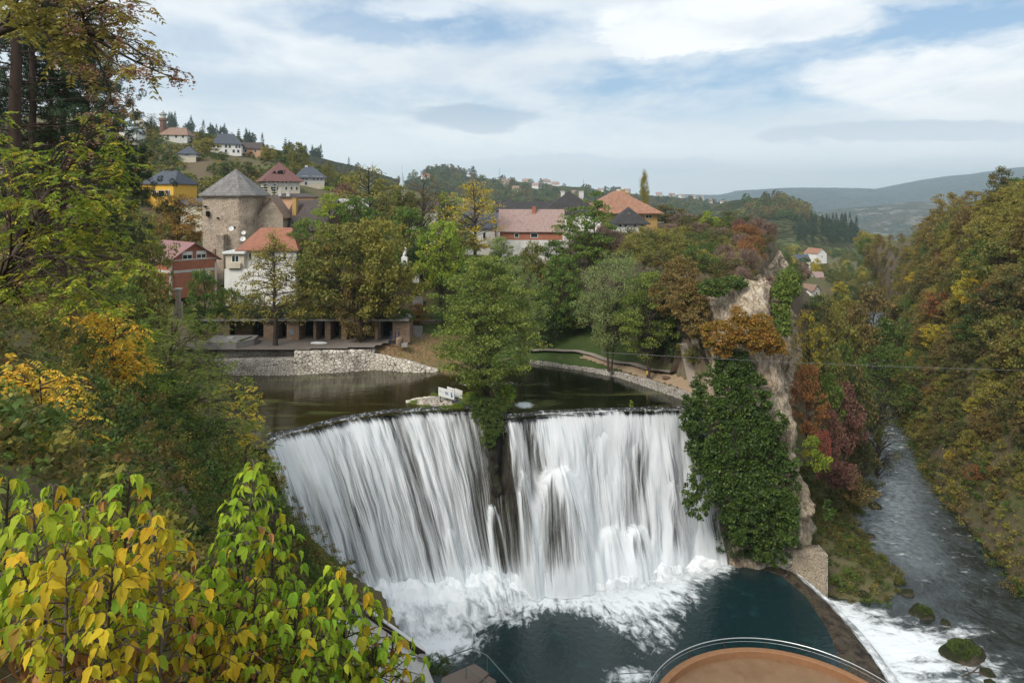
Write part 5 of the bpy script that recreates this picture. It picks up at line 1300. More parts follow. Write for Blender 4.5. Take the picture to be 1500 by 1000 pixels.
# taller shrubs standing out of it
labsl = {'olive': 'olive leafed shrub on the left hillside', 'scrubgreen': 'dark green shrub on the left hillside', 'golden': 'golden leafed shrub on the left hillside', 'brown': 'brown leafed shrub on the left hillside', 'green': 'fresh green shrub on the left hillside'}
for px, Y, h, w_, pal in [(200, 30, 2.4, 1.1, 'scrubgreen'), (222, 37, 3.0, 1.3, 'brown'), (240, 43, 3.2, 1.4, 'scrubgreen'), (214, 47, 3.2, 1.5, 'olive'), (185, 38, 2.8, 1.4, 'olive'), (210, 34, 3.4, 1.1, 'scrubgreen'), (235, 30, 2.6, 1.0, 'scrubgreen'), (270, 46, 4.0, 1.3, 'scrubgreen'), (300, 52, 4.6, 1.5, 'olive'), (330, 60, 5.0, 1.5, 'olive'), (352, 66, 5.0, 1.6, 'green'), (375, 68, 4.0, 1.3, 'golden'),
                          (300, 38, 3.0, 1.2, 'brown'), (335, 46, 4.0, 1.3, 'scrubgreen'), (365, 56, 4.2, 1.4, 'olive'), (400, 66, 4.0, 1.2, 'scrubgreen'), (415, 60, 6, 1.3, 'olive'), (385, 48, 4.5, 1.3, 'green'), (405, 40, 3.6, 1.2, 'brown'),
                          (100, 40, 3.0, 1.3, 'brown'), (60, 34, 2.6, 1.2, 'golden'), (150, 50, 3.2, 1.4, 'olive'), (190, 62, 4.0, 1.6, 'olive'), (120, 70, 4.5, 2.0, 'scrubgreen'), (60, 60, 4, 1.8, 'olive'), (235, 74, 4.0, 1.8, 'scrubgreen'),
                          (20, 24, 1.8, 0.8, 'brown'), (110, 26, 2.0, 0.9, 'scrubgreen'), (330, 30, 3, 1.2, 'scrubgreen'), (360, 34, 4, 1.3, 'brown'), (425, 52, 7, 1.6, 'scrubgreen'), (300, 24, 2.4, 1, 'green'), (390, 30, 5, 1.4, 'olive')]:
    X = (px - 750) / 1000 * Y
    put_tree(['bush1', 'bush2'][px // 5 % 2], X, Y, g1(X, Y) - 0.3, w_ * 0.9, h / 3.4, pal, labsl[pal] + where_(px, HZ - 1000 * (g1(X, Y) + h * .5) / Y, HILLW), 'shrub', 'shrubs of the left hillside', px)
# big trees behind, on the left
G5 = 'trees behind the near hillside on the left'
for kind, px, Y, top, w_, pal, lab in [('round1', 195, 88, 300, 120, 'olive', 'olive tree left of the brick house, behind the overhanging branches'), ('oval1', 130, 92, 285, 110, 'golden', 'golden olive tree behind the pine trunks'),
        ('round2', 60, 80, 300, 150, 'brown', 'brown and green tree behind the thickest pine trunk'), ('round1', -20, 90, 250, 150, 'olive', 'olive tree at the far left edge behind the pines'), ('hill3', 220, 100, 345, 80, 'golden', 'low golden tree just left of the brick house'),
        ('round2', 180, 62, 400, 110, 'green', 'green tree low on the left hillside below the golden trees'), ('oval1', 100, 58, 380, 90, 'olive', 'olive tree between the pine trunks and the green tree'),
        ('hill3', 300, 113, 392, 70, 'green', 'green bushy tree in front of the brick house'), ('hill3', 340, 117, 420, 60, 'green', 'green bushy tree between the brick house and the white house'), ('hill3', 370, 116, 428, 60, 'olive', 'olive bush in front of the white house'),
        ('hill1', 205, 150, 310, 60, 'golden', 'golden tree left of the orange tree'), ('hill1', 175, 140, 300, 70, 'olive', 'dull green tree left of the yellow house')]:
    tree(kind, px, Y, top, w_, pal, lab, group=G5)
# ================================================================== NEAR TREES AND FOREGROUND SHRUBS
def fronds(B, D, Lr, pairs, lL, lW, rng, droop=0.35):
    """pinnate leaves: rachis from B along D; returns leaflets and one random value per frond"""
    n_ = len(B); D = unit(D); S_ = unit(np.cross(D, np.array([0, 0, 1.0])) + 1e-6)
    Lr = Lr * rng.uniform(0.7, 1.2, (n_, 1)); P, DD = [], []
    for k in range(pairs):
        t = (k + 1.2) / (pairs + 0.5)
        b = B + D * Lr * t + np.array([0, 0, -1.0]) * Lr * droop * t * t
        for sgn in (-1, 1):
            d = S_ * sgn * 0.85 + D * 0.45 + np.array([0, 0, -0.35]) + rng.normal(size=(n_, 3)) * 0.12
            P.append(b + unit(d) * lL * 0.5 * (1.1 - 0.4 * t)); DD.append(unit(d))
    P = np.concatenate(P); DD = np.concatenate(DD)
    V, F = leaf_quads(P, DD, lL * rng.uniform(0.8, 1.1, len(P)), lW * rng.uniform(0.8, 1.1, len(P)), rng, 0.2)
    r = np.tile(rng.uniform(size=n_), pairs * 2)
    return V, F, np.stack([r, rng.uniform(size=len(P)) * 0.5 + 0.25, np.zeros(len(P))], 1)
def compound_tree(name, lumps, trunk_pts, trunk_r, parts, rng, label, cat='tree', bark=BARK, twigs=3, per=26, cs=0.55, tr2=None):
    """lumps: (point, radius, {part: share}); trunk_pts polyline; a limb goes to every lump"""
    r = empty(name, tuple(trunk_pts[0]), label, cat)
    o = Vector(trunk_pts[0]); acc = Acc(); tp = np.array([tuple(p) for p in trunk_pts]) - np.array(o)
    tp = catmull(tp, 24); acc.add(*tube(tp, np.linspace(trunk_r, trunk_r * 0.3, 24), 9))
    outs = {k: Acc() for k in parts}
    for c, rad, share in lumps:
        c = np.array(c) - np.array(o)
        k = np.argmin(np.linalg.norm(tp - c, axis=1) + 0.6 * np.maximum(tp[:, 2] - c[2], 0)); b = tp[max(0, k - rng.integers(1, 5))]
        mid_ = (b + c) / 2 + np.array([0, 0, 0.12 * np.linalg.norm(c - b)]) + rng.normal(size=3) * 0.08 * np.linalg.norm(c - b)
        limb = catmull(np.array([b, mid_, c]), 8); acc.add(*tube(limb, np.linspace(min(0.035, trunk_r * 0.28), 0.010, 8), 5))
        ends = []
        for t_ in range(max(3, int(twigs * (rad / cs) ** 1.6))):
            d = unit(rng.normal(size=3)) * rad * rng.uniform(0.5, 1.0) * np.array([1, 1, 0.75]); s0 = limb[rng.integers(3, 8)]
            e = c + d; m2 = (s0 + e) / 2 + np.array([0, 0, 0.1 * rad]) + rng.normal(size=3) * 0.08 * rad
            acc.add(*tube(catmull(np.array([s0, m2, e]), 5), np.linspace(0.016, 0.004, 5), 3)); ends.append(e); ends.append(m2 * 0.4 + e * 0.6)
        ends = np.array(ends)
        for pn, sh in share.items():
            pal, Lr, pairs, lL, lW, dr = parts[pn]
            nf_ = int(len(ends) * per / 10 * sh)
            if nf_ < 1: continue
            ii = rng.integers(0, len(ends), nf_)
            B = ends[ii] + rng.normal(size=(nf_, 3)) * 0.10 * cs
            D = unit(rng.normal(size=(nf_, 3)) * np.array([1, 1, 0.4]) + np.array([0, 0, 0.1 - dr * 0.5]))
            outs[pn].add(*fronds(B, D, Lr, pairs, lL, lW, rng, dr))
    t = link('trunk', acc.mesh(name + '_trunk', True), bark, r)
    for pn, a_ in outs.items():
        if a_.n: link(pn, a_.mesh(name + '_' + pn), PAL[parts[pn][0]], r)
    return r
rng = np.random.default_rng(301)
A_ = lambda px, py, Y: tuple(at(px, py, Y))
PT = {'foliage': ('ailanthus', 0.42, 6, 0.135, 0.045, 0.35), 'seed_bunches': ('keys', 0.16, 4, 0.06, 0.035, 0.9)}
g_ = {'foliage': 1.0, 'seed_bunches': 0.15}; k_ = {'foliage': 0.45, 'seed_bunches': 1.6}; kk = {'foliage': 0.18, 'seed_bunches': 2.0}
top = [(262, 118, kk, .35), (236, 100, kk, .45), (205, 88, k_, .6), (172, 92, k_, .7), (140, 82, k_, .8), (175, 60, k_, .7), (148, 38, k_, .8), (120, 15, k_, .9), (160, -5, k_, .9), (100, 60, g_, .8), (70, 30, g_, .8), (40, 5, g_, .9), (10, 30, g_, .8),
       (190, 30, k_, .5), (182, 8, k_, .5), (60, -25, g_, .9), (150, 130, k_, .45), (165, 150, kk, .4), (110, 110, k_, .5), (198, 108, kk, .3), (135, 65, g_, .6), (85, 5, k_, .8)]
low_ = [(150, 160, k_, .5), (140, 195, k_, .6), (170, 205, g_, .5), (105, 205, k_, .6), (75, 235, g_, .8), (120, 240, g_, .8), (160, 245, g_, .6), (185, 258, g_, .45), (50, 280, k_, .8), (95, 285, g_, .8), (135, 290, g_, .8), (175, 300, g_, .6), (20, 240, g_, .8),
        (15, 310, g_, .9), (60, 330, g_, .9), (110, 335, g_, .9), (155, 345, g_, .8), (190, 345, g_, .5), (30, 370, k_, .8), (80, 380, g_, .9), (130, 390, g_, .9), (170, 395, g_, .7), (200, 385, g_, .4), (60, 420, g_, .8), (120, 430, g_, .8), (160, 440, g_, .6), (0, 200, g_, .7), (10, 410, g_, .7)]
for nm, ls, Y0, base, bend, lab in [('maple_tree', top, 13.5, (-260, 560, 13), [(-190, 300, 13), (-60, 90, 13.3), (60, 30, 13.5), (150, 60, 13.5)], 'overhanging branches with brown seed bunches reaching into the sky at the top left'),
                               ('maple_tree', low_, 15.5, (-90, 700, 16), [(-70, 560, 16), (-20, 450, 16), (25, 370, 15.8), (60, 300, 15.7), (100, 245, 15.5), (135, 205, 15.5)], 'green and yellow compound-leaved tree filling the left edge below the sky branches')]:
    L_ = []
    for px, py, sh, rd in ls:
        Yd = Y0 + rng.uniform(-1.3, 1.3); L_.append((A_(px, py, Yd), rd * Y0 / 14.0, sh))
    tp = [A_(*base)] + [A_(*b) for b in bend]
    compound_tree(nm, L_, tp, 0.17, PT if ls is low_ else {**PT, 'foliage': ('golden',) + PT['foliage'][1:]}, rng, lab, twigs=4.8, per=20 if ls is top else 16)
# pines behind it
def pine(px, Y, w_px, top, crown, lab, seed, dens=1.0):
    r_ = np.random.default_rng(seed); X = (px - 750) / 1000 * Y; zb = g1(X, Y) - 0.2; zt = -(top - HZ) / 1000 * Y
    e = empty('pine_tree', (X, Y, zb), lab, 'pine', 'pines on the left edge'); H = zt - zb; rr = w_px / 1000 * Y / 2
    acc = Acc(); z = np.linspace(0, H, 14); acc.add(*tube(np.stack([r_.normal(size=14) * 0.04, r_.normal(size=14) * 0.04, z], 1), rr * (1 - 0.75 * z / H), 10))
    lf = Acc()
    for k in range(int(60 * dens)):
        zb2 = r_.uniform(0.35, 1.0) * H; a = r_.uniform(0, 6.28); Ln = (1.0 + 2.6 * (1 - (zb2 / H - 0.35) / 0.65)) * r_.uniform(0.5, 1.1)
        d = np.array([math.cos(a), math.sin(a), 0.12]); Q = np.array([[0, 0, zb2], d * Ln * 0.5 + [0, 0, zb2 - 0.05], d * Ln + [0, 0, zb2 + 0.1]])
        acc.add(*tube(catmull(Q, 5), np.linspace(0.03, 0.008, 5), 4))
        if r_.uniform() > crown: continue
        nt_ = 9; T_ = Q[2] + r_.normal(size=(nt_, 3)) * np.array([.45, .45, .18]); nn_ = 60
        P = (T_[:, None] + unit(r_.normal(size=(nt_, nn_, 3))) * 0.13).reshape(-1, 3)
        V, F = leaf_quads(P, r_.normal(size=P.shape) + [0, 0, .5], 0.20, 0.022, r_); lf.add(V, F, np.stack([np.repeat(r_.uniform(size=nt_), nn_), r_.uniform(size=len(P)), P[:, 0] * 0], 1))
    link('trunk', acc.mesh('pine_trunk', True), BARK_PINE, e)
    if lf.n: link('crown', lf.mesh('pine_crown'), PAL['needle'], e)
pine(22, 24, 26, -160, 0.75, 'thickest pine trunk at the left edge', 1)
pine(47, 26, 15, -120, 0.85, 'slimmer pine just right of the thickest trunk', 2)
pine(92, 30, 15, -20, 0.95, 'short dark pine right of the two tall pine trunks', 3, 1.4)
pine(128, 33, 13, 70, 1.0, 'dark pine farthest right, half hidden by overhanging branches', 4, 1.6)
pine(73, 28, 10, 20, 0.95, 'thin pine between the tall pines and the short dark pine', 5, 1.3)

# saplings and sumac-like shrubs with compound leaves
PS = {'foliage': ('ailanthus', 0.55, 7, 0.14, 0.045, 0.3)}
PSg = {'foliage': ('poplar', 0.60, 7, 0.15, 0.05, 0.3)}
PSy = {'foliage': ('gold_leaf', 0.42, 6, 0.12, 0.048, 0.4)}
one = {'foliage': 1.0}
L_ = [(A_(px, py, 37 + rng.uniform(-2, 2)), r_, one) for px, py, r_ in [(250, 480, 1.7), (225, 500, 1.8), (280, 500, 1.8), (205, 535, 1.8), (250, 535, 2.0), (300, 535, 2.0), (325, 560, 1.8), (235, 580, 2.0), (285, 585, 2.2), (335, 600, 2.0), (355, 640, 1.8), (300, 640, 2.2), (360, 680, 1.8), (330, 690, 2), (265, 630, 1.8), (310, 480, 1.0), (190, 580, 1.4), (260, 460, .9)]]
compound_tree('ailanthus_tree', L_, [A_(243, 640, 37), A_(246, 580, 37), A_(250, 520, 37), A_(252, 470, 37)], 0.16, PSg, rng, 'young compound-leaved green tree with slim trunk in the middle of the left hillside', twigs=4.0, per=15)
L_ = [(A_(px, py, 56 + rng.uniform(-2, 2)), r_, one) for px, py, r_ in [(365, 580, 1.5), (350, 600, 1.6), (370, 620, 1.5), (378, 645, 1.2), (345, 640, 1.6), (330, 570, 1.2)]]
compound_tree('ailanthus_tree', L_, [A_(360, 760, 56), A_(360, 680, 56), A_(360, 590, 56)], 0.14, {'foliage': ('yellow', 0.6, 6, 0.2, 0.07, 0.3)}, rng, 'yellow-leaved tree reaching over the left end of the lake', twigs=3.4, per=12)
for pts, Y0, base, lab, pt in [
   ([(130, 470, .55), (150, 500, .6), (135, 530, .6), (155, 560, .6), (120, 560, .5), (165, 590, .4), (105, 505, .5), (140, 600, .4)], 20, (140, 690), 'yellow compound-leaved shrub in the upper middle of the left hillside', PSy),
   ([(80, 540, .4), (95, 560, .35), (60, 530, .35)], 22, (85, 640), 'small yellow shrub left of the larger yellow one', PSy),
   ([(60, 575, .3), (90, 600, .3), (40, 560, .25), (110, 625, .25), (20, 545, .25)], 9.5, (70, 720), 'golden shrub above the yellow and orange one at the left edge', PSy),
   ([(165, 500, .5), (185, 530, .5), (172, 560, .5), (150, 455, .4)], 18, (170, 660), 'golden shrub standing in front of the young compound-leaved tree', PSy),
   ([(15, 590, .4), (40, 600, .4), (75, 620, .4), (100, 650, .35), (30, 640, .4), (120, 670, .25), (60, 570, .3), (0, 640, .4), (85, 590, .25)], 11, (40, 780), 'yellow and orange shrub at the left edge of the hillside', PSy),
   ([(195, 530, .6), (215, 560, .5), (200, 500, .5)], 27, (205, 640), 'yellow-green shrub close to the young compound-leaved tree', PS)]:
    L_ = [(A_(px + rng.normal() * 12 * q, py + rng.normal() * 12 * q, Y0 + rng.uniform(-.6, .6)), r_ * 1.25, one) for px, py, r_ in pts for q in (0, 1)]
    sc_ = Y0 / 20; p_ = {k: (v[0], v[1] * sc_ ** .5, v[2], v[3] * sc_ ** .5, v[4] * sc_ ** .5, v[5]) for k, v in pt.items()}
    compound_tree('sumac_shrub', L_, [A_(*base, Y0), A_((base[0] + pts[0][0]) / 2, (base[1] + pts[0][1]) / 2 + 20, Y0), A_(pts[0][0], pts[0][1], Y0)], 0.035 * sc_, p_, rng, lab, 'shrub', twigs=3.4, per=19, cs=0.4)
# bare sticks lying in the scrub
sr = empty('dead_branch', A_(215, 650, 34), 'pale dead branches lying in the scrub below the young compound-leaved tree', 'branch')
acc = Acc()
for k in range(16):
    a = np.array(A_(rng.uniform(165, 240), rng.uniform(620, 665), 34)) - np.array(sr.location); d = np.array([rng.uniform(1.2, 3.0), rng.uniform(-.5, .5), rng.uniform(-.3, 1.0)])
    acc.add(*tube(catmull(np.array([a, a + d * .5 + rng.normal(size=3) * .12, a + d]), 6), np.linspace(0.035, 0.01, 6), 4))
link('twigs', acc.mesh('dead_branch', True), BARK_PALE, sr)

# ---- broad leaf with folded blade, lobes and droop
def leaf_template():
    m_ = [(0, 0), (0.30, 0), (0.62, 0), (1.0, 0)]
    l_ = [(0.10, 0.20), (0.34, 0.31), (0.50, 0.23), (0.66, 0.235), (0.82, 0.10)]
    V = [(x, 0, 0) for x, _ in m_] + [(x, y, 0) for x, y in l_] + [(x, -y, 0) for x, y in l_]
    V = np.array(V, float); V[:, 2] = np.abs(V[:, 1]) * 0.30 - 0.28 * V[:, 0] ** 2
    F = [(0, 1, 5, 4), (1, 2, 6, 5), (2, 8, 7, 6), (2, 3, 8, 8)]
    F = [(0, 1, 5, 4), (1, 2, 6, 5), (2, 3, 8, 7), (2, 7, 6, 6)]
    q = [(0, 1, 5, 4), (1, 2, 6, 5), (2, 3, 8, 7)]; t = [(2, 7, 6)]
    qr = [(0, 9, 10, 1), (1, 10, 11, 2), (2, 12, 13, 3)]; tr = [(2, 11, 12)]
    return V, np.array(q + qr), np.array(t + tr)
LV, LQ, LT = leaf_template()
def broad_leaves(C, D, N, S_, rng):
    n_ = len(C); D = unit(D); X_ = unit(np.cross(N, D)); N = np.cross(D, X_)
    c = rng.uniform(0.4, 2.3, n_)[:, None]; w_ = rng.uniform(0.60, 1.15, n_)[:, None]
    S_ = np.asarray(S_).reshape(-1, 1)
    V = C[:, None] + S_[:, :, None] * (LV[None, :, 0:1] * D[:, None] + (LV[None, :, 1:2] * w_[:, None]) * X_[:, None] + (LV[None, :, 2:3] * c[:, None]) * N[:, None])
    k = len(LV); off = np.arange(n_)[:, None, None] * k
    uv = np.tile(np.stack([LV[:, 0], LV[:, 1], LV[:, 1] * 0 + 1], 1), (n_, 1))
    return V.reshape(-1, 3), (LQ[None] + off).reshape(-1, 4), (LT[None] + off).reshape(-1, 3), uv
def veined(m):
    t = NT.__new__(NT); t.t = m.node_tree
    pr = [x for x in m.node_tree.nodes if x.type == 'BSDF_PRINCIPLED'][0]; tl = [x for x in m.node_tree.nodes if x.type == 'BSDF_TRANSLUCENT'][0]
    src = pr.inputs['Base Color'].links[0].from_socket
    u, v, w_ = t.sep(t.attr('leafuv').outputs['Vector'])
    av = t.m('ABSOLUTE', v)
    side = t.m('FRACT', t.m('ADD', t.m('MULTIPLY', u, 6.0), t.m('MULTIPLY', av, -6.0)))
    vein = t.m('MAXIMUM', t.ramp(av, 0.022, 0.0), t.m('MULTIPLY', t.ramp(t.m('ABSOLUTE', t.m('SUBTRACT', side, 0.5)), 0.08, 0.0), 0.5))
    c = t.mix(t.m('MULTIPLY', vein, 0.35), src, (0.62, 0.60, 0.12))
    no = t.noise(t.obj(), 26.0, 4, 0.7)
    edge = t.ramp(t.m('ADD', t.m('MULTIPLY', av, 1.1), t.m('MULTIPLY', u, 0.34)), 0.34, 0.60)
    c = t.mix(t.m('MULTIPLY', t.ramp(t.m('ADD', no, t.m('MULTIPLY', edge, 0.26)), 0.62, 0.72), 0.8), c, (0.34, 0.15, 0.04))
    t.l(c, pr.inputs['Base Color']); t.l(c, tl.inputs['Color'])
    t.l(t.bump(t.m('MULTIPLY', vein, -1.0), 0.5, 0.004), pr.inputs['Normal'])
for k in ('elder', 'elder_yellow', 'elder_green', 'withered'):
    veined(PAL[k])
    for nd_ in PAL[k].node_tree.nodes:
        if nd_.type == 'BSDF_PRINCIPLED': nd_.inputs['Roughness'].default_value = 0.8; nd_.inputs['Specular IOR Level'].default_value = 0.12
class LeafAcc:
    def __init__(s): s.V, s.Q, s.T, s.U, s.A, s.n = [], [], [], [], [], 0
    def add(s, V, Q, T_, U, A): s.V.append(V); s.Q.append(Q + s.n); s.T.append(T_ + s.n); s.U.append(U); s.A.append(A); s.n += len(V)
def elder_shrub(px, py, Y, n_pairs, spread, cols, rng, label, depth=1.3, size=0.088, side=0.5):
    """one upright stem with opposite pairs of drooping compound leaves"""
    topp = np.array(A_(px, py, Y)); zg = g1(topp[0], topp[1]) - 0.05
    zg = min(zg, topp[2] - depth)
    r = empty('elder_shrub', (topp[0], topp[1], zg), label, 'shrub', 'broad-leaved shrubs in the left foreground')
    o = np.array(r.location); H = topp[2] - zg
    ln = rng.normal(size=2) * 0.06
    st = catmull(np.array([[ln[0] * 2, ln[1] * 2, 0], [ln[0], 0.03, H * 0.5], [0, 0, H]]), 16)
    acc = Acc(); acc.add(*tube(st, np.linspace(0.014, 0.005, 16), 7))
    LA = {c: LeafAcc() for c in ('elder', 'elder_yellow', 'elder_green', 'withered')}
    for k in range(n_pairs):
        t = k / n_pairs; z = H - 0.01 - t * min(H * 0.93, depth); b0 = np.array([np.interp(z, st[:, 2], st[:, 0]), np.interp(z, st[:, 2], st[:, 1]), z])
        a0 = (k % 2) * math.pi / 2 + rng.uniform(-.4, .4)
        for sg in range(2):
            a = a0 + sg * math.pi + rng.uniform(-.35, .35)
            Ln = spread * (0.12 + 0.88 * min(1, t * 3.2 + 0.03)) * rng.uniform(0.75, 1.2)
            d = np.array([math.cos(a), math.sin(a), 0])
            e = b0 + d * Ln + np.array([0, 0, 0.20 * Ln * (1 - t)]); m2 = b0 + d * Ln * 0.5 + np.array([0, 0, 0.16 * Ln + 0.02])
            Q = catmull(np.array([b0, m2, e]), 6); acc.add(*tube(Q, np.linspace(0.0042, 0.0018, 6), 4))
            hgt_ = t + rng.normal() * 0.16
            lo, hi = cols
            col = lo if hgt_ > 0.45 else hi
            if hgt_ > 0.5 and rng.uniform() < 0.38: col = 'withered'
            if rng.uniform() < 0.22: col = ['elder', 'elder_yellow', 'elder_green'][rng.integers(3)]
            nl_ = (7 if rng.uniform() < .5 else 5) if Ln > spread * 0.5 else 3; cr = rng.uniform()
            C, D, S_ = [], [], []
            perp = np.array([-d[1], d[0], 0])
            for q in range(nl_):
                if q == 0: c, dd, s_ = Q[-1], d * 0.8 + [0, 0, -0.75], 1.15
                else:
                    sd_ = 1 if q % 2 else -1; tt_ = 0.92 if q < 3 else 0.62 if q < 5 else 0.34
                    c = Q[int(round(tt_ * 5))]; dd = d * 0.35 + perp * sd_ * 0.85 + np.array([0, 0, -0.65]); s_ = 0.95
                if col == 'withered': dd = dd + np.array([0, 0, -1.2]); s_ *= 0.8
                C.append(c); D.append(dd + rng.normal(size=3) * 0.22); S_.append(s_ * size * rng.uniform(0.5, 1.25) * (1.15 if t < 0.12 else 1.0))
            C, D = np.array(C), np.array(D); N = np.array([0, 0, 1.0]) + rng.normal(size=C.shape) * 0.35 + d * 0.4
            V, Qd, Td, U = broad_leaves(C, D, N, S_, rng)
            LA[col].add(V, Qd, Td, U, np.stack([np.full(len(C), cr), rng.uniform(size=len(C)), np.zeros(len(C))], 1))
    link('stem', acc.mesh('elder_stem', True), BARK_PALE if rng.uniform() < .5 else BARK, r)
    for c, la in LA.items():
        if not la.n: continue
        Q = np.concatenate(la.Q); Td = np.concatenate(la.T); A = np.concatenate(la.A); nl_ = len(A)
        Af = np.concatenate([np.repeat(A, len(LQ), 0), np.repeat(A, len(LT), 0)])
        me_ = npmesh('elder_leaves', np.concatenate(la.V), [Q, Td], True, {'rnd': ('FACE', Af), 'leafuv': ('POINT', np.concatenate(la.U))})
        link({'elder': 'leaves', 'elder_yellow': 'yellow_leaves', 'elder_green': 'green_leaves', 'withered': 'withered_leaves'}[c], me_, PAL[c], r)
    return r
rng = np.random.default_rng(909)
ES = [  # px, py of the tip, depth, pairs, spread, (lower, upper) colours, label, length
 (12, 700, 3.5, 9, .22, ('elder', 'elder'), 'lime green shrub at the far left of the foreground'),
 (48, 735, 3.3, 10, .22, ('elder_yellow', 'elder'), 'yellow-green shrub stem beside the far left foreground shrub'),
 (78, 712, 3.9, 10, .24, ('elder_yellow', 'elder'), 'lime shrub carrying a dry reddish flower stalk on its left'),
 (120, 745, 3.3, 10, .22, ('elder_yellow', 'elder'), 'yellow shrub in the middle of the bright foreground clump'),
 (150, 722, 3.9, 11, .24, ('elder_yellow', 'elder'), 'yellow and lime shrub left of the tallest foreground clump stem'),
 (190, 693, 3.7, 12, .24, ('elder_yellow', 'elder'), 'tallest yellow-green stem of the bright foreground clump'),
 (222, 752, 3.3, 10, .20, ('elder_yellow', 'elder_yellow'), 'bright yellow shrub at the right side of the foreground clump'),
 (95, 800, 2.9, 9, .20, ('elder_yellow', 'elder_yellow'), 'bright yellow low shrub in the centre of the bottom left corner'),
 (30, 830, 3.0, 8, .20, ('withered', 'elder'), 'low shrub with withered rusty leaves in the bottom left corner'),
 (165, 830, 2.9, 8, .19, ('elder_yellow', 'elder_yellow'), 'drooping yellow shrub low in the foreground'),
 (235, 830, 3.5, 9, .22, ('elder_yellow', 'elder'), 'yellow shrub with rusty leaf edges right of the drooping yellow one'),
 (372, 676, 4.3, 15, .23, ('elder_green', 'elder_green'), 'tall fresh green stem standing against the waterfall'),
 (350, 740, 4.5, 12, .27, ('elder_green', 'elder_green'), 'green stem just left of the tall fresh green one'),
 (402, 755, 4.4, 12, .25, ('elder_green', 'elder_green'), 'green stem just right of the tall fresh green one'),
 (310, 830, 4.0, 10, .27, ('elder_yellow', 'elder_green'), 'green shrub with yellow lower leaves below the dark hollow'),
 (375, 850, 3.8, 9, .26, ('elder_yellow', 'elder_green'), 'green and yellow shrub under the tall fresh green stem'),
 (430, 850, 4.2, 9, .24, ('elder_yellow', 'elder_green'), 'green shrub with single orange leaves at the waterfall edge'),
 (490, 832, 4.4, 10, .26, ('elder_green', 'elder_green'), 'green shrub in front of the foot of the left falls'),
 (530, 868, 4.4, 8, .22, ('elder_yellow', 'elder_green'), 'rightmost leafy shrub overlapping the white foam'),
 (455, 905, 3.9, 7, .24, ('elder_yellow', 'elder_green'), 'low green and yellow shrub at the bottom edge'),
 (575, 935, 4.6, 6, .22, ('elder_green', 'elder_green'), 'small dark green shrub beside the walkway parapet'),
 (545, 950, 4.3, 5, .22, ('elder_yellow', 'elder_green'), 'low shrub with orange leaves before the walkway parapet'),
 (275, 905, 3.5, 6, .24, ('withered', 'elder_yellow'), 'low withered yellow shrub at the bottom edge'),
 (345, 925, 3.6, 6, .24, ('withered', 'elder_yellow'), 'withered orange shrub at the bottom edge under the green shrubs')]
for i, (px, py, Y, npz, spd, cols, lab) in enumerate(ES):
    elder_shrub(px, py, Y, int(npz * 2.6), spd, cols, rng, lab, depth=(1015 - py) / 1000 * Y * 1.05 + 0.15, size=0.072)
# ================================================================== BUILDINGS
def wall_mat(name, col, dirt=0.25, rough=0.9, scale=0.8):
    m, n = material(name); p = n.pos()
    a = n.noise(p, scale, 5, 0.65); b = n.noise(n.scale(p, (2.5, 2.5, 0.5)), 1.2, 4, 0.6)
    c = n.mix(n.m('MULTIPLY', n.ramp(n.m('ADD', n.m('MULTIPLY', a, .5), n.m('MULTIPLY', b, .5)), 0.42, 0.68), dirt), col, tuple(v * 0.45 for v in col))
    n.out(n.pbsdf(c, rough, n.bump(n.noise(p, 8, 3), 0.2, 0.03), 0.2)); return m
def masonry_mat(name, ca, cb, mortar, bw=0.5, bh=0.25, kind='brick', axis=None):
    """coursed stone or brick; object coordinates, u runs round the building"""
    m, n = material(name)
    x, y, z = n.sep(n.obj()); nx, ny, nz = n.sep(n.n('ShaderNodeNewGeometry').outputs['True Normal'])
    u = n.m('ADD', n.m('MULTIPLY', x, 0.83), n.m('MULTIPLY', y, 0.77))
    v3 = n.xyz(n.m('DIVIDE', u, bw), n.m('DIVIDE', z, bh), 0.0)
    if kind == 'rubble':
        v = n.scale(n.obj(), (1 / bw, 1 / bw, 1 / bh))
        cell = n.vor(v, 1.0, 'F1', 1); ed = n.vor(v, 1.0, 'DISTANCE_TO_EDGE')
        k = n.ramp(ed, 0.03, 0.09)
        r1 = n.sep(cell)[0]
    else:
        b = n.n('ShaderNodeTexBrick'); n.l(v3, b.inputs['Vector']); b.inputs['Scale'].default_value = 1.0
        b.inputs['Brick Width'].default_value = 1.0; b.inputs['Row Height'].default_value = 1.0; b.inputs['Mortar Size'].default_value = 0.05
        b.inputs['Color1'].default_value = (0, 0, 0, 1); b.inputs['Color2'].default_value = (1, 1, 1, 1); b.inputs['Mortar'].default_value = (.5, .5, .5, 1)
        k = n.m('SUBTRACT', 1.0, b.outputs['Fac']); r1 = n.sep(b.outputs['Color'])[0]
    st = n.noise(n.pos(), 0.35, 5, 0.7); fine = n.noise(n.pos(), 3.0, 5, .7)
    c = n.mix(n.m('ADD', n.m('MULTIPLY', r1, 0.6), n.m('MULTIPLY', fine, 0.4)), ca, cb)
    c = n.mix(k, mortar, c)
    c = n.mix(n.m('MULTIPLY', n.ramp(st, 0.50, 0.70), 0.55), c, (0.10, 0.085, 0.07))
    n.out(n.pbsdf(c, 0.92, n.bump(n.m('ADD', n.m('MULTIPLY', k, 0.7), n.m('MULTIPLY', fine, 0.5)), 0.7, 0.06), 0.2)); return m
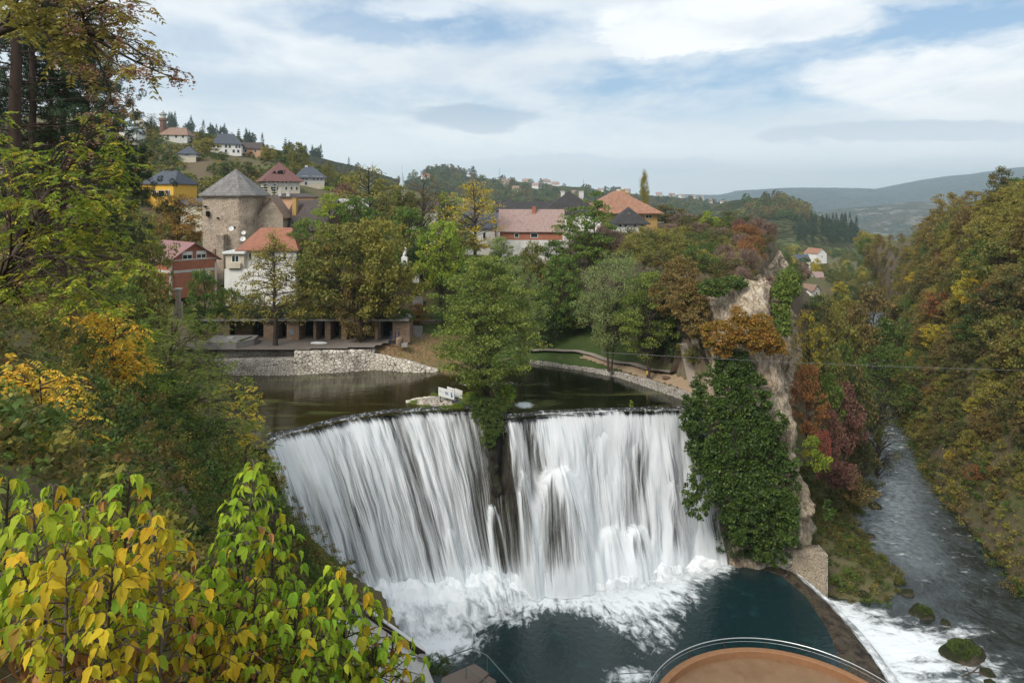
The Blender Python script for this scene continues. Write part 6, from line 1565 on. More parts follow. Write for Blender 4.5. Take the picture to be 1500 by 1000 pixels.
def roof_mat(name, ca, cb, tw=0.35, th=0.4, rough=0.8, seam=False):
    m, n = material(name)
    x, y, z = n.sep(n.obj()); N = n.sep(n.n('ShaderNodeTexCoord').outputs['Normal'])
    side = n.ramp(n.m('ABSOLUTE', N[0]), 0.25, 0.3)
    u = n.m('ADD', n.m('MULTIPLY', x, n.m('SUBTRACT', 1.0, side)), n.m('MULTIPLY', y, side))
    v = n.m('DIVIDE', z, th * 0.6); row = n.m('FLOOR', v)
    us = n.m('ADD', n.m('DIVIDE', u, tw), n.m('MULTIPLY', row, 0.5))
    cell = n.n('ShaderNodeTexWhiteNoise'); n.l(n.xyz(n.m('FLOOR', us), row, 0.0), cell.inputs['Vector'])
    fr = n.m('FRACT', v); fu = n.m('FRACT', us)
    st = n.noise(n.pos(), 0.5, 5, 0.7)
    k = n.m('ADD', n.m('MULTIPLY', cell.outputs['Value'], 0.5), n.m('MULTIPLY', st, 0.5))
    c = n.mix(k, ca, cb)
    ln = n.m('MULTIPLY', n.ramp(fr, 0.16, 0.0), 0.5)
    c = n.mix(ln, c, tuple(q * 0.35 for q in ca))
    c = n.mix(n.m('MULTIPLY', n.ramp(n.noise(n.pos(), 1.1, 5, .7), 0.58, 0.7), 0.5), c, (0.06, 0.055, 0.035))
    n.out(n.pbsdf(c, rough, n.bump(n.m('ADD', fr, n.m('MULTIPLY', n.ramp(n.m('ABSOLUTE', n.m('SUBTRACT', fu, .5)), 0.4, 0.5), -0.4)), 0.6, 0.05), 0.3)); return m
WH = wall_mat('white_render', (0.72, 0.70, 0.66), 0.30); WH2 = wall_mat('worn_white_render', (0.60, 0.585, 0.55), 0.6); CREAM = wall_mat('cream_render', (0.55, 0.49, 0.38), 0.4)
OCHRE = wall_mat('ochre_render', (0.42, 0.27, 0.10), 0.3); YEL = wall_mat('yellow_render', (0.68, 0.40, 0.06), 0.15); PINK = wall_mat('pale_orange_render', (0.60, 0.36, 0.22), 0.3)
STONEW = masonry_mat('tower_stone', (0.34, 0.27, 0.20), (0.58, 0.49, 0.38), (0.22, 0.17, 0.13), 0.42, 0.20, 'rubble')
PALEW = masonry_mat('pale_rubble_wall', (0.46, 0.40, 0.32), (0.78, 0.72, 0.62), (0.14, 0.12, 0.10), 0.62, 0.42, 'rubble')
PALEW2 = masonry_mat('grey_rubble_wall', (0.30, 0.27, 0.23), (0.52, 0.48, 0.42), (0.12, 0.10, 0.09), 0.42, 0.30, 'rubble')
OLDW = masonry_mat('old_brown_stone', (0.20, 0.135, 0.09), (0.36, 0.25, 0.17), (0.12, 0.09, 0.07), 0.5, 0.22, 'brick')
BRICK = masonry_mat('red_brick', (0.32, 0.10, 0.055), (0.43, 0.15, 0.08), (0.30, 0.22, 0.18), 0.35, 0.24)
R_SHINGLE = roof_mat('grey_wood_shingles', (0.10, 0.095, 0.09), (0.26, 0.245, 0.23), 0.45, 0.9); R_ORANGE = roof_mat('orange_tiles', (0.24, 0.095, 0.06), (0.37, 0.17, 0.105)); R_RED = roof_mat('weathered_red_tiles', (0.22, 0.10, 0.065), (0.40, 0.22, 0.14), .4, .5)
R_BLACK = roof_mat('black_roofing', (0.030, 0.027, 0.028), (0.055, 0.05, 0.05), 0.5, 0.6); R_DARK = roof_mat('dark_brown_tiles', (0.055, 0.042, 0.038), (0.10, 0.08, 0.072)); R_PINK = roof_mat('faded_pink_tiles', (0.25, 0.165, 0.145), (0.37, 0.265, 0.235), .3, .45)
R_MAROON = roof_mat('maroon_tiles', (0.13, 0.06, 0.055), (0.19, 0.095, 0.085)); R_ROSE = roof_mat('rose_metal_roof', (0.22, 0.105, 0.105), (0.30, 0.15, 0.145), .4, .5, .5); R_SLATE = roof_mat('slate_roof', (0.055, 0.062, 0.08), (0.10, 0.11, 0.13)); R_GREYR = roof_mat('pale_grey_roof', (0.30, 0.30, 0.30), (0.42, 0.40, 0.38))
R_BROWN = roof_mat('brown_tiles', (0.20, 0.125, 0.09), (0.32, 0.21, 0.15)); R_BLUE = roof_mat('blue_grey_metal_roof', (0.40, 0.46, 0.50), (0.52, 0.58, 0.62), .5, .8, .5)
def plain(name, col, rough=0.6, metal=0.0, spec=0.4, var=0.15):
    m, n = material(name); p = n.pos(); c = n.mix(n.m('MULTIPLY', n.noise(p, 6, 4, .6), var * 2), col, tuple(v * 0.6 for v in col))
    n.out(n.pbsdf(c, rough, None, spec, metal)); return m
GLASS, n = material('window_glass'); n.out(n.pbsdf((0.022, 0.028, 0.034), 0.12, None, 0.6))
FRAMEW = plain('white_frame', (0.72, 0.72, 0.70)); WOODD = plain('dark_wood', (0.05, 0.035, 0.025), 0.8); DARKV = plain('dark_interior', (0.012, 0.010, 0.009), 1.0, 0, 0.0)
METAL = plain('galvanised_metal', (0.30, 0.32, 0.30), 0.45, 0.6); CONC = wall_mat('concrete', (0.30, 0.28, 0.26), 0.5, 0.9, 1.5); CONCP = wall_mat('pale_concrete', (0.50, 0.48, 0.45), 0.4, 0.9, 1.5)

class MB:
    """collects boxes and faces into one mesh"""
    def __init__(s): s.v, s.f, s.n = [], [], 0
    def face(s, pts): s.v += [tuple(p) for p in pts]; s.f.append(tuple(range(s.n, s.n + len(pts)))); s.n += len(pts)
    def box(s, x0, y0, z0, x1, y1, z1):
        b = s.n; s.v += [(x0, y0, z0), (x1, y0, z0), (x1, y1, z0), (x0, y1, z0), (x0, y0, z1), (x1, y0, z1), (x1, y1, z1), (x0, y1, z1)]; s.n += 8
        s.f += [tuple(b + i for i in q) for q in ((0, 3, 2, 1), (4, 5, 6, 7), (0, 1, 5, 4), (1, 2, 6, 5), (2, 3, 7, 6), (3, 0, 4, 7))]
        return s
    def prism(s, poly, z0, z1):
        b = s.n; k = len(poly); s.v += [(x, y, z0) for x, y in poly] + [(x, y, z1) for x, y in poly]; s.n += 2 * k
        s.f += [tuple(b + i for i in range(k))[::-1], tuple(b + k + i for i in range(k))] + [(b + i, b + (i + 1) % k, b + k + (i + 1) % k, b + k + i) for i in range(k)]
        return s
    def tube(s, P, r, sides=6):
        V, F = tube(P, r, sides); b = s.n; s.v += [tuple(v) for v in V]; s.f += [tuple(int(i) + b for i in f) for f in F]
        k = len(P); s.f += [tuple(b + i for i in range(sides))[::-1], tuple(b + (k - 1) * sides + i for i in range(sides))]; s.n += len(V); return s
    def lathe(s, prof, seg=16, c=(0, 0, 0)):
        b = s.n
        for r, z in prof: s.v += [(c[0] + r * math.cos(2 * math.pi * i / seg), c[1] + r * math.sin(2 * math.pi * i / seg), c[2] + z) for i in range(seg)]
        for k in range(len(prof) - 1): s.f += [(b + k * seg + i, b + k * seg + (i + 1) % seg, b + (k + 1) * seg + (i + 1) % seg, b + (k + 1) * seg + i) for i in range(seg)]
        s.n += seg * len(prof); s.f.append(tuple(b + i for i in range(seg))[::-1]); s.f.append(tuple(s.n - seg + i for i in range(seg))); return s
    def build(s, name, m, parent=None, label=None, bevel=0.0):
        me_ = bpy.data.meshes.new(name); me_.from_pydata(s.v, [], s.f); me_.update(); o = link(name, me_, m, parent)
        if label: o['label'] = label
        if bevel:
            b = o.modifiers.new('bevel', 'BEVEL'); b.width = bevel; b.segments = 2; b.limit_method = 'ANGLE'
        return o
def add_roof(h, W, D, ze, zr, kind, m, over=0.5, th=0.18, ridge=0.35, ax='x'):
    r = MB(); a, b = W / 2 + over, D / 2 + over
    drop = over * (zr - ze) / max((D / 2 if ax == 'x' else W / 2), .1) * 0.6; e = ze - drop
    if kind == 'gable':
        if ax == 'x': lo = [(-a, -b), (a, -b), (a, b), (-a, b)]; rd = [(-a, 0), (a, 0)]
        else: lo = [(a, -b), (a, b), (-a, b), (-a, -b)]; rd = [(0, -b), (0, b)]
        for dz in (0,):
            L0, L1, L2, L3 = lo; R0, R1 = rd
            if ax == 'x':
                top = [[(*L0, e), (*L1, e), (*R1, zr), (*R0, zr)], [(*L2, e), (*L3, e), (*R0, zr), (*R1, zr)]]
            else:
                top = [[(*L0, e), (*L1, e), (*R1, zr), (*R0, zr)], [(*L2, e), (*L3, e), (*R0, zr), (*R1, zr)]]
            for q in top:
                r.face(q); r.face([(x, y, z - th) for x, y, z in q][::-1])
                for i in range(4):
                    p0, p1 = q[i], q[(i + 1) % 4]; r.face([p0, (p0[0], p0[1], p0[2] - th), (p1[0], p1[1], p1[2] - th), p1])
    else:
        k = ridge if kind == 'hip' else 0.0
        if ax == 'x': R0, R1 = (-W * k, 0, zr), (W * k, 0, zr)
        else: R0, R1 = (0, -D * k, zr), (0, D * k, zr)
        c = [(-a, -b, e), (a, -b, e), (a, b, e), (-a, b, e)]
        if ax == 'x': fs = [[c[0], c[1], R1, R0], [c[1], c[2], R1], [c[2], c[3], R0, R1], [c[3], c[0], R0]]
        else: fs = [[c[0], c[1], R0], [c[1], c[2], R1, R0], [c[2], c[3], R1], [c[3], c[0], R0, R1]]
        for q in fs: r.face(q)
        d = [(x, y, z - th) for x, y, z in c]
        for i in range(4): r.face([c[i], d[i], d[(i + 1) % 4], c[(i + 1) % 4]])
        r.face(d[::-1])
    return r.build('roof', m, h)
def add_window(h, x, y, z, w, hh, face='f', frame=FRAMEW, pane=GLASS, panes=1, shutter=0.0, name='window'):
    """face f: wall looking along -y at depth y; r / l: wall looking along +x / -x at position y"""
    def T(b, x0, d0, z0, x1, d1, z1):
        if face == 'f': b.box(x0, y - d1, z0, x1, y - d0, z1)
        elif face == 'r': b.box(y + d0, x0, z0, y + d1, x1, z1)
        else: b.box(y - d1, x0, z0, y - d0, x1, z1)
    f = MB(); t = min(0.09, w * 0.12)
    T(f, x - w / 2, -.05, z, x - w / 2 + t, .06, z + hh); T(f, x + w / 2 - t, -.05, z, x + w / 2, .06, z + hh)
    T(f, x - w / 2 + t, -.05, z, x + w / 2 - t, .06, z + t); T(f, x - w / 2 + t, -.05, z + hh - t, x + w / 2 - t, .06, z + hh)
    for k in range(1, panes): xx = x - w / 2 + w * k / panes; T(f, xx - t / 2, -.05, z + t, xx + t / 2, .055, z + hh - t)
    if shutter: T(f, x - w / 2 + t, -.05, z + hh * (1 - shutter), x + w / 2 - t, .045, z + hh - t)
    fo = f.build(name, frame, h)
    g = MB(); T(g, x - w / 2 + t, -.05, z + t, x + w / 2 - t, .02, z + hh - t); g.build('pane', pane, fo)
def house(label, px, Y, eave, ridge, w_px, depth, kind, wall, roof, rz=0, ax='x', wins=(), chim=(), name='house', cat='house', z=None, over=0.5, rk=0.3, base=None, group=None, gwall=None, band=None):
    """wins: (face, fx, fz, w, h, panes) with fx, fz as fractions of the wall; sizes in metres"""
    W = w_px / 1000.0 * Y; X = (px - 750) / 1000.0 * Y
    zb = (g1(X, Y) if z is None else z) - 0.5
    ze = -(eave - HZ) / 1000 * Y - zb; zr = -(ridge - HZ) / 1000 * Y - zb
    h = empty(name, (X - depth / 2 * math.sin(R(rz)) * (1 if rz > 0 else 1), Y + depth / 2 * math.cos(R(rz)), zb), label, cat, group, R(rz))
    m = MB(); hw, hd = W / 2, depth / 2
    if base:
        zs = ze * base[0]; m.box(-hw + .05, -hd + .05, 0, hw - .05, hd - .05, zs); m.build('lower_wall', base[1], h); m = MB()
    else: zs = 0
    m.box(-hw, -hd, zs, hw, hd, ze)
    m.build('wall', wall, h)
    if kind == 'gable':
        if ax == 'x': 
            for s in (-1, 1): g = MB(); g.face([(s * hw, -hd, ze), (s * hw, hd, ze), (s * hw, 0, zr - .05)][::s]); g.face([(s * (hw - .2), -hd, ze), (s * (hw - .2), hd, ze), (s * (hw - .2), 0, zr - .05)][::-s]); g.build('gable', gwall or wall, h)
        else:
            for s in (-1, 1): g = MB(); g.face([(-hw, s * hd, ze), (hw, s * hd, ze), (0, s * hd, zr - .05)][::-s]); g.face([(-hw, s * (hd - .2), ze), (hw, s * (hd - .2), ze), (0, s * (hd - .2), zr - .05)][::s]); g.build('gable', gwall or wall, h)
    ro = add_roof(h, W, depth, ze, zr, kind, roof, over, ridge=rk, ax=ax)
    for wn in wins:
        fc, fx, fz, ww, wh, pn = wn[:6]; sh = wn[6] if len(wn) > 6 else 0
        zz_ = fz * ze
        if fc == 'f': add_window(h, -hw + fx * W, -hd, zz_, ww, wh, 'f', panes=pn, shutter=sh)
        elif fc == 'r': add_window(h, -hd + fx * depth, hw, zz_, ww, wh, 'r', panes=pn, shutter=sh)
        else: add_window(h, -hd + fx * depth, -hw, zz_, ww, wh, 'l', panes=pn, shutter=sh)
    for cx, cy, ch, cw, cm in chim:
        c = MB(); zt = zr + ch; c.box(cx * hw - cw / 2, cy * hd - cw / 2, ze, cx * hw + cw / 2, cy * hd + cw / 2, zt); c.box(cx * hw - cw / 2 - .08, cy * hd - cw / 2 - .08, zt, cx * hw + cw / 2 + .08, cy * hd + cw / 2 + .08, zt + .15)
        c.build('chimney', cm, ro)
    if band:
        b = MB()
        for zf, bh in band: b.box(-hw - .03, -hd - .03, zf * ze, hw + .03, hd + .03, zf * ze + bh)
        b.build('concrete_band', CONCP, h)
    return h
# ---- the old stone tower
t = empty('stone_tower', at(338, 290, 135) * 1.0, 'old square stone tower with steep grey shingled pyramid roof', 'tower'); t.location = (-56.3, 139, -19.0)
hw = 4.75; top_ = 19 + 0.75
wm = MB(); ring = [(-hw, -hw * 0.85), (hw * 0.55, -hw), (hw * 0.98, -hw * 0.55), (hw * 0.98, hw), (-hw, hw)]
nz, Vv, Ff = 30, [], []
P2 = resample(np.array(ring + [ring[0]]), 90)[:-1]
zl = np.linspace(0, top_, 40); G = np.stack([np.concatenate([P2 * (1.03 - 0.03 * z / top_), np.full((89, 1), z)], 1) for z in zl])
ctr = unit(np.concatenate([P2, np.zeros((89, 1))], 1)); G += ctr[None] * (0.10 * fbm(G, 1.3, 3, 41) + 0.12 * fbm(G, 0.3, 3, 42))[..., None]
Gc = np.concatenate([G, G[:, :1]], 1); link('wall', npmesh('tower_wall', Gc.reshape(-1, 3), gridfaces(40, 90), False), STONEW, t)
rf = MB(); e = top_ - .15; o_ = hw + .65; ap = (.1, 0, top_ + 5.2)
cs_ = [(-o_, -o_ * .88, e), (hw * .55 + .5, -o_, e), (o_, -hw * .55 - .3, e), (o_, o_, e), (-o_, o_, e)]
for i in range(5): rf.face([cs_[i], cs_[(i + 1) % 5], ap])
lo_ = [(x, y, z - .25) for x, y, z in cs_]
for i in range(5): rf.face([cs_[i], lo_[i], lo_[(i + 1) % 5], cs_[(i + 1) % 5]])
rf.face(lo_[::-1]); rf.build('roof', R_SHINGLE, t)
for x_, z_, w_, h_ in ((-3.6, 15.4, .55, 1.0), (-4.2, 17.2, .5, .25), (-1.6, 14.9, .3, .3), (1.5, 13.1, .9, .25)):
    b = MB(); b.box(x_ - w_ / 2, -hw * .93 - .42, z_, x_ + w_ / 2, -hw * .93 + .3, z_ + h_); b.build('opening', DARKV, t)
b = MB(); b.box(-1.2, -hw - 1.5, 2, 0.2, -hw + .4, 11.6); b.box(-1.3, -hw - 1.6, 11.6, .3, -hw + .4, 11.9); b.build('buttress', STONEW, t, 'narrow stone buttress with a brick top')
b = MB(); b.box(-hw + 2.5, -hw - .55, 1, -hw + 2.9, -hw + .3, 9); b.build('pipe_chase', OLDW, t)
# ---- houses near the tower
house('low brown-tiled stone annex attached to the right of the old tower', 396, 139, 316, 288, 36, 9, 'gable', STONEW, R_BROWN, 8, 'y', z=-19)
h = house('white house with orange tiled hipped roof and flat-roofed cream wing by the tower', 392, 121, 364, 335, 84, 9, 'hip', WH2, R_ORANGE, 0, 'x', [('f', .2, .80, .55, 1.3, 1), ('f', .52, .80, .6, 1.2, 1), ('f', .8, .80, .7, 1.2, 1), ('f', .3, .45, 1.1, .9, 2), ('f', .62, .45, 1.1, .9, 2), ('f', .45, .1, .9, 1.6, 1)], z=-18.5, rk=.28)
ZH = h.location.z
b = MB(); b.box(-7.1, -5.3, 0, -3.9, 0, 9.2); b.build('wing_wall', CREAM, h); b = MB(); b.box(-7.5, -5.8, 9.2, -3.6, 0, 9.6); b.build('terrace_slab', FRAMEW, h)
b = MB(); b.box(-7.25, -5.45, 0, 5.2, -4.62, 6.5); b.build('lower_wall', WH, h)
b = MB(); b.box(-6.6, -6.0, 6.7, -4.3, -5.3, 7.6); b.build('balcony', CREAM, h)
add_window(h, -5.4, -5.3, 7.7, 1.3, 1.2, panes=2)
b = MB()
for x_ in np.linspace(-7.4, -3.8, 8): b.tube([(x_, -5.7, 9.6), (x_, -5.7, 10.5)], .025, 5)
b.box(-7.4, -5.73, 10.5, -3.8, -5.67, 10.56); b.build('terrace_railing', METAL, h)
DISHW = plain('dish_white', (0.68, 0.68, 0.66), .5)
def dish(p, r, lab, parent_label, aim=(0.1, -1, .35)):
    d = empty('satellite_dish', p, lab, 'satellite dish', 'satellite dishes beside the tower')
    a = MB(); a.lathe([(0.001, 0.0)] + [(r * q, 0.28 * r * q * q) for q in (.3, .6, .85, 1)] + [(r * 1.01, .30 * r), (r * .85, .23 * r), (.001, .03)], 20); o = a.build('dish', DISHW, d)
    o.rotation_euler = Vector(aim).to_track_quat('Z', 'Y').to_euler()
    a = MB(); a.tube([(0, .05, -1.0), (0, .05, 0)], .04, 6); av = Vector(aim).normalized(); a.tube([(0, 0, -r), tuple(av * r * .9)], .02, 5); a.build('mast', METAL, d)
dish(at(339, 335, 116.5), .42, 'white satellite dish on the narrow stone buttress, highest of three', ''); dish(at(357, 341, 118), .36, 'small grey satellite dish between the other two', ''); dish(at(356, 350, 117.5), .45, 'beige satellite dish lowest above the flat terrace', '')
h = house('red brick house with white shutters and rose metal roof below the tower', 284, 121, 379, 355, 68, 12, 'gable', BRICK, R_ROSE, 50, 'y', [('f', .36, 1.0, 1.75, 1.35, 2, .45), ('f', .66, 1.0, 1.75, 1.35, 2, .45), ('f', .80, .40, 1.65, 1.6, 2, .5)], z=-17.0, over=.7, band=[(.66, .45), (1.0 - .03, .22)])
b = MB(); b.box(3.8, -6.12, 0, 4.15, -5.95, 5.9); b.build('concrete_post', CONCP, h); b = MB(); b.box(-4.15, -6.12, 0, -3.8, -5.95, 5.9); b.build('concrete_post', CONCP, h)
house('yellow house with slate hipped roof and two white skylights', 231, 174, 268, 249, 50, 10, 'hip', YEL, R_SLATE, -8, 'x', [('f', .40, .55, 1.1, 1.3, 2), ('f', .62, .50, 1.7, 1.6, 1), ('f', .84, .55, 1.1, 1.3, 2)], [(.1, 0.0, .5, .6, WOODD)], rk=.25)
for q, px in ((0, 219), (1, 235)):
    pass
house('grey-roofed low shed behind the orange tree', 292, 166, 299, 290, 60, 8, 'gable', CREAM, R_SLATE, 0, 'x')
# hillside houses
house('large white house with pale blue metal roof at the edge of the overhanging branches', 170, 236, 189, 168, 52, 14, 'hip', WH, R_BLUE, 18, 'x', [('f', .3, .78, 1.1, 1.6, 1), ('f', .55, .78, 1.1, 1.6, 1), ('f', .85, .78, 1.1, 1.6, 1)], base=(.3, CREAM))
house('cream house with brown half-hipped roof behind the blue-roofed house', 194, 252, 177, 161, 30, 12, 'gable', CREAM, R_BROWN, 25, 'y', [('f', .3, .75, 1.0, 1.4, 2), ('f', .7, .75, 1.0, 1.4, 2), ('f', .5, 1.02, 1.0, 1.3, 1)])
house('white house with worn grey roof right below the minaret', 254, 284, 197, 185, 38, 11, 'hip', WH2, R_BROWN, 8, 'x', [('f', .3, .6, 1, 1.2, 1), ('f', .6, .6, 1, 1.2, 1), ('f', .85, .6, 1, 1.2, 1)])
house('small orange-walled house behind the worn grey roof', 267, 296, 194, 187, 20, 10, 'gable', PINK, R_DARK, 20, 'y', [('f', .5, .7, 1, 1.2, 1)])
house('small pavilion-like house with dark pyramid roof on the terraces', 274, 231, 224, 213, 24, 6, 'pyramid', WH2, R_SLATE, 15, 'x', [('f', .5, .72, 1.5, .8, 2)], base=(.7, CREAM))
house('white hilltop house with wide dark hipped roof', 331, 258, 210, 194, 42, 11, 'hip', WH, R_SLATE, 18, 'x', [('f', f, .62, 1, 1.3, 1) for f in (.12, .25, .5, .62, .84, .94)] + [('f', f, .25, 1, 1.3, 1) for f in (.5, .75, .9)], [(-.35, .2, .3, .5, WH2), (.3, 0, .4, .6, WH2)], rk=.22)
house('low orange brick house with dark roof right of the white hilltop house', 366, 270, 217, 207, 30, 10, 'gable', PINK, R_DARK, 12, 'x', [('f', .3, .55, 1, 1.2, 1), ('f', .75, .55, 1, 1.2, 1)])
h = house('tall house with damaged maroon hipped roof and a row of upper windows', 414, 197, 263, 236, 50, 12, 'pyramid', WH2, R_MAROON, 28, 'x', [('f', f, .80, .85, 1.05, 1) for f in (.12, .24, .36, .5, .60, .74, .84, .94)] + [('f', f, .42, .8, 1.1, 1) for f in (.2, .36, .6, .75, .9)], base=(.66, CREAM), over=.9)
b = MB(); W_ = .050 * 197; b.face([(-W_ * .48, -4.3, 0), (-W_ * .1, -3.9, 0), (-W_ * .12, -3.1, 0), (-W_ * .40, -3.4, 0)])
ze_ = -(263 - HZ) / 1000 * 197 - h.location.z; zr_ = -(236 - HZ) / 1000 * 197 - h.location.z
def on_roof(y): return zr_ + (abs(y) / 6.9) * (ze_ - .5 - zr_) + .10
b = MB()
for x0, x1, y0, y1 in ((-2.6, -1.5, -4.3, -3.4), (-1.3, .6, -4.4, -3.1), (.75, 1.0, -4.1, -2.9)): b.face([(x0, y0, on_roof(y0)), (x1, y0 - .1, on_roof(y0 - .1)), (x1 - .1, y1, on_roof(y1)), (x0 + .5, y1 - .2, on_roof(y1 - .2))])
b.build('roof_hole', DARKV, h)
house('white house with steep slate roof and two dormers beside the maroon roof', 456, 216, 259, 243, 38, 11, 'hip', WH, R_SLATE, 24, 'x', [('f', f, .72, .9, 1.3, 1) for f in (.2, .32, .6, .74, .88)] + [('f', .3, .3, 1, 1.2, 1)], [(-.2, 0, .2, .7, WH)], base=(.5, CREAM), rk=.15, over=.8)
h = house('long low pale building with nearly flat dark roof below the maroon-roofed house', 428, 166, 288, 283, 60, 9, 'hip', PINK, R_DARK, 10, 'x', [], [(-.6, -.8, 1.2, .7, CONCP), (-.2, -.9, .6, .8, CONCP)])
house('dark brown roofed building with a yellow chimney behind the orange tiled house', 446, 143, 334, 293, 66, 10, 'gable', OLDW, R_DARK, -12, 'x', [], [(-.75, -.5, .3, .9, OCHRE)], over=.6)
house('pale grey roofed building among the trees right of the dark brown roof', 506, 156, 312, 291, 62, 10, 'gable', WH2, R_GREYR, 5, 'x', [('f', .2, .6, 1, 1.2, 1), ('f', .7, .6, 1, 1.2, 1)])
# town centre
house('white gabled house with slate roof behind the tall yellow tree', 694, 153, 333, 312, 62, 10, 'gable', WH, R_SLATE, -4, 'x', [('f', .42, .62, .7, 1.4, 1), ('f', .75, .62, .7, 1.4, 1), ('f', .25, .25, .7, 1.4, 1), ('f', .6, .2, .9, 1.5, 1)])
house('small white house glimpsed between the trunks left of the bright lime tree', 618, 170, 308, 296, 42, 8, 'gable', WH2, R_DARK, 3, 'x', [('f', .5, .6, 1, 1.2, 1)])
h = house('unfinished brick house with faded pink tiled roof over a white ground floor', 778, 147, 337, 307, 92, 9, 'gable', BRICK, R_PINK, -3, 'x', [('f', .27, .78, 1.0, 1.0, 1), ('f', .55, .78, 1.6, 1.0, 1), ('f', .58, .30, 1.0, 1.7, 1), ('f', .42, .30, .9, 1.5, 1), ('f', .8, .5, 1, 1.2, 1)], [(.08, -.15, .5, .8, BRICK)], base=(.72, WH2))
house('long black-roofed building stretching behind the pink tiled roof', 772, 166, 308, 295, 88, 10, 'gable', WH2, R_BLACK, 0, 'x', [])
house('small black pyramid-roofed house at the left end of the long black roof', 744, 171, 300, 290, 22, 6, 'pyramid', WH2, R_BLACK, 0, 'x', [])
house('white house with large black hipped roof and two white chimneys', 837, 160, 311, 281, 88, 12, 'hip', WH, R_BLACK, 0, 'x', [('f', .45, .7, .9, 1.3, 1), ('f', .3, .7, .9, 1.3, 1), ('f', .75, .55, 1, 1.4, 1)], [(-.22, .1, .1, .9, WH2), (.42, .1, .1, 1.1, WH2)], rk=.02)
house('ochre house with broad weathered red hipped roof', 918, 172, 309, 279, 94, 15, 'hip', OCHRE, R_RED, 10, 'x', [('f', .2, .75, 1.1, 1.2, 1), ('f', .55, .75, 1.1, 1.2, 1), ('f', .86, .72, 1.8, .9, 2)], [(.2, .0, .2, .9, OCHRE), (.45, .3, -.6, 1.1, OCHRE)], over=1.3, rk=.05)
h = house('white house with black pyramid roof in front of the ochre house', 925, 148, 325, 303, 44, 8, 'pyramid', WH, R_BLACK, 0, 'x', [('f', .12, .8, .7, .9, 1), ('f', .3, .8, .6, .9, 1), ('f', .62, .8, .7, .9, 1), ('f', .85, .8, .7, .9, 1)], [(-.05, -.5, -1.5, .3, METAL)], over=.8)
# valley houses
house('white gabled house with dark roof nearest in the valley', 1182, 330, 432, 423, 22, 10, 'gable', WH, R_DARK, -5, 'y', [('f', .35, .62, 1.1, 1.1, 1), ('f', .72, .62, 1.1, 1.1, 1), ('f', .3, .12, 1.5, 1.6, 1), ('f', .75, .12, 1, 1.1, 1)], z=-50.5)
house('small house with brown tiled roof behind the nearest valley house', 1196, 345, 425, 417, 16, 9, 'gable', WH, R_BROWN, 30, 'y', [('f', .5, .5, 1.2, 1.2, 1)], z=-50.5)
house('white house with pale blue roof in the valley', 1186, 385, 406, 399, 16, 9, 'gable', WH, R_BLUE, 20, 'y', [('f', .35, .5, 1, 1.2, 1), ('f', .7, .5, 1, 1.2, 1)], z=-49.5)
house('orange-walled house with pink roof in the valley', 1202, 390, 406, 399, 13, 9, 'gable', PINK, R_PINK, 0, 'x', [('f', .5, .5, 1.2, 1.2, 1)], z=-49.5)
house('white house with slate roof farther up the valley', 1177, 470, 382, 373, 20, 10, 'gable', WH, R_SLATE, 0, 'x', [('f', .4, .4, 1.2, 1.2, 1)], z=-49.5)
house('white gable-fronted house with red roof farthest up the valley', 1204, 520, 371, 364, 20, 12, 'gable', WH, R_RED, 25, 'y', [('f', .5, .6, 1.2, 1.2, 1)], z=-49.5)
# minaret and spire
m = empty('minaret', ((239 - 750) * .288, 288, 22), 'slim brown minaret with a balcony and metal cap on the hill', 'minaret')
H_ = -(163 - HZ) / 1000 * 288 - 22
b = MB(); b.lathe([(1.5, 0), (1.35, H_ * .5), (1.25, H_ * .72)], 12); b.build('shaft', plain('dark_brown_brick', (0.16, 0.09, 0.07), .9), m)
b = MB(); b.lathe([(1.3, H_ * .70), (1.7, H_ * .74), (1.75, H_ * .80), (1.2, H_ * .80)], 12); b.build('balcony', OLDW, m)
b = MB(); b.lathe([(1.15, H_ * .80), (1.15, H_ * .9)], 12); b.build('lantern', WH2, m); b = MB(); b.lathe([(1.7, H_ * .895), (1.6, H_ * .92), (.15, H_ * .99), (.05, H_ * 1.04)], 12); b.build('cap', METAL, m)
m = empty('spire', ((589 - 750) * .30, 300, -6), 'slender white tower with pale metal spire rising above the trees', 'tower')
H_ = -(244 - HZ) / 1000 * 300 + 6
b = MB(); b.lathe([(1.1, 0), (1.1, H_ - 9.0)], 12); b.build('shaft', WH, m); b = MB(); b.lathe([(1.35, H_ - 9.1), (1.15, H_ - 7.6), (.5, H_ - 4.2), (.08, H_ - 2.2), (.03, H_ + 1.2)], 12); b.build('cap', R_BLUE, m)
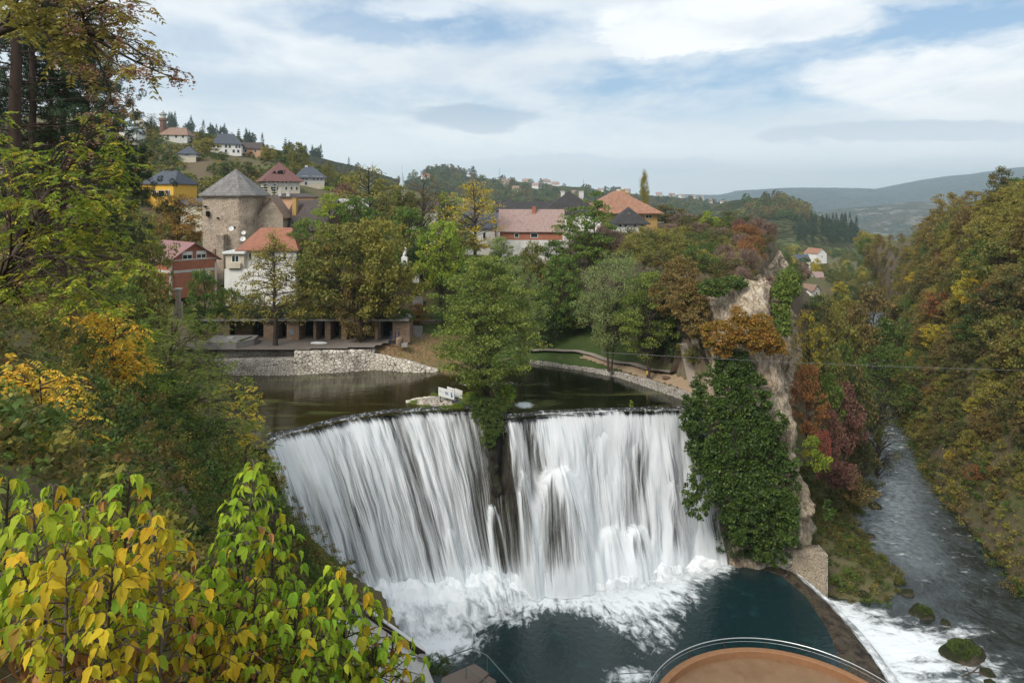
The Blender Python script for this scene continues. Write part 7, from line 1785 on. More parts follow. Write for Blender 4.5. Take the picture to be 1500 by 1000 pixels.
# ---- far houses and trees on the distant ridges (a few pixels each)
def ridge_z(oname, X, Y):
    me_ = bpy.data.objects[oname].data; n_ = len(me_.vertices); c = np.empty(n_ * 3, np.float32); me_.vertices.foreach_get('co', c); c = c.reshape(-1, 3); return c
FR = ridge_z('field_ridge', 0, 0); WR = ridge_z('wooded_ridge', 0, 0); MH = ridge_z('meadow_hill', 0, 0)
def pick(C, px, py):
    qx = 750 + 1000 * C[:, 0] / C[:, 1]; qy = HZ - 1000 * C[:, 2] / C[:, 1]; d = (qx - px) ** 2 + 3 * (qy - py) ** 2 + C[:, 1] * 0.003
    return C[d.argmin()]
def tiny_house(p, w, hgt, wall, roof, rz, lab, grp):
    b = MB(); b.box(-w / 2, -w * .4, -2, w / 2, w * .4, hgt); b.face([(-w / 2, -w * .4, hgt), (-w / 2, w * .4, hgt), (-w / 2, 0, hgt + w * .35)]); b.face([(w / 2, -w * .4, hgt), (w / 2, w * .4, hgt), (w / 2, 0, hgt + w * .35)])
    h = empty('house', (p[0], p[1], p[2]), lab, 'house', grp, rz); b.build('wall', wall, h)
    r = MB(); q = w * .5; r.face([(-q - .6, -w * .46, hgt - .3), (q + .6, -w * .46, hgt - .3), (q + .6, 0, hgt + w * .38), (-q - .6, 0, hgt + w * .38)]); r.face([(q + .6, w * .46, hgt - .3), (-q - .6, w * .46, hgt - .3), (-q - .6, 0, hgt + w * .38), (q + .6, 0, hgt + w * .38)]); r.build('roof', roof, h)
rng = np.random.default_rng(55)
farh = [(640, 258), (655, 259), (672, 256), (690, 259), (783, 275), (790, 273), (796, 276), (803, 277), (812, 274), (757, 281), (770, 268), (800, 270), (880, 282), (905, 277), (920, 279), (948, 283), (965, 287), (985, 288), (1000, 290), (1015, 291), (843, 287), (580, 268), (1040, 298), (1060, 300), (622, 262), (740, 270), (1027, 293)]
for px, py in farh:
    p = pick(FR, px, py); rm = [R_RED, R_BROWN, R_DARK, R_PINK][rng.integers(4)]; wm_ = [WH, WH, CREAM][rng.integers(3)]
    tiny_house(p, rng.uniform(10, 15), rng.uniform(4, 6), wm_, rm, rng.uniform(-.6, .6), 'tiny pale-walled house on the distant field ridge', 'tiny houses on the distant ridge')
bi = []
pals_ = ['scrub', 'scrubgreen', 'olive', 'brown', 'dark']
for px, py, n_, sx in [(650, 251, 40, 40), (700, 262, 26, 60), (760, 270, 40, 70), (830, 279, 50, 80), (900, 284, 40, 70), (980, 292, 50, 70), (1030, 297, 30, 50), (720, 285, 50, 70), (800, 295, 60, 90), (640, 275, 50, 60), (700, 300, 60, 80), (870, 300, 50, 80), (980, 305, 50, 70), (600, 270, 20, 30)]:
    for k in range(n_):
        qx = px + rng.normal() * sx * .5; qy = py + abs(rng.normal()) * 9
        p = pick(FR, qx, qy); s = rng.uniform(.8, 1.7) * (1.4 if px == 650 else 1)
        bi.append((['hill1', 'hill2'][rng.integers(2)], p[0] + rng.uniform(-8, 8), p[1] + rng.uniform(-10, 10), p[2] - 2.5, s, s, rng.uniform(0, 6), pals_[rng.integers(5)]))
for k in range(150):
    p = pick(WR, rng.uniform(330, 640), 0) if k % 2 else WR[rng.integers(len(WR))]
    s = rng.uniform(.8, 1.3); bi.append(('hill2' if k % 3 else 'spruce', p[0] + rng.uniform(-5, 5), p[1], p[2] - 2, s, s, rng.uniform(0, 6), 'dark' if k % 2 else 'scrub'))
for k in range(170):   # wooded knob on the meadow hill, and the dark conifer block
    if k < 100: qx, qy, pal, kd = rng.uniform(1085, 1185), rng.uniform(291, 322), ['scrub', 'brown', 'scrubgreen', 'golden'][rng.integers(4)], 'hill1'
    else: qx, qy, pal, kd = rng.uniform(1170, 1255), rng.uniform(330, 358), 'needle', 'spruce'
    p = pick(MH, qx, qy + (qx < 1110) * 6); s = rng.uniform(.9, 1.4); bi.append((kd, p[0] + rng.uniform(-5, 5), p[1] + rng.uniform(-8, 8), p[2] - 1.5, s, s * 1.1, rng.uniform(0, 6), pal))
_raw = {k: TREES[k]['raw'] for k in ('hill1', 'hill2', 'spruce')}
for k in _raw:      # far crowns need fewer, larger leaves
    V, F, A = _raw[k]; V4 = V.reshape(-1, 4, 3)[::9]; c = V4.mean(1, keepdims=True); V4 = c + (V4 - c) * 2.8
    TREES[k]['raw'] = (V4.reshape(-1, 3), np.arange(len(V4) * 4).reshape(-1, 4), A[::9])
bake('distant_woods', bi, 'small dark hedgerow trees and copses dotted over the distant hills', 'woods')
for k in _raw: TREES[k]['raw'] = _raw[k]
# masts on the skyline
for px, py0, py1, lab in ((654, 250, 238, 'thin lattice mast on the wooded knoll of the skyline'), (732, 266, 248, 'thin mast on the distant field ridge'), (855, 276, 264, 'short thin mast far behind the red tiled roof')):
    p = pick(FR, px, py0); e = empty('mast', (p[0], p[1], p[2] - 2), lab, 'mast'); Hm = (py0 - py1) / 1000 * p[1] + 4
    b = MB()
    for sx_, sy_ in ((-1, -1), (1, -1), (1, 1), (-1, 1)): b.tube([(sx_ * 1.0, sy_ * 1.0, 0), (sx_ * .3, sy_ * .3, Hm)], .16, 4)
    for z_ in np.arange(2, Hm, 3): b.box(-.9, -.9, z_, .9, .9, z_ + .2)
    b.build('lattice', METAL, e)
for px, Y, y0, y1, lab in ((296, 275, 203, 190, 'wooden utility pole on the ridge between two hill houses'), (405, 210, 262, 232, 'utility pole beside the maroon-roofed house')):
    X = (px - 750) / 1000 * Y; zg = g1(X, Y); zt = -(y1 - HZ) / 1000 * Y; e = empty('utility_pole', (X, Y, zg), lab, 'pole')
    b = MB(); b.tube([(0, 0, 0), (0, 0, zt - zg)], .16, 6); b.build('pole', WOODD, e); b = MB(); b.box(-1.1, -.1, zt - zg - 1, 1.1, .1, zt - zg - .8); b.build('crossbar', WOODD, e)
# ================================================================== WALLS, TERRACE, SMALL THINGS
def wall_along(name, top, bot, th, m, label, cap=None, jag=0.06, seed=1, cat='wall'):
    """stone wall: top and bottom polylines (same count) of its near face, thickness away from the viewer"""
    T_, B_ = resample(top, 120), resample(bot, 120)
    r = empty(name, tuple(B_[60]), label, cat); o = np.array(r.location); rows = []
    for k in np.linspace(0, 1, 14): rows.append(B_ * (1 - k) + T_ * k)
    G = np.array(rows); G[..., 2] -= 0
    G[:, :, 1] += 0.10 * fbm(G, 1.1, 3, seed); G[-1, :, 2] += jag * fbm(G[-1], 1.4, 3, seed + 2)
    bk = G[-1] + np.array([0, th, 0]); bk2 = bk.copy(); bk2[:, 2] = B_[:, 2]
    G = np.concatenate([G, bk[None], bk2[None]]) - o
    link('wall', npmesh(name, G.reshape(-1, 3), gridfaces(16, 120), False), m, r)
    return r
def lvl(px, py, z): return np.array(on(px, py, z))
b0 = [lvl(431, 549.5, ZL), lvl(500, 545.5, ZL), lvl(549, 541.5, ZL)]
for q in b0: q[2] -= 1.2
t0 = [at(431, 515, b0[0][1] + .3), at(500, 513.5, b0[1][1] + .3), at(549, 511, b0[2][1] + .3)]
wall_along('stone_wall', t0, b0, 1.0, PALEW, 'tall pale rubble wall along the lake in front of the terrace', seed=301)
b1 = [lvl(549, 541.5, ZL), lvl(600, 546, ZL), lvl(642, 546, ZL)]
for q in b1: q[2] -= 1.2
wall_along('stone_wall', [at(549, 518, b1[0][1] + 0.2), at(600, 529, b1[1][1] + .6), at(642, 542, b1[2][1] + .6)], b1, .8, PALEW, 'sloping pale rubble wall falling away to the right of the tall lake wall', seed=311)
b2 = [lvl(310, 549, ZL), lvl(370, 550, ZL), lvl(431, 549.5, ZL)]
for q in b2: q[2] -= 1.2
wall_along('stone_wall', [at(310, 527, b2[0][1] + .3), at(370, 526.5, b2[1][1] + .3), at(431, 525.5, b2[2][1] + .3)], b2, 2.2, PALEW2, 'lower tier of the grey stone wall at the left end of the lake', seed=321)
z_ = -24.7
b3 = [at(318, 526, 106.3), at(370, 526, 106.6), at(431, 525, 106.6)]
wall_along('stone_wall', [at(318, 513, 106.5), at(370, 513.5, 106.8), at(431, 514.5, 106.8)], b3, .8, PALEW2, 'upper tier of the grey stone wall set back above the lower tier', seed=331)
# terrace paving
M_PAVE = wall_mat('worn_paving', (0.20, 0.17, 0.145), 0.4, .95, 1.0)
def sheet(name, pts, m, th=None, cell=1.0, jit=0.05, kind='structure', off=0.06):
    P = np.array(pts)[:, :2]; x0, y0 = P.min(0); x1, y1 = P.max(0)
    X, Y = np.meshgrid(np.arange(x0, x1 + cell, cell), np.arange(y0, y1 + cell, cell)); s = sdist(P, X, Y).ravel(); F = gridfaces(*X.shape); F = F[(s[F] > -cell * .5).all(1)]
    u = np.unique(F); mp = -np.ones(X.size, int); mp[u] = np.arange(len(u)); Xr, Yr = X.ravel()[u], Y.ravel()[u]
    Zr = ground(Xr, Yr) + off if th is None else np.full(len(u), th)
    return tag(link(name, npmesh(name, np.stack([Xr, Yr, Zr], 1), mp[F], True), m), kind=kind)
z_t = -23.35
terr = [tuple(lvl(318, 513, z_t)), tuple(lvl(431, 513, z_t)), tuple(lvl(500, 511, z_t)), tuple(lvl(548, 509, z_t)), (-19, 113, 0), (-19.5, 117, 0), (-56, 116, 0), (-56, 105.5, 0)]
sheet('terrace_paving', [(p[0], p[1] + (.5 if i < 4 else 0), 0) for i, p in enumerate(terr)], M_PAVE, z_t, 0.8)
# shore path on the right and its stone edge
PATH = wall_mat('path_concrete', (0.34, 0.29, 0.24), 0.3, .95, 1.0); SAND = wall_mat('sandy_ground', (0.36, 0.26, 0.17), 0.35, 1.0, .6)
pc = catmull(np.array([lvl(755, 511, -25.4), lvl(830, 516, -25.5), lvl(905, 528, -25.6), (19.5, 104.5, -25.7), (22.0, 100, -25.75), (24.4, 96.0, -25.8), (25.4, 92.5, -25.8), (25.8, 89.5, -25.8)]), 60)
tn = unit(np.gradient(pc, axis=0)); sd_ = np.stack([-tn[:, 1], tn[:, 0], 0 * tn[:, 0]], 1)
prow = np.array([pc + sd_ * w_ for w_ in (.75, .25, -.25, -.75)]); gz = ground(prow[..., 0], prow[..., 1]); prow[..., 2] = gz.max(0)[None] + .14
struct('path', npmesh('path', prow.reshape(-1, 3), gridfaces(4, 60), True), PATH)
so = [(p[0], p[1]) for p in pc[18:]] + [tuple(lvl(1012, 588, ZL)[:2] + [0, .3]), tuple(lvl(985, 576, ZL)[:2] + [0, .5]), tuple(lvl(950, 563, ZL)[:2] + [0, .6]), tuple(lvl(905, 548, ZL)[:2] + [0, .8]), tuple(lvl(850, 538, ZL)[:2] + [0, .8])]
sheet('sandy_bank', so, SAND, None, .6, off=.08)
eb = [lvl(x, y, ZL) for x, y in ((775, 532.5), (850, 543), (905, 553), (950, 568), (985, 580.5), (1012, 591), (1022, 596))]
for q in eb: q[2] -= 1.0
et = [np.array(q) + [0, .35, h_] for q, h_ in zip(eb, (1.45, 1.5, 1.75, 2.1, 2.2, 2.3, 2.3))]
wall_along('stone_edging', et, eb, .7, PALEW2, 'low mossy stone edging of the far lake shore on the right', jag=.12, seed=341)
# vaulted building behind the terrace
v = empty('vaulted_building', (-42, 112.5, z_t), 'low brown stone building with dark open bays under a flat grassy roof', 'building')
def xw(px): return (px - 750) / 1000 * 112.5 + 42
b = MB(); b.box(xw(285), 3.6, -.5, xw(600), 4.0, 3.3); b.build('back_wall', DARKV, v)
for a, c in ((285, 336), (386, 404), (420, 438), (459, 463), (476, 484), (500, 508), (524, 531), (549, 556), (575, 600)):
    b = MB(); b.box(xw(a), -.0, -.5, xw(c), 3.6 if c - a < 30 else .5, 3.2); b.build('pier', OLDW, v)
b = MB(); b.box(xw(336), 2.2, -.5, xw(362), 2.6, 3.2); b.build('recessed_wall', OLDW, v)
b = MB(); b.box(xw(283), -.7, 3.2, xw(600), 4.5, 3.5); b.build('roof_slab', CONC, v)
b = MB(); b.box(xw(285), -.02, 2.1, xw(310), -.005, 3.0); b.build('painted_patch', plain('blue_grey_graffiti', (0.10, 0.13, 0.18), .9), v, 'blue-grey painted patch at the left end of the wall')
b = MB(); b.box(xw(425), -.02, .9, xw(430), -.005, 1.7); b.build('notice', plain('blue_notice', (0.16, 0.24, 0.34), .8), v, 'small blue notice on a pier')
b = MB(); b.box(xw(328), -.02, .2, xw(335), -.005, .7); b.build('painted_scribble', plain('red_paint', (0.35, 0.05, 0.04), .8), v, 'red scribble low on the wall')
rngm = np.random.default_rng(71)
V, F, A = lumps_leaves([((px - 750) * .1155, 113.0 + rngm.uniform(-.6, 3), -19.6 + rngm.uniform(-.2, .5), 1.8, 1.6, .8) for px in range(288, 600, 7)], 1300, 34, .26, .16, rngm, .45, (0, -1, .6), .3)
plant_from('roof_plants', V, F, A, 'scrubgreen', 'grass and low bushes growing on the flat roof of the vaulted building', 'plants')
e = empty('concrete_platform', lvl(338, 507, -23.3), 'low grey concrete platform with a grass strip on the terrace', 'platform'); b = MB(); b.prism([(-3.5, -1.2), (1.4, -1.6), (3.3, 1.0), (2.9, 4), (-4, 4)], -.1, .95); b.build('platform', CONC, e, bevel=.04)
b = MB(); b.prism([(1.3, -.9), (2.0, -.9), (2.6, 2.6), (2.0, 2.6)], .95, 1.0); b.build('grass_strip', PAL['grass'], e); b = MB(); b.box(-1.3, 1.2, .95, -.2, 2.2, 1.1); b.build('hatch', CONCP, e)
e = empty('overturned_boat', lvl(467, 503, -23.3), 'small upturned white boat lying on the terrace before the dark bays', 'boat'); b = MB()
hull = []
for k in np.linspace(-1, 1, 11): hull.append([(k * 1.3, math.cos(a) * .38 * (1 - abs(k) ** 2.5 * .75), math.sin(a) * .32 * (1 - abs(k) ** 3 * .5)) for a in np.linspace(0, math.pi, 9)])
link('hull', npmesh('hull', np.array(hull).reshape(-1, 3), gridfaces(11, 9, True), True), FRAMEW, e)
# stone chimney pillar in the garden
e = empty('stone_pillar', at(261, 452, 104), 'pale stone pillar with a flat cap standing in the garden below the brick house', 'pillar'); b = MB(); b.box(-.32, -.32, -1.5, .32, .32, 2.9); b.box(-.6, -.32, -1.5, -.32, .32, .2); b.box(.32, -.3, -1.5, .62, .3, 1.0); b.build('shaft', wall_mat('pillar_stone', (.36, .29, .24), .5), e, bevel=.05); b = MB(); b.box(-.48, -.48, 2.9, .48, .48, 3.1); b.build('cap', CONCP, e)
# statue and small white building by the road
WSTONE = plain('white_stone', (0.78, 0.77, 0.74), .7)
e = empty('statue', at(593, 376, 131), 'white robed statue on a plinth among the trees', 'statue'); b = MB(); b.lathe([(.42, 0), (.40, .5), (.34, 1.1), (.40, 1.45), (.30, 1.75), (.13, 1.88), (.20, 2.02), (.22, 2.18), (.12, 2.36), (.02, 2.42)], 14); b.build('figure', WSTONE, e); b = MB(); b.box(-.6, -.6, -2.2, .6, .6, 0); b.build('plinth', WSTONE, e, bevel=.04)
e = empty('kiosk', at(604, 402, 130), 'small flat grey-roofed kiosk beside the stairs below the statue', 'kiosk'); b = MB(); b.box(-1.4, -.9, -1.5, 1.4, 1.2, 0); b.build('wall', WH2, e); b = MB(); b.box(-1.6, -1.1, 0, 1.6, 1.5, .16); b.build('roof', R_GREYR, e); b = MB(); b.box(-1.15, -.93, -1.3, -.6, -.9, -.1); b.build('doorway', DARKV, e)
# stairs up to the town
def stairs(name, px, Y, y_bot, y_top, w, n_, lab, run=.32):
    p = at(px, y_bot, Y); hgt_ = (y_bot - y_top) / 1000 * Y * 1.08; e = empty(name, p, lab, 'stairs')
    for k in range(n_):
        b = MB(); b.box(-w / 2, k * run, -.5, w / 2, (k + 1) * run, hgt_ * (k + 1) / n_); b.build('step', CONC, e)
    for s in (-1, 1):
        b = MB(); b.prism([(s * w / 2 + s * .002, -.1), (s * w / 2 + s * .35, -.1), (s * w / 2 + s * .35, n_ * run + .3), (s * w / 2 + s * .002, n_ * run + .3)][::s], -.5, .5); b.build('side_wall', PALEW2, e)
    return e
stairs('stone_stairs', 609, 116, 497, 482, 1.75, 7, 'lower flight of grey stone steps rising from the lawn', .34)
stairs('stone_stairs', 609, 124, 466, 440, 2.0, 11, 'upper flight of grey stone steps in the shade of the trees', .32)
e = empty('retaining_wall', at(612, 481, 121), 'dark shaded stone retaining wall between the two stair flights', 'wall'); b = MB(); b.box(-6, 0, -3, 8, .8, 1.3); b.build('wall', OLDW, e); b = MB(); b.box(-6.1, -.1, 1.3, 8.1, .9, 1.45); b.build('coping', CONC, e)
e = empty('metal_frame', at(577, 504, 110.5), 'dark blue metal frame with a wheel beside a brown drum on the leafy bank', 'machine'); b = MB()
BLU = plain('dark_blue_paint', (0.02, 0.03, 0.07), .5)
for x_ in (-.55, .15, .7): b.tube([(x_, 0, 0), (x_ + .12, 0, 2.1)], .09, 6)
b.tube([(-.6, 0, 1.2), (.8, 0, 1.2)], .08, 6); b.build('frame', BLU, e)
b = MB(); cir = [(-.35 + .42 * math.cos(a), -.15, .45 + .42 * math.sin(a)) for a in np.linspace(0, 6.28, 18)]; b.tube(cir, .05, 5); b.build('wheel', WOODD, e)
e = empty('wooden_drum', at(585, 505, 110), 'round brown wooden drum lying beside the blue frame', 'drum'); b = MB(); b.lathe([(.5, 0), (.58, .3), (.60, .6), (.58, .9), (.5, 1.2)], 16); b.build('barrel', OLDW, e)
e = empty('stone_block', at(593, 507, 109.8), 'low rectangular stone block on the leaves beside the drum', 'block'); b = MB(); b.box(-.5, -.35, -.1, .5, .35, .5); b.build('block', CONC, e, bevel=.05)
# people-sized things on the shore path
e = empty('hydrant', at(948, 556, 99), 'small yellow-topped post standing at the lake edge beside the leaning trees', 'post'); b = MB(); b.lathe([(.10, 0), (.09, .75)], 10); b.build('post', BLU, e); b = MB(); b.lathe([(.14, .75), (.17, .95), (.15, 1.2), (.04, 1.3)], 10); b.build('head', plain('yellow_paint', (.6, .42, .04)), e)
e = empty('garden_table', at(976, 565, 97.5), 'small round rusty table on one leg on the sandy bank', 'table'); b = MB(); b.lathe([(.05, 0), (.05, 1.15)], 8); b.build('leg', WOODD, e); b = MB(); b.lathe([(.62, 1.15), (.66, 1.2), (.6, 1.27), (.1, 1.32)], 16); b.build('tabletop', plain('rusty_top', (.16, .10, .06), .9), e)
e = empty('path_railing', at(1006, 574, 94.5), 'short dark railing beside the path near the cliff', 'railing'); b = MB()
b.tube([(0, 0, 0), (0, 0, 1.05)], .03, 6); b.tube([(.45, -1.2, -.1), (.45, -1.2, .9)], .03, 6); b.tube([(1.5, -2.4, -.1), (1.5, -2.4, .5)], .03, 6); b.build('post', METAL, e); b = MB(); b.tube([(0, 0, 1.0), (.45, -1.2, .85), (1.5, -2.4, .45)], .025, 6); b.build('rail', METAL, e)
# ---- islet on the lip with its boards
isl = []
for k in range(24):
    a = k / 24 * 2 * math.pi; isl.append((math.cos(a), math.sin(a)))
e = empty('islet', on(648, 588, ZL), 'gravel islet edged with pale stones on the brink of the left falls', 'islet'); o = np.array(e.location)
q = np.linspace(0, 1, 14); th_ = np.linspace(0, 2 * math.pi, 49)
Gx = q[:, None] * 4.6 * np.cos(th_)[None]; Gy = q[:, None] * 1.9 * np.sin(th_)[None] * np.where(np.cos(th_) < -.3, .8, 1)[None] + 0.10 * Gx
Gz = 0.65 * (1 - q[:, None] ** 3) + 0 * th_[None]; G = np.stack([Gx, Gy, Gz], -1); G[..., 2] += .08 * fbm(G, 1.2, 3, 7) - .12
mg, n = material('river_gravel'); pp = n.pos(); vc = n.vor(pp, 5.0, 'F1', 1); vd = n.vor(pp, 5.0, 'F1', 0); r1 = n.sep(vc)[0]
n.out(n.pbsdf(n.mix(n.ramp(n.noise(pp, .8, 4, .6), .56, .64), n.mix(r1, (.16, .13, .10), (.50, .45, .40)), (.06, .09, .02)), .9, n.bump(vd, .8, .08), .2))
link('gravel', npmesh('islet', G.reshape(-1, 3), gridfaces(14, 49), True), mg, e)
rngs = np.random.default_rng(12)
def stone(name, loc, r, m, lab, cat, group=None, parent=None, seed=0, flat=.65):
    th = np.linspace(0, math.pi, 12); ph = np.linspace(0, 2 * math.pi, 19)
    D_ = np.stack([np.sin(th)[:, None] * np.cos(ph)[None], np.sin(th)[:, None] * np.sin(ph)[None], np.cos(th)[:, None] + 0 * ph[None]], -1)
    k = 1 + .28 * fbm(D_ + seed, 1.4, 4, seed); S = D_ * (k * r)[..., None] * np.array([1.15, .95, flat]); S[:, -1] = S[:, 0]
    o_ = link(name, npmesh(name, S.reshape(-1, 3), gridfaces(12, 19, True), True), m, parent); o_.location = loc
    if parent is None: tag(o_, lab, cat, group)
    return o_
acc = Acc()
for k in range(46):
    a = math.pi * (.45 + .62 * k / 45); x_ = 4.5 * math.cos(a) + rngs.normal() * .08; y_ = 1.8 * math.sin(a) + .10 * x_ + rngs.normal() * .07; r_ = rngs.uniform(.13, .26)
    th = np.linspace(0, math.pi, 6); ph = np.linspace(0, 2 * math.pi, 8); D_ = np.stack([np.sin(th)[:, None] * np.cos(ph)[None], np.sin(th)[:, None] * np.sin(ph)[None], np.cos(th)[:, None] + 0 * ph[None]], -1)
    S = D_ * (r_ * (1 + .25 * vnoise(D_ + k, 1.6, k)))[..., None] * [1.2, 1, .7] + [x_, y_, .12]; S[:, -1] = S[:, 0]; acc.add(S.reshape(-1, 3), gridfaces(6, 8, True))
link('stone_border', acc.mesh('stone_border', True), wall_mat('pale_kerb_stones', (.58, .55, .44), .4), e)
V, F, A = lumps_leaves([(*on(605, 590, ZL + .1), .7, .5, .25), (*on(625, 596, ZL + .1), .9, .5, .25), (*on(655, 596, ZL + .1), 1.0, .4, .2), (*on(640, 578, ZL + .4), .6, .4, .2), (*on(685, 583, ZL + .3), 1.3, .9, .5), (*on(670, 596, ZL + .1), .9, .5, .35)], 200, 30, .16, .04, rngs, .3, (0, -.5, 1), -.8)
plant_from('grass_tuft', V, F, A, 'lime', 'bright green grass tufts fringing the gravel islet', 'grass')
def board(name, P0, P1, h0, lab, marks=False, split=False):
    """white board standing between two ground points"""
    P0, P1 = Vector(P0), Vector(P1); d = P1 - P0; L = Vector((d.x, d.y, 0)).length; yaw = math.atan2(d.y, d.x)
    e = empty(name, P0, lab, 'sign', 'white boards on the islet', yaw); sl = d.z / L
    def q(x, z, y): return (x, y, z + sl * x)
    def slab(x0, x1, z0, z1, y0, y1, nm, m, lb=None):
        b = MB(); c = [q(x0, z0, y0), q(x1, z0, y0), q(x1, z1, y0), q(x0, z1, y0), q(x0, z0, y1), q(x1, z0, y1), q(x1, z1, y1), q(x0, z1, y1)]
        for f in ((0, 1, 2, 3), (5, 4, 7, 6), (4, 0, 3, 7), (1, 5, 6, 2), (3, 2, 6, 7), (4, 5, 1, 0)): b.face([c[i] for i in f])
        return b.build(nm, m, e, lb)
    if split:
        slab(0, L, 0, h0 * .47, -.03, .03, 'panel', FRAMEW); slab(0, L, h0 * .51, h0, -.03, .03, 'panel', FRAMEW)
    else: slab(0, L, 0, h0, -.03, .03, 'panel', FRAMEW)
    b = MB()
    for x_ in (.25, L - .25): b.box(x_ - .04, .04, -.9, x_ + .04, .12, h0 * .8)
    b.build('post', WOODD, e)
    if marks:
        NB = plain('blue_print', (.05, .12, .32), .6); NG = plain('dark_print', (.05, .06, .07), .6); GG = plain('grey_green_print', (.35, .5, .45), .6)
        slab(L * .09, L * .13, h0 * .50, h0 * .64, -.034, -.031, 'print', NB, 'small dark blue emblem'); slab(L * .17, L * .33, h0 * .48, h0 * .54, -.034, -.031, 'print', GG, 'faint line of small lettering')
        for k in range(4): slab(L * (.42 + .055 * k), L * (.46 + .055 * k), h0 * .56, h0 * .68, -.034, -.031, 'print', NG)
        slab(L * .42, L * .62, h0 * .44, h0 * .52, -.034, -.031, 'print', NB); slab(L * .44, L * .66, h0 * .36, h0 * .41, -.034, -.031, 'print', NB)
        slab(L * .78, L * .88, h0 * .30, h0 * .80, -.034, -.031, 'print', plain('light_blue_print', (.12, .28, .5), .6), 'tall blue figure mark'); slab(L * .81, L * .90, h0 * .20, h0 * .50, -.036, -.033, 'print', NB)
    return e
Yb = on(655, 592, ZL)[1]
board('sign_board', at(642.3, 579, Yb), at(665.5, 585.5, Yb - .8), 1.12, 'long white board with blue printed marks leaning at the brink of the falls', True)
board('sign_board', at(655, 573.5, Yb + .7), at(666, 577, Yb + .45), .70, 'small white board in two strips just behind the printed board', split=True)
board('sign_board', at(666.5, 580, Yb + .4), at(677.5, 584, Yb), 1.05, 'white board in two panels right of the printed board', split=True)
e = empty('dark_sheet', at(672, 589, Yb - .6), 'dark grey sheet lying on the islet below the boards', 'sheet'); b = MB(); b.prism([(-.9, .2), (.2, -.5), (1.5, -.1), (.6, .6)], -.1, .06); b.build('sheet', plain('dark_sheet', (.05, .05, .07), .7), e)
# ducks / floating things kept out; a thin plant on the right lip
e = on(925, 598, ZL); V, F, A = lumps_leaves([(e.x, e.y, ZL + .5, .18, .15, .55)], 22, 18, .12, .05, rngs, .15)
plant_from('weed', V, F, A, 'lime', 'single small green plant growing on the brink of the right falls', 'plant')
# ---- pool wall at the foot of the promontory
pw = [np.array(at(1052, 812, 88.6)), np.array(at(1110, 812, 87.2)), np.array(at(1160, 812, 85.8)), np.array(at(1212, 812, 83.8))]
pb = [p.copy() for p in pw]
for p in pb: p[2] = -49.6
wall_along('pool_wall', pw[:3], pb[:3], 2.2, PALEW2, 'low mossy stone wall closing the plunge pool under the ivy', seed=351)
wall_along('pool_wall', [pw[2], pw[3]], [pb[2], pb[3]], 2.4, masonry_mat('small_coursed_stone', (.30, .24, .17), (.50, .42, .31), (.16, .13, .10), .30, .16, 'rubble'), 'squared tan stone wall end standing beside the white chute', seed=353)
e = empty('wall_side', pb[3] + np.array([0, 0, 0]), 'right-hand return of the tan stone wall end', 'wall'); b = MB(); b.box(-.12, 0, 0, .05, 2.4, pw[3][2] - pb[3][2] - .02); b.build('wall', PALEW2, e)
# ---- boulders in the rapids
M_BOUL = rock_mat('mossy_boulder', (.05, .045, .03), (.15, .12, .08), (.24, .2, .14), 1.2, 1.0, .9)
for px, py, r_, lab in [(1350, 898, 1.15, 'dark mossy boulder in the white rapids nearest the bank point'), (1410, 958, 1.9, 'large grassy boulder in the rapids at the lower right'), (1262, 872, .75, 'flat brown rock just off the bank point'), (1385, 912, .5, 'small rock right of the dark mossy boulder'), (1445, 985, .6, 'small rock near the bottom right corner'), (1282, 742, 1.0, 'dark rock at the water edge of the left bank'), (1275, 785, .6, 'brown rock on the left bank edge, upstream of the point'), (1330, 868, .7, 'brown rock at the very tip of the bank'), (1450, 1000, .5, 'low rock at the bottom right edge')]:
    p = on(px, py, ZR + .1); stone('boulder', p, r_, M_BOUL, lab, 'rock', 'rocks in the river', seed=int(px), flat=.7)
p = on(1410, 955, ZR + .6); V, F, A = lumps_leaves([(p.x, p.y, p.z + .4, 1.5, 1.2, .7)], 130, 30, .2, .05, rngs, .3, (0, -.3, 1), -.8); plant_from('grass_tuft', V, F, A, 'scrubgreen', 'grass growing on the large boulder in the rapids', 'grass')
p = on(1350, 894, ZR + .6); V, F, A = lumps_leaves([(p.x + .3, p.y, p.z + .1, .8, .7, .35)], 50, 26, .18, .04, rngs, .25, (0, -.3, 1), -.8); plant_from('grass_tuft', V, F, A, 'scrubgreen', 'grass growing on the dark mossy boulder', 'grass')
p = on(1425, 992, ZR + .5); e = empty('driftwood', p, 'forked bare branch stuck in the rapids at the bottom right', 'branch'); b = MB(); b.tube([(-1.2, 0, .1), (0, 0, .6), (.9, .1, 1.2)], .07, 5); b.tube([(0, 0, .6), (.9, 0, .5), (1.6, 0, .1)], .05, 5); b.tube([(-.4, 0, .4), (-.7, 0, 1.1)], .04, 5); b.build('branch', WOODD, e)
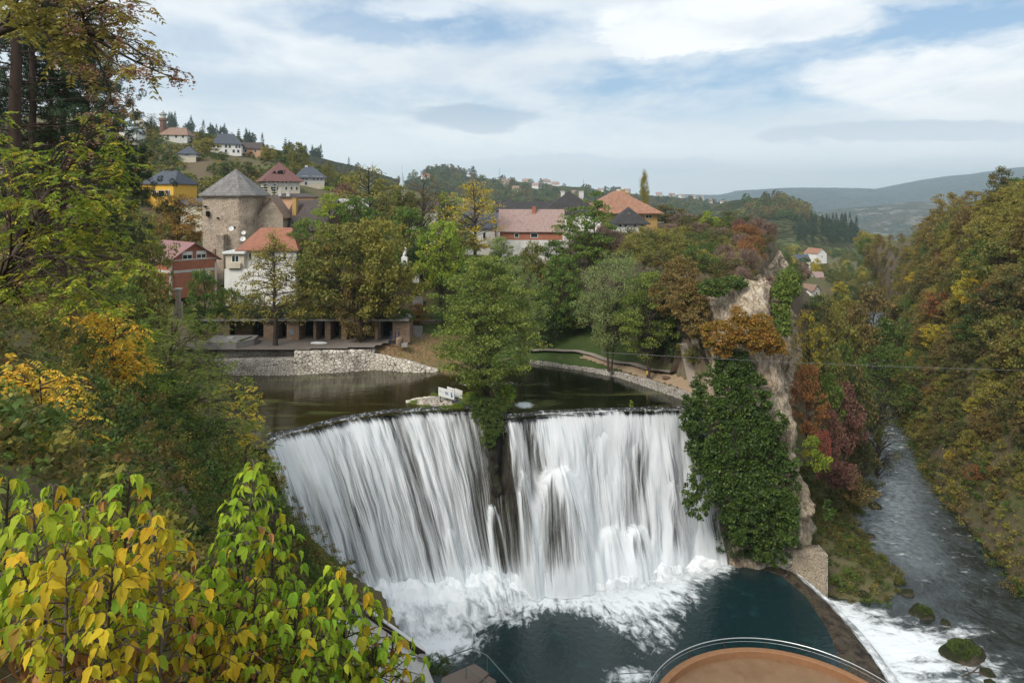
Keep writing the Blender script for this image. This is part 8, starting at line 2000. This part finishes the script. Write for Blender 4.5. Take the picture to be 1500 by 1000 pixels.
# ---- round viewing platform
ZD = -43.0; CX, CY, RD = 22.4, 53.9, 11.5
vp = empty('viewing_platform', (CX, CY, ZD), 'round viewing platform with tan floor and terracotta rim at the bottom edge', 'platform')
mt, n = material('terracotta_rim'); pp = n.pos(); n.out(n.pbsdf(n.mix(n.noise(pp, 2.0, 5, .7), (.20, .095, .045), (.36, .19, .095)), .8, n.bump(n.noise(pp, 9, 4), .3, .03), .3))
mfl, n = material('wet_tan_floor'); pp = n.pos(); nn1 = n.noise(pp, .5, 5, .65); nn2 = n.noise(pp, 3.0, 5, .7); n.out(n.pbsdf(n.mix(n.m('ADD', n.m('MULTIPLY', nn1, .6), n.m('MULTIPLY', nn2, .4)), (.12, .070, .036), (.34, .205, .11)), n.ramp(nn1, .4, .6, .35, .8), n.bump(nn2, .3, .03), .4))
b = MB(); b.lathe([(RD, -7.5), (RD, 0), (RD - .12, .06), (RD - .55, .06), (RD - .62, 0), (RD - .62, -.75), (RD - .63, -1.2)], 120); b.f = b.f[:-2]; b.build('rim', mt, vp)
b = MB(); b.lathe([(RD - .62, -.9), (RD - .62, -.62), (.01, -.60)], 96); b.build('floor', mfl, vp)
rl = MB(); ps = MB(); rr_ = RD + .35
for k in range(121): pass
arc = [(rr_ * math.cos(a), rr_ * math.sin(a), .68) for a in np.linspace(-.35, math.pi + .35, 110)]
rl.tube(arc, .045, 8); rl.tube([(x, y, .34) for x, y, z in arc], .015, 6); rl.build('handrail', plain('pale_steel', (.55, .56, .56), .4, .7), vp)
for a in np.linspace(-.3, math.pi + .3, 12): ps = MB(); ps.tube([(rr_ * math.cos(a), rr_ * math.sin(a), -.4), (rr_ * math.cos(a), rr_ * math.sin(a), .68)], .035, 6); ps.build('post', WOODD, vp)
# ---- walkway, parapet, stairs and railings at the lower left
e = empty('walkway', at(600, 975, 65), 'grey paved walkway running down beside the pool', 'walkway'); o = np.array(e.location)
def quadprism(pts, th, name, m, parent, o):
    b = MB(); P = [np.array(p) - o for p in pts]; k = len(P); b.v = [tuple(p) for p in P] + [tuple(p - [0, 0, th]) for p in P]; b.n = 2 * k
    b.f = [tuple(range(k)), tuple(range(k, 2 * k))[::-1]] + [(i, i + k, (i + 1) % k + k, (i + 1) % k) for i in range(k)]
    return b.build(name, m, parent)
quadprism([at(505, 880, 72), at(622, 966, 65), at(640, 1010, 63), at(540, 1010, 61), at(470, 900, 66)], 4, 'paving', CONCP, e, o)
e = empty('parapet', at(585, 935, 67.5), 'white-topped parapet slanting down along the walkway to a square post', 'parapet'); o = np.array(e.location)
quadprism([at(500, 862, 72.6), at(622, 948, 65.8), at(625, 957, 65.2), at(502, 872, 72.2)], .12, 'coping', FRAMEW, e, o)
quadprism([at(502, 868, 72.4), at(623, 953, 65.5), at(623, 956, 65.2), at(503, 872, 72.2)], 1.1, 'panel', WOODD, e, o)
b = MB(); p = np.array(at(618, 962, 65)) - o; b.box(p[0] - .35, p[1] - .3, p[2] - 4.5, p[0] + .35, p[1] + .3, p[2] + .15); b.build('post', CONC, e, bevel=.03)
e = empty('stair_landing', at(685, 980, 64.5), 'brown concrete landing with two steps leading to the water', 'stairs'); o = np.array(e.location)
quadprism([at(695, 971, 65.0), at(716, 985, 64.2), at(690, 1010, 62), at(640, 1020, 62), at(648, 992, 63.6)], 3, 'landing', plain('brown_concrete', (.20, .15, .12), .8), e, o)
quadprism([at(716, 989, 64.0), at(727, 996, 63.6), at(705, 1020, 61.8), at(690, 1014, 61.9)], 3, 'step', plain('brown_concrete', (.18, .13, .105), .8), e, o)
GR = plain('green_grey_rail', (.16, .20, .17), .5, .3)
e = empty('stair_railing', at(693, 971, 64.9), 'green-grey tube railing bending round the landing', 'railing'); o = np.array(e.location)
b = MB(); b.tube([np.array(at(*q)) - o for q in ((626, 972, 65.4), (693, 948, 64.9), (714, 960, 64.3), (755, 1006, 62.5))], .055, 8); b.build('rail', GR, e)
for q0, q1 in (((693, 948, 64.9), (693, 972, 64.9)), ((713.5, 960, 64.3), (713.5, 986, 64.3)), ((628, 972, 65.4), (628, 990, 65.4))):
    b = MB(); b.tube([np.array(at(*q0)) - o, np.array(at(*q1)) - o], .045, 8); b.build('post', GR, e)
e = empty('stair_railing', at(683, 998, 63.6), 'shorter inner tube railing above the steps', 'railing'); o = np.array(e.location)
b = MB(); b.tube([np.array(at(*q)) - o for q in ((683, 1004, 63.6), (683, 977, 63.6), (722, 1004, 62.4))], .05, 8); b.build('rail', GR, e)
V, F, A = lumps_leaves([(*at(638, 972, 66.5), 1.3, 1.1, .6), (*at(648, 978, 66), 1.1, 1, .5), (*at(630, 985, 65.5), .9, .8, .5)], 150, 34, .16, .06, rngs, .3, (0, -.4, 1), -.2)
plant_from('shrub', V, F, A, 'scrubgreen', 'low olive shrub between the square post and the landing', 'shrub')
e = empty('river_railing', at(935, 996, 63), 'short pale railing beside the round platform at its left', 'railing'); b = MB(); b.tube([(-1.8, 0, 0), (-1.8, 0, .6), (1.6, .3, .6), (1.6, .3, 0)], .04, 6); b.build('rail', GR, e)
# ---- cable over the gorge
ca = []
for k in np.linspace(0, 1, 40):
    x_ = 880 + (1500 + 150 - 880) * k; y_ = 516 + 30 * k + 4 * math.sin(math.pi * k) + (0); ca.append(at(x_, y_, 78 + 4 * k))
e = empty('cable', ca[20], 'thin pale cable strung across the gorge in front of the cliff', 'cable'); o = np.array(e.location); b = MB(); b.tube([np.array(p) - o for p in ca], .022, 5); b.build('wire', plain('cable_grey', (.16, .16, .155), .6), e)
# ---- road at the right edge of the canyon
mud = sheet  # (kept short)
# ================================================================== HAZE
mh = bpy.data.materials.new('haze_air'); mh.use_nodes = True; t_ = NT(mh.node_tree)
pv = t_.n('ShaderNodeVolumePrincipled'); pv.inputs['Color'].default_value = (0.76, 0.91, 1.0, 1); pv.inputs['Density'].default_value = HAZE; pv.inputs['Anisotropy'].default_value = 0.6
oo = t_.n('ShaderNodeOutputMaterial'); t_.l(pv.outputs[0], oo.inputs['Volume'])
b = MB(); b.box(-11000, -60, -900, 11000, 9900, 385); hz = b.build('haze', mh); tag(hz, kind='stuff')
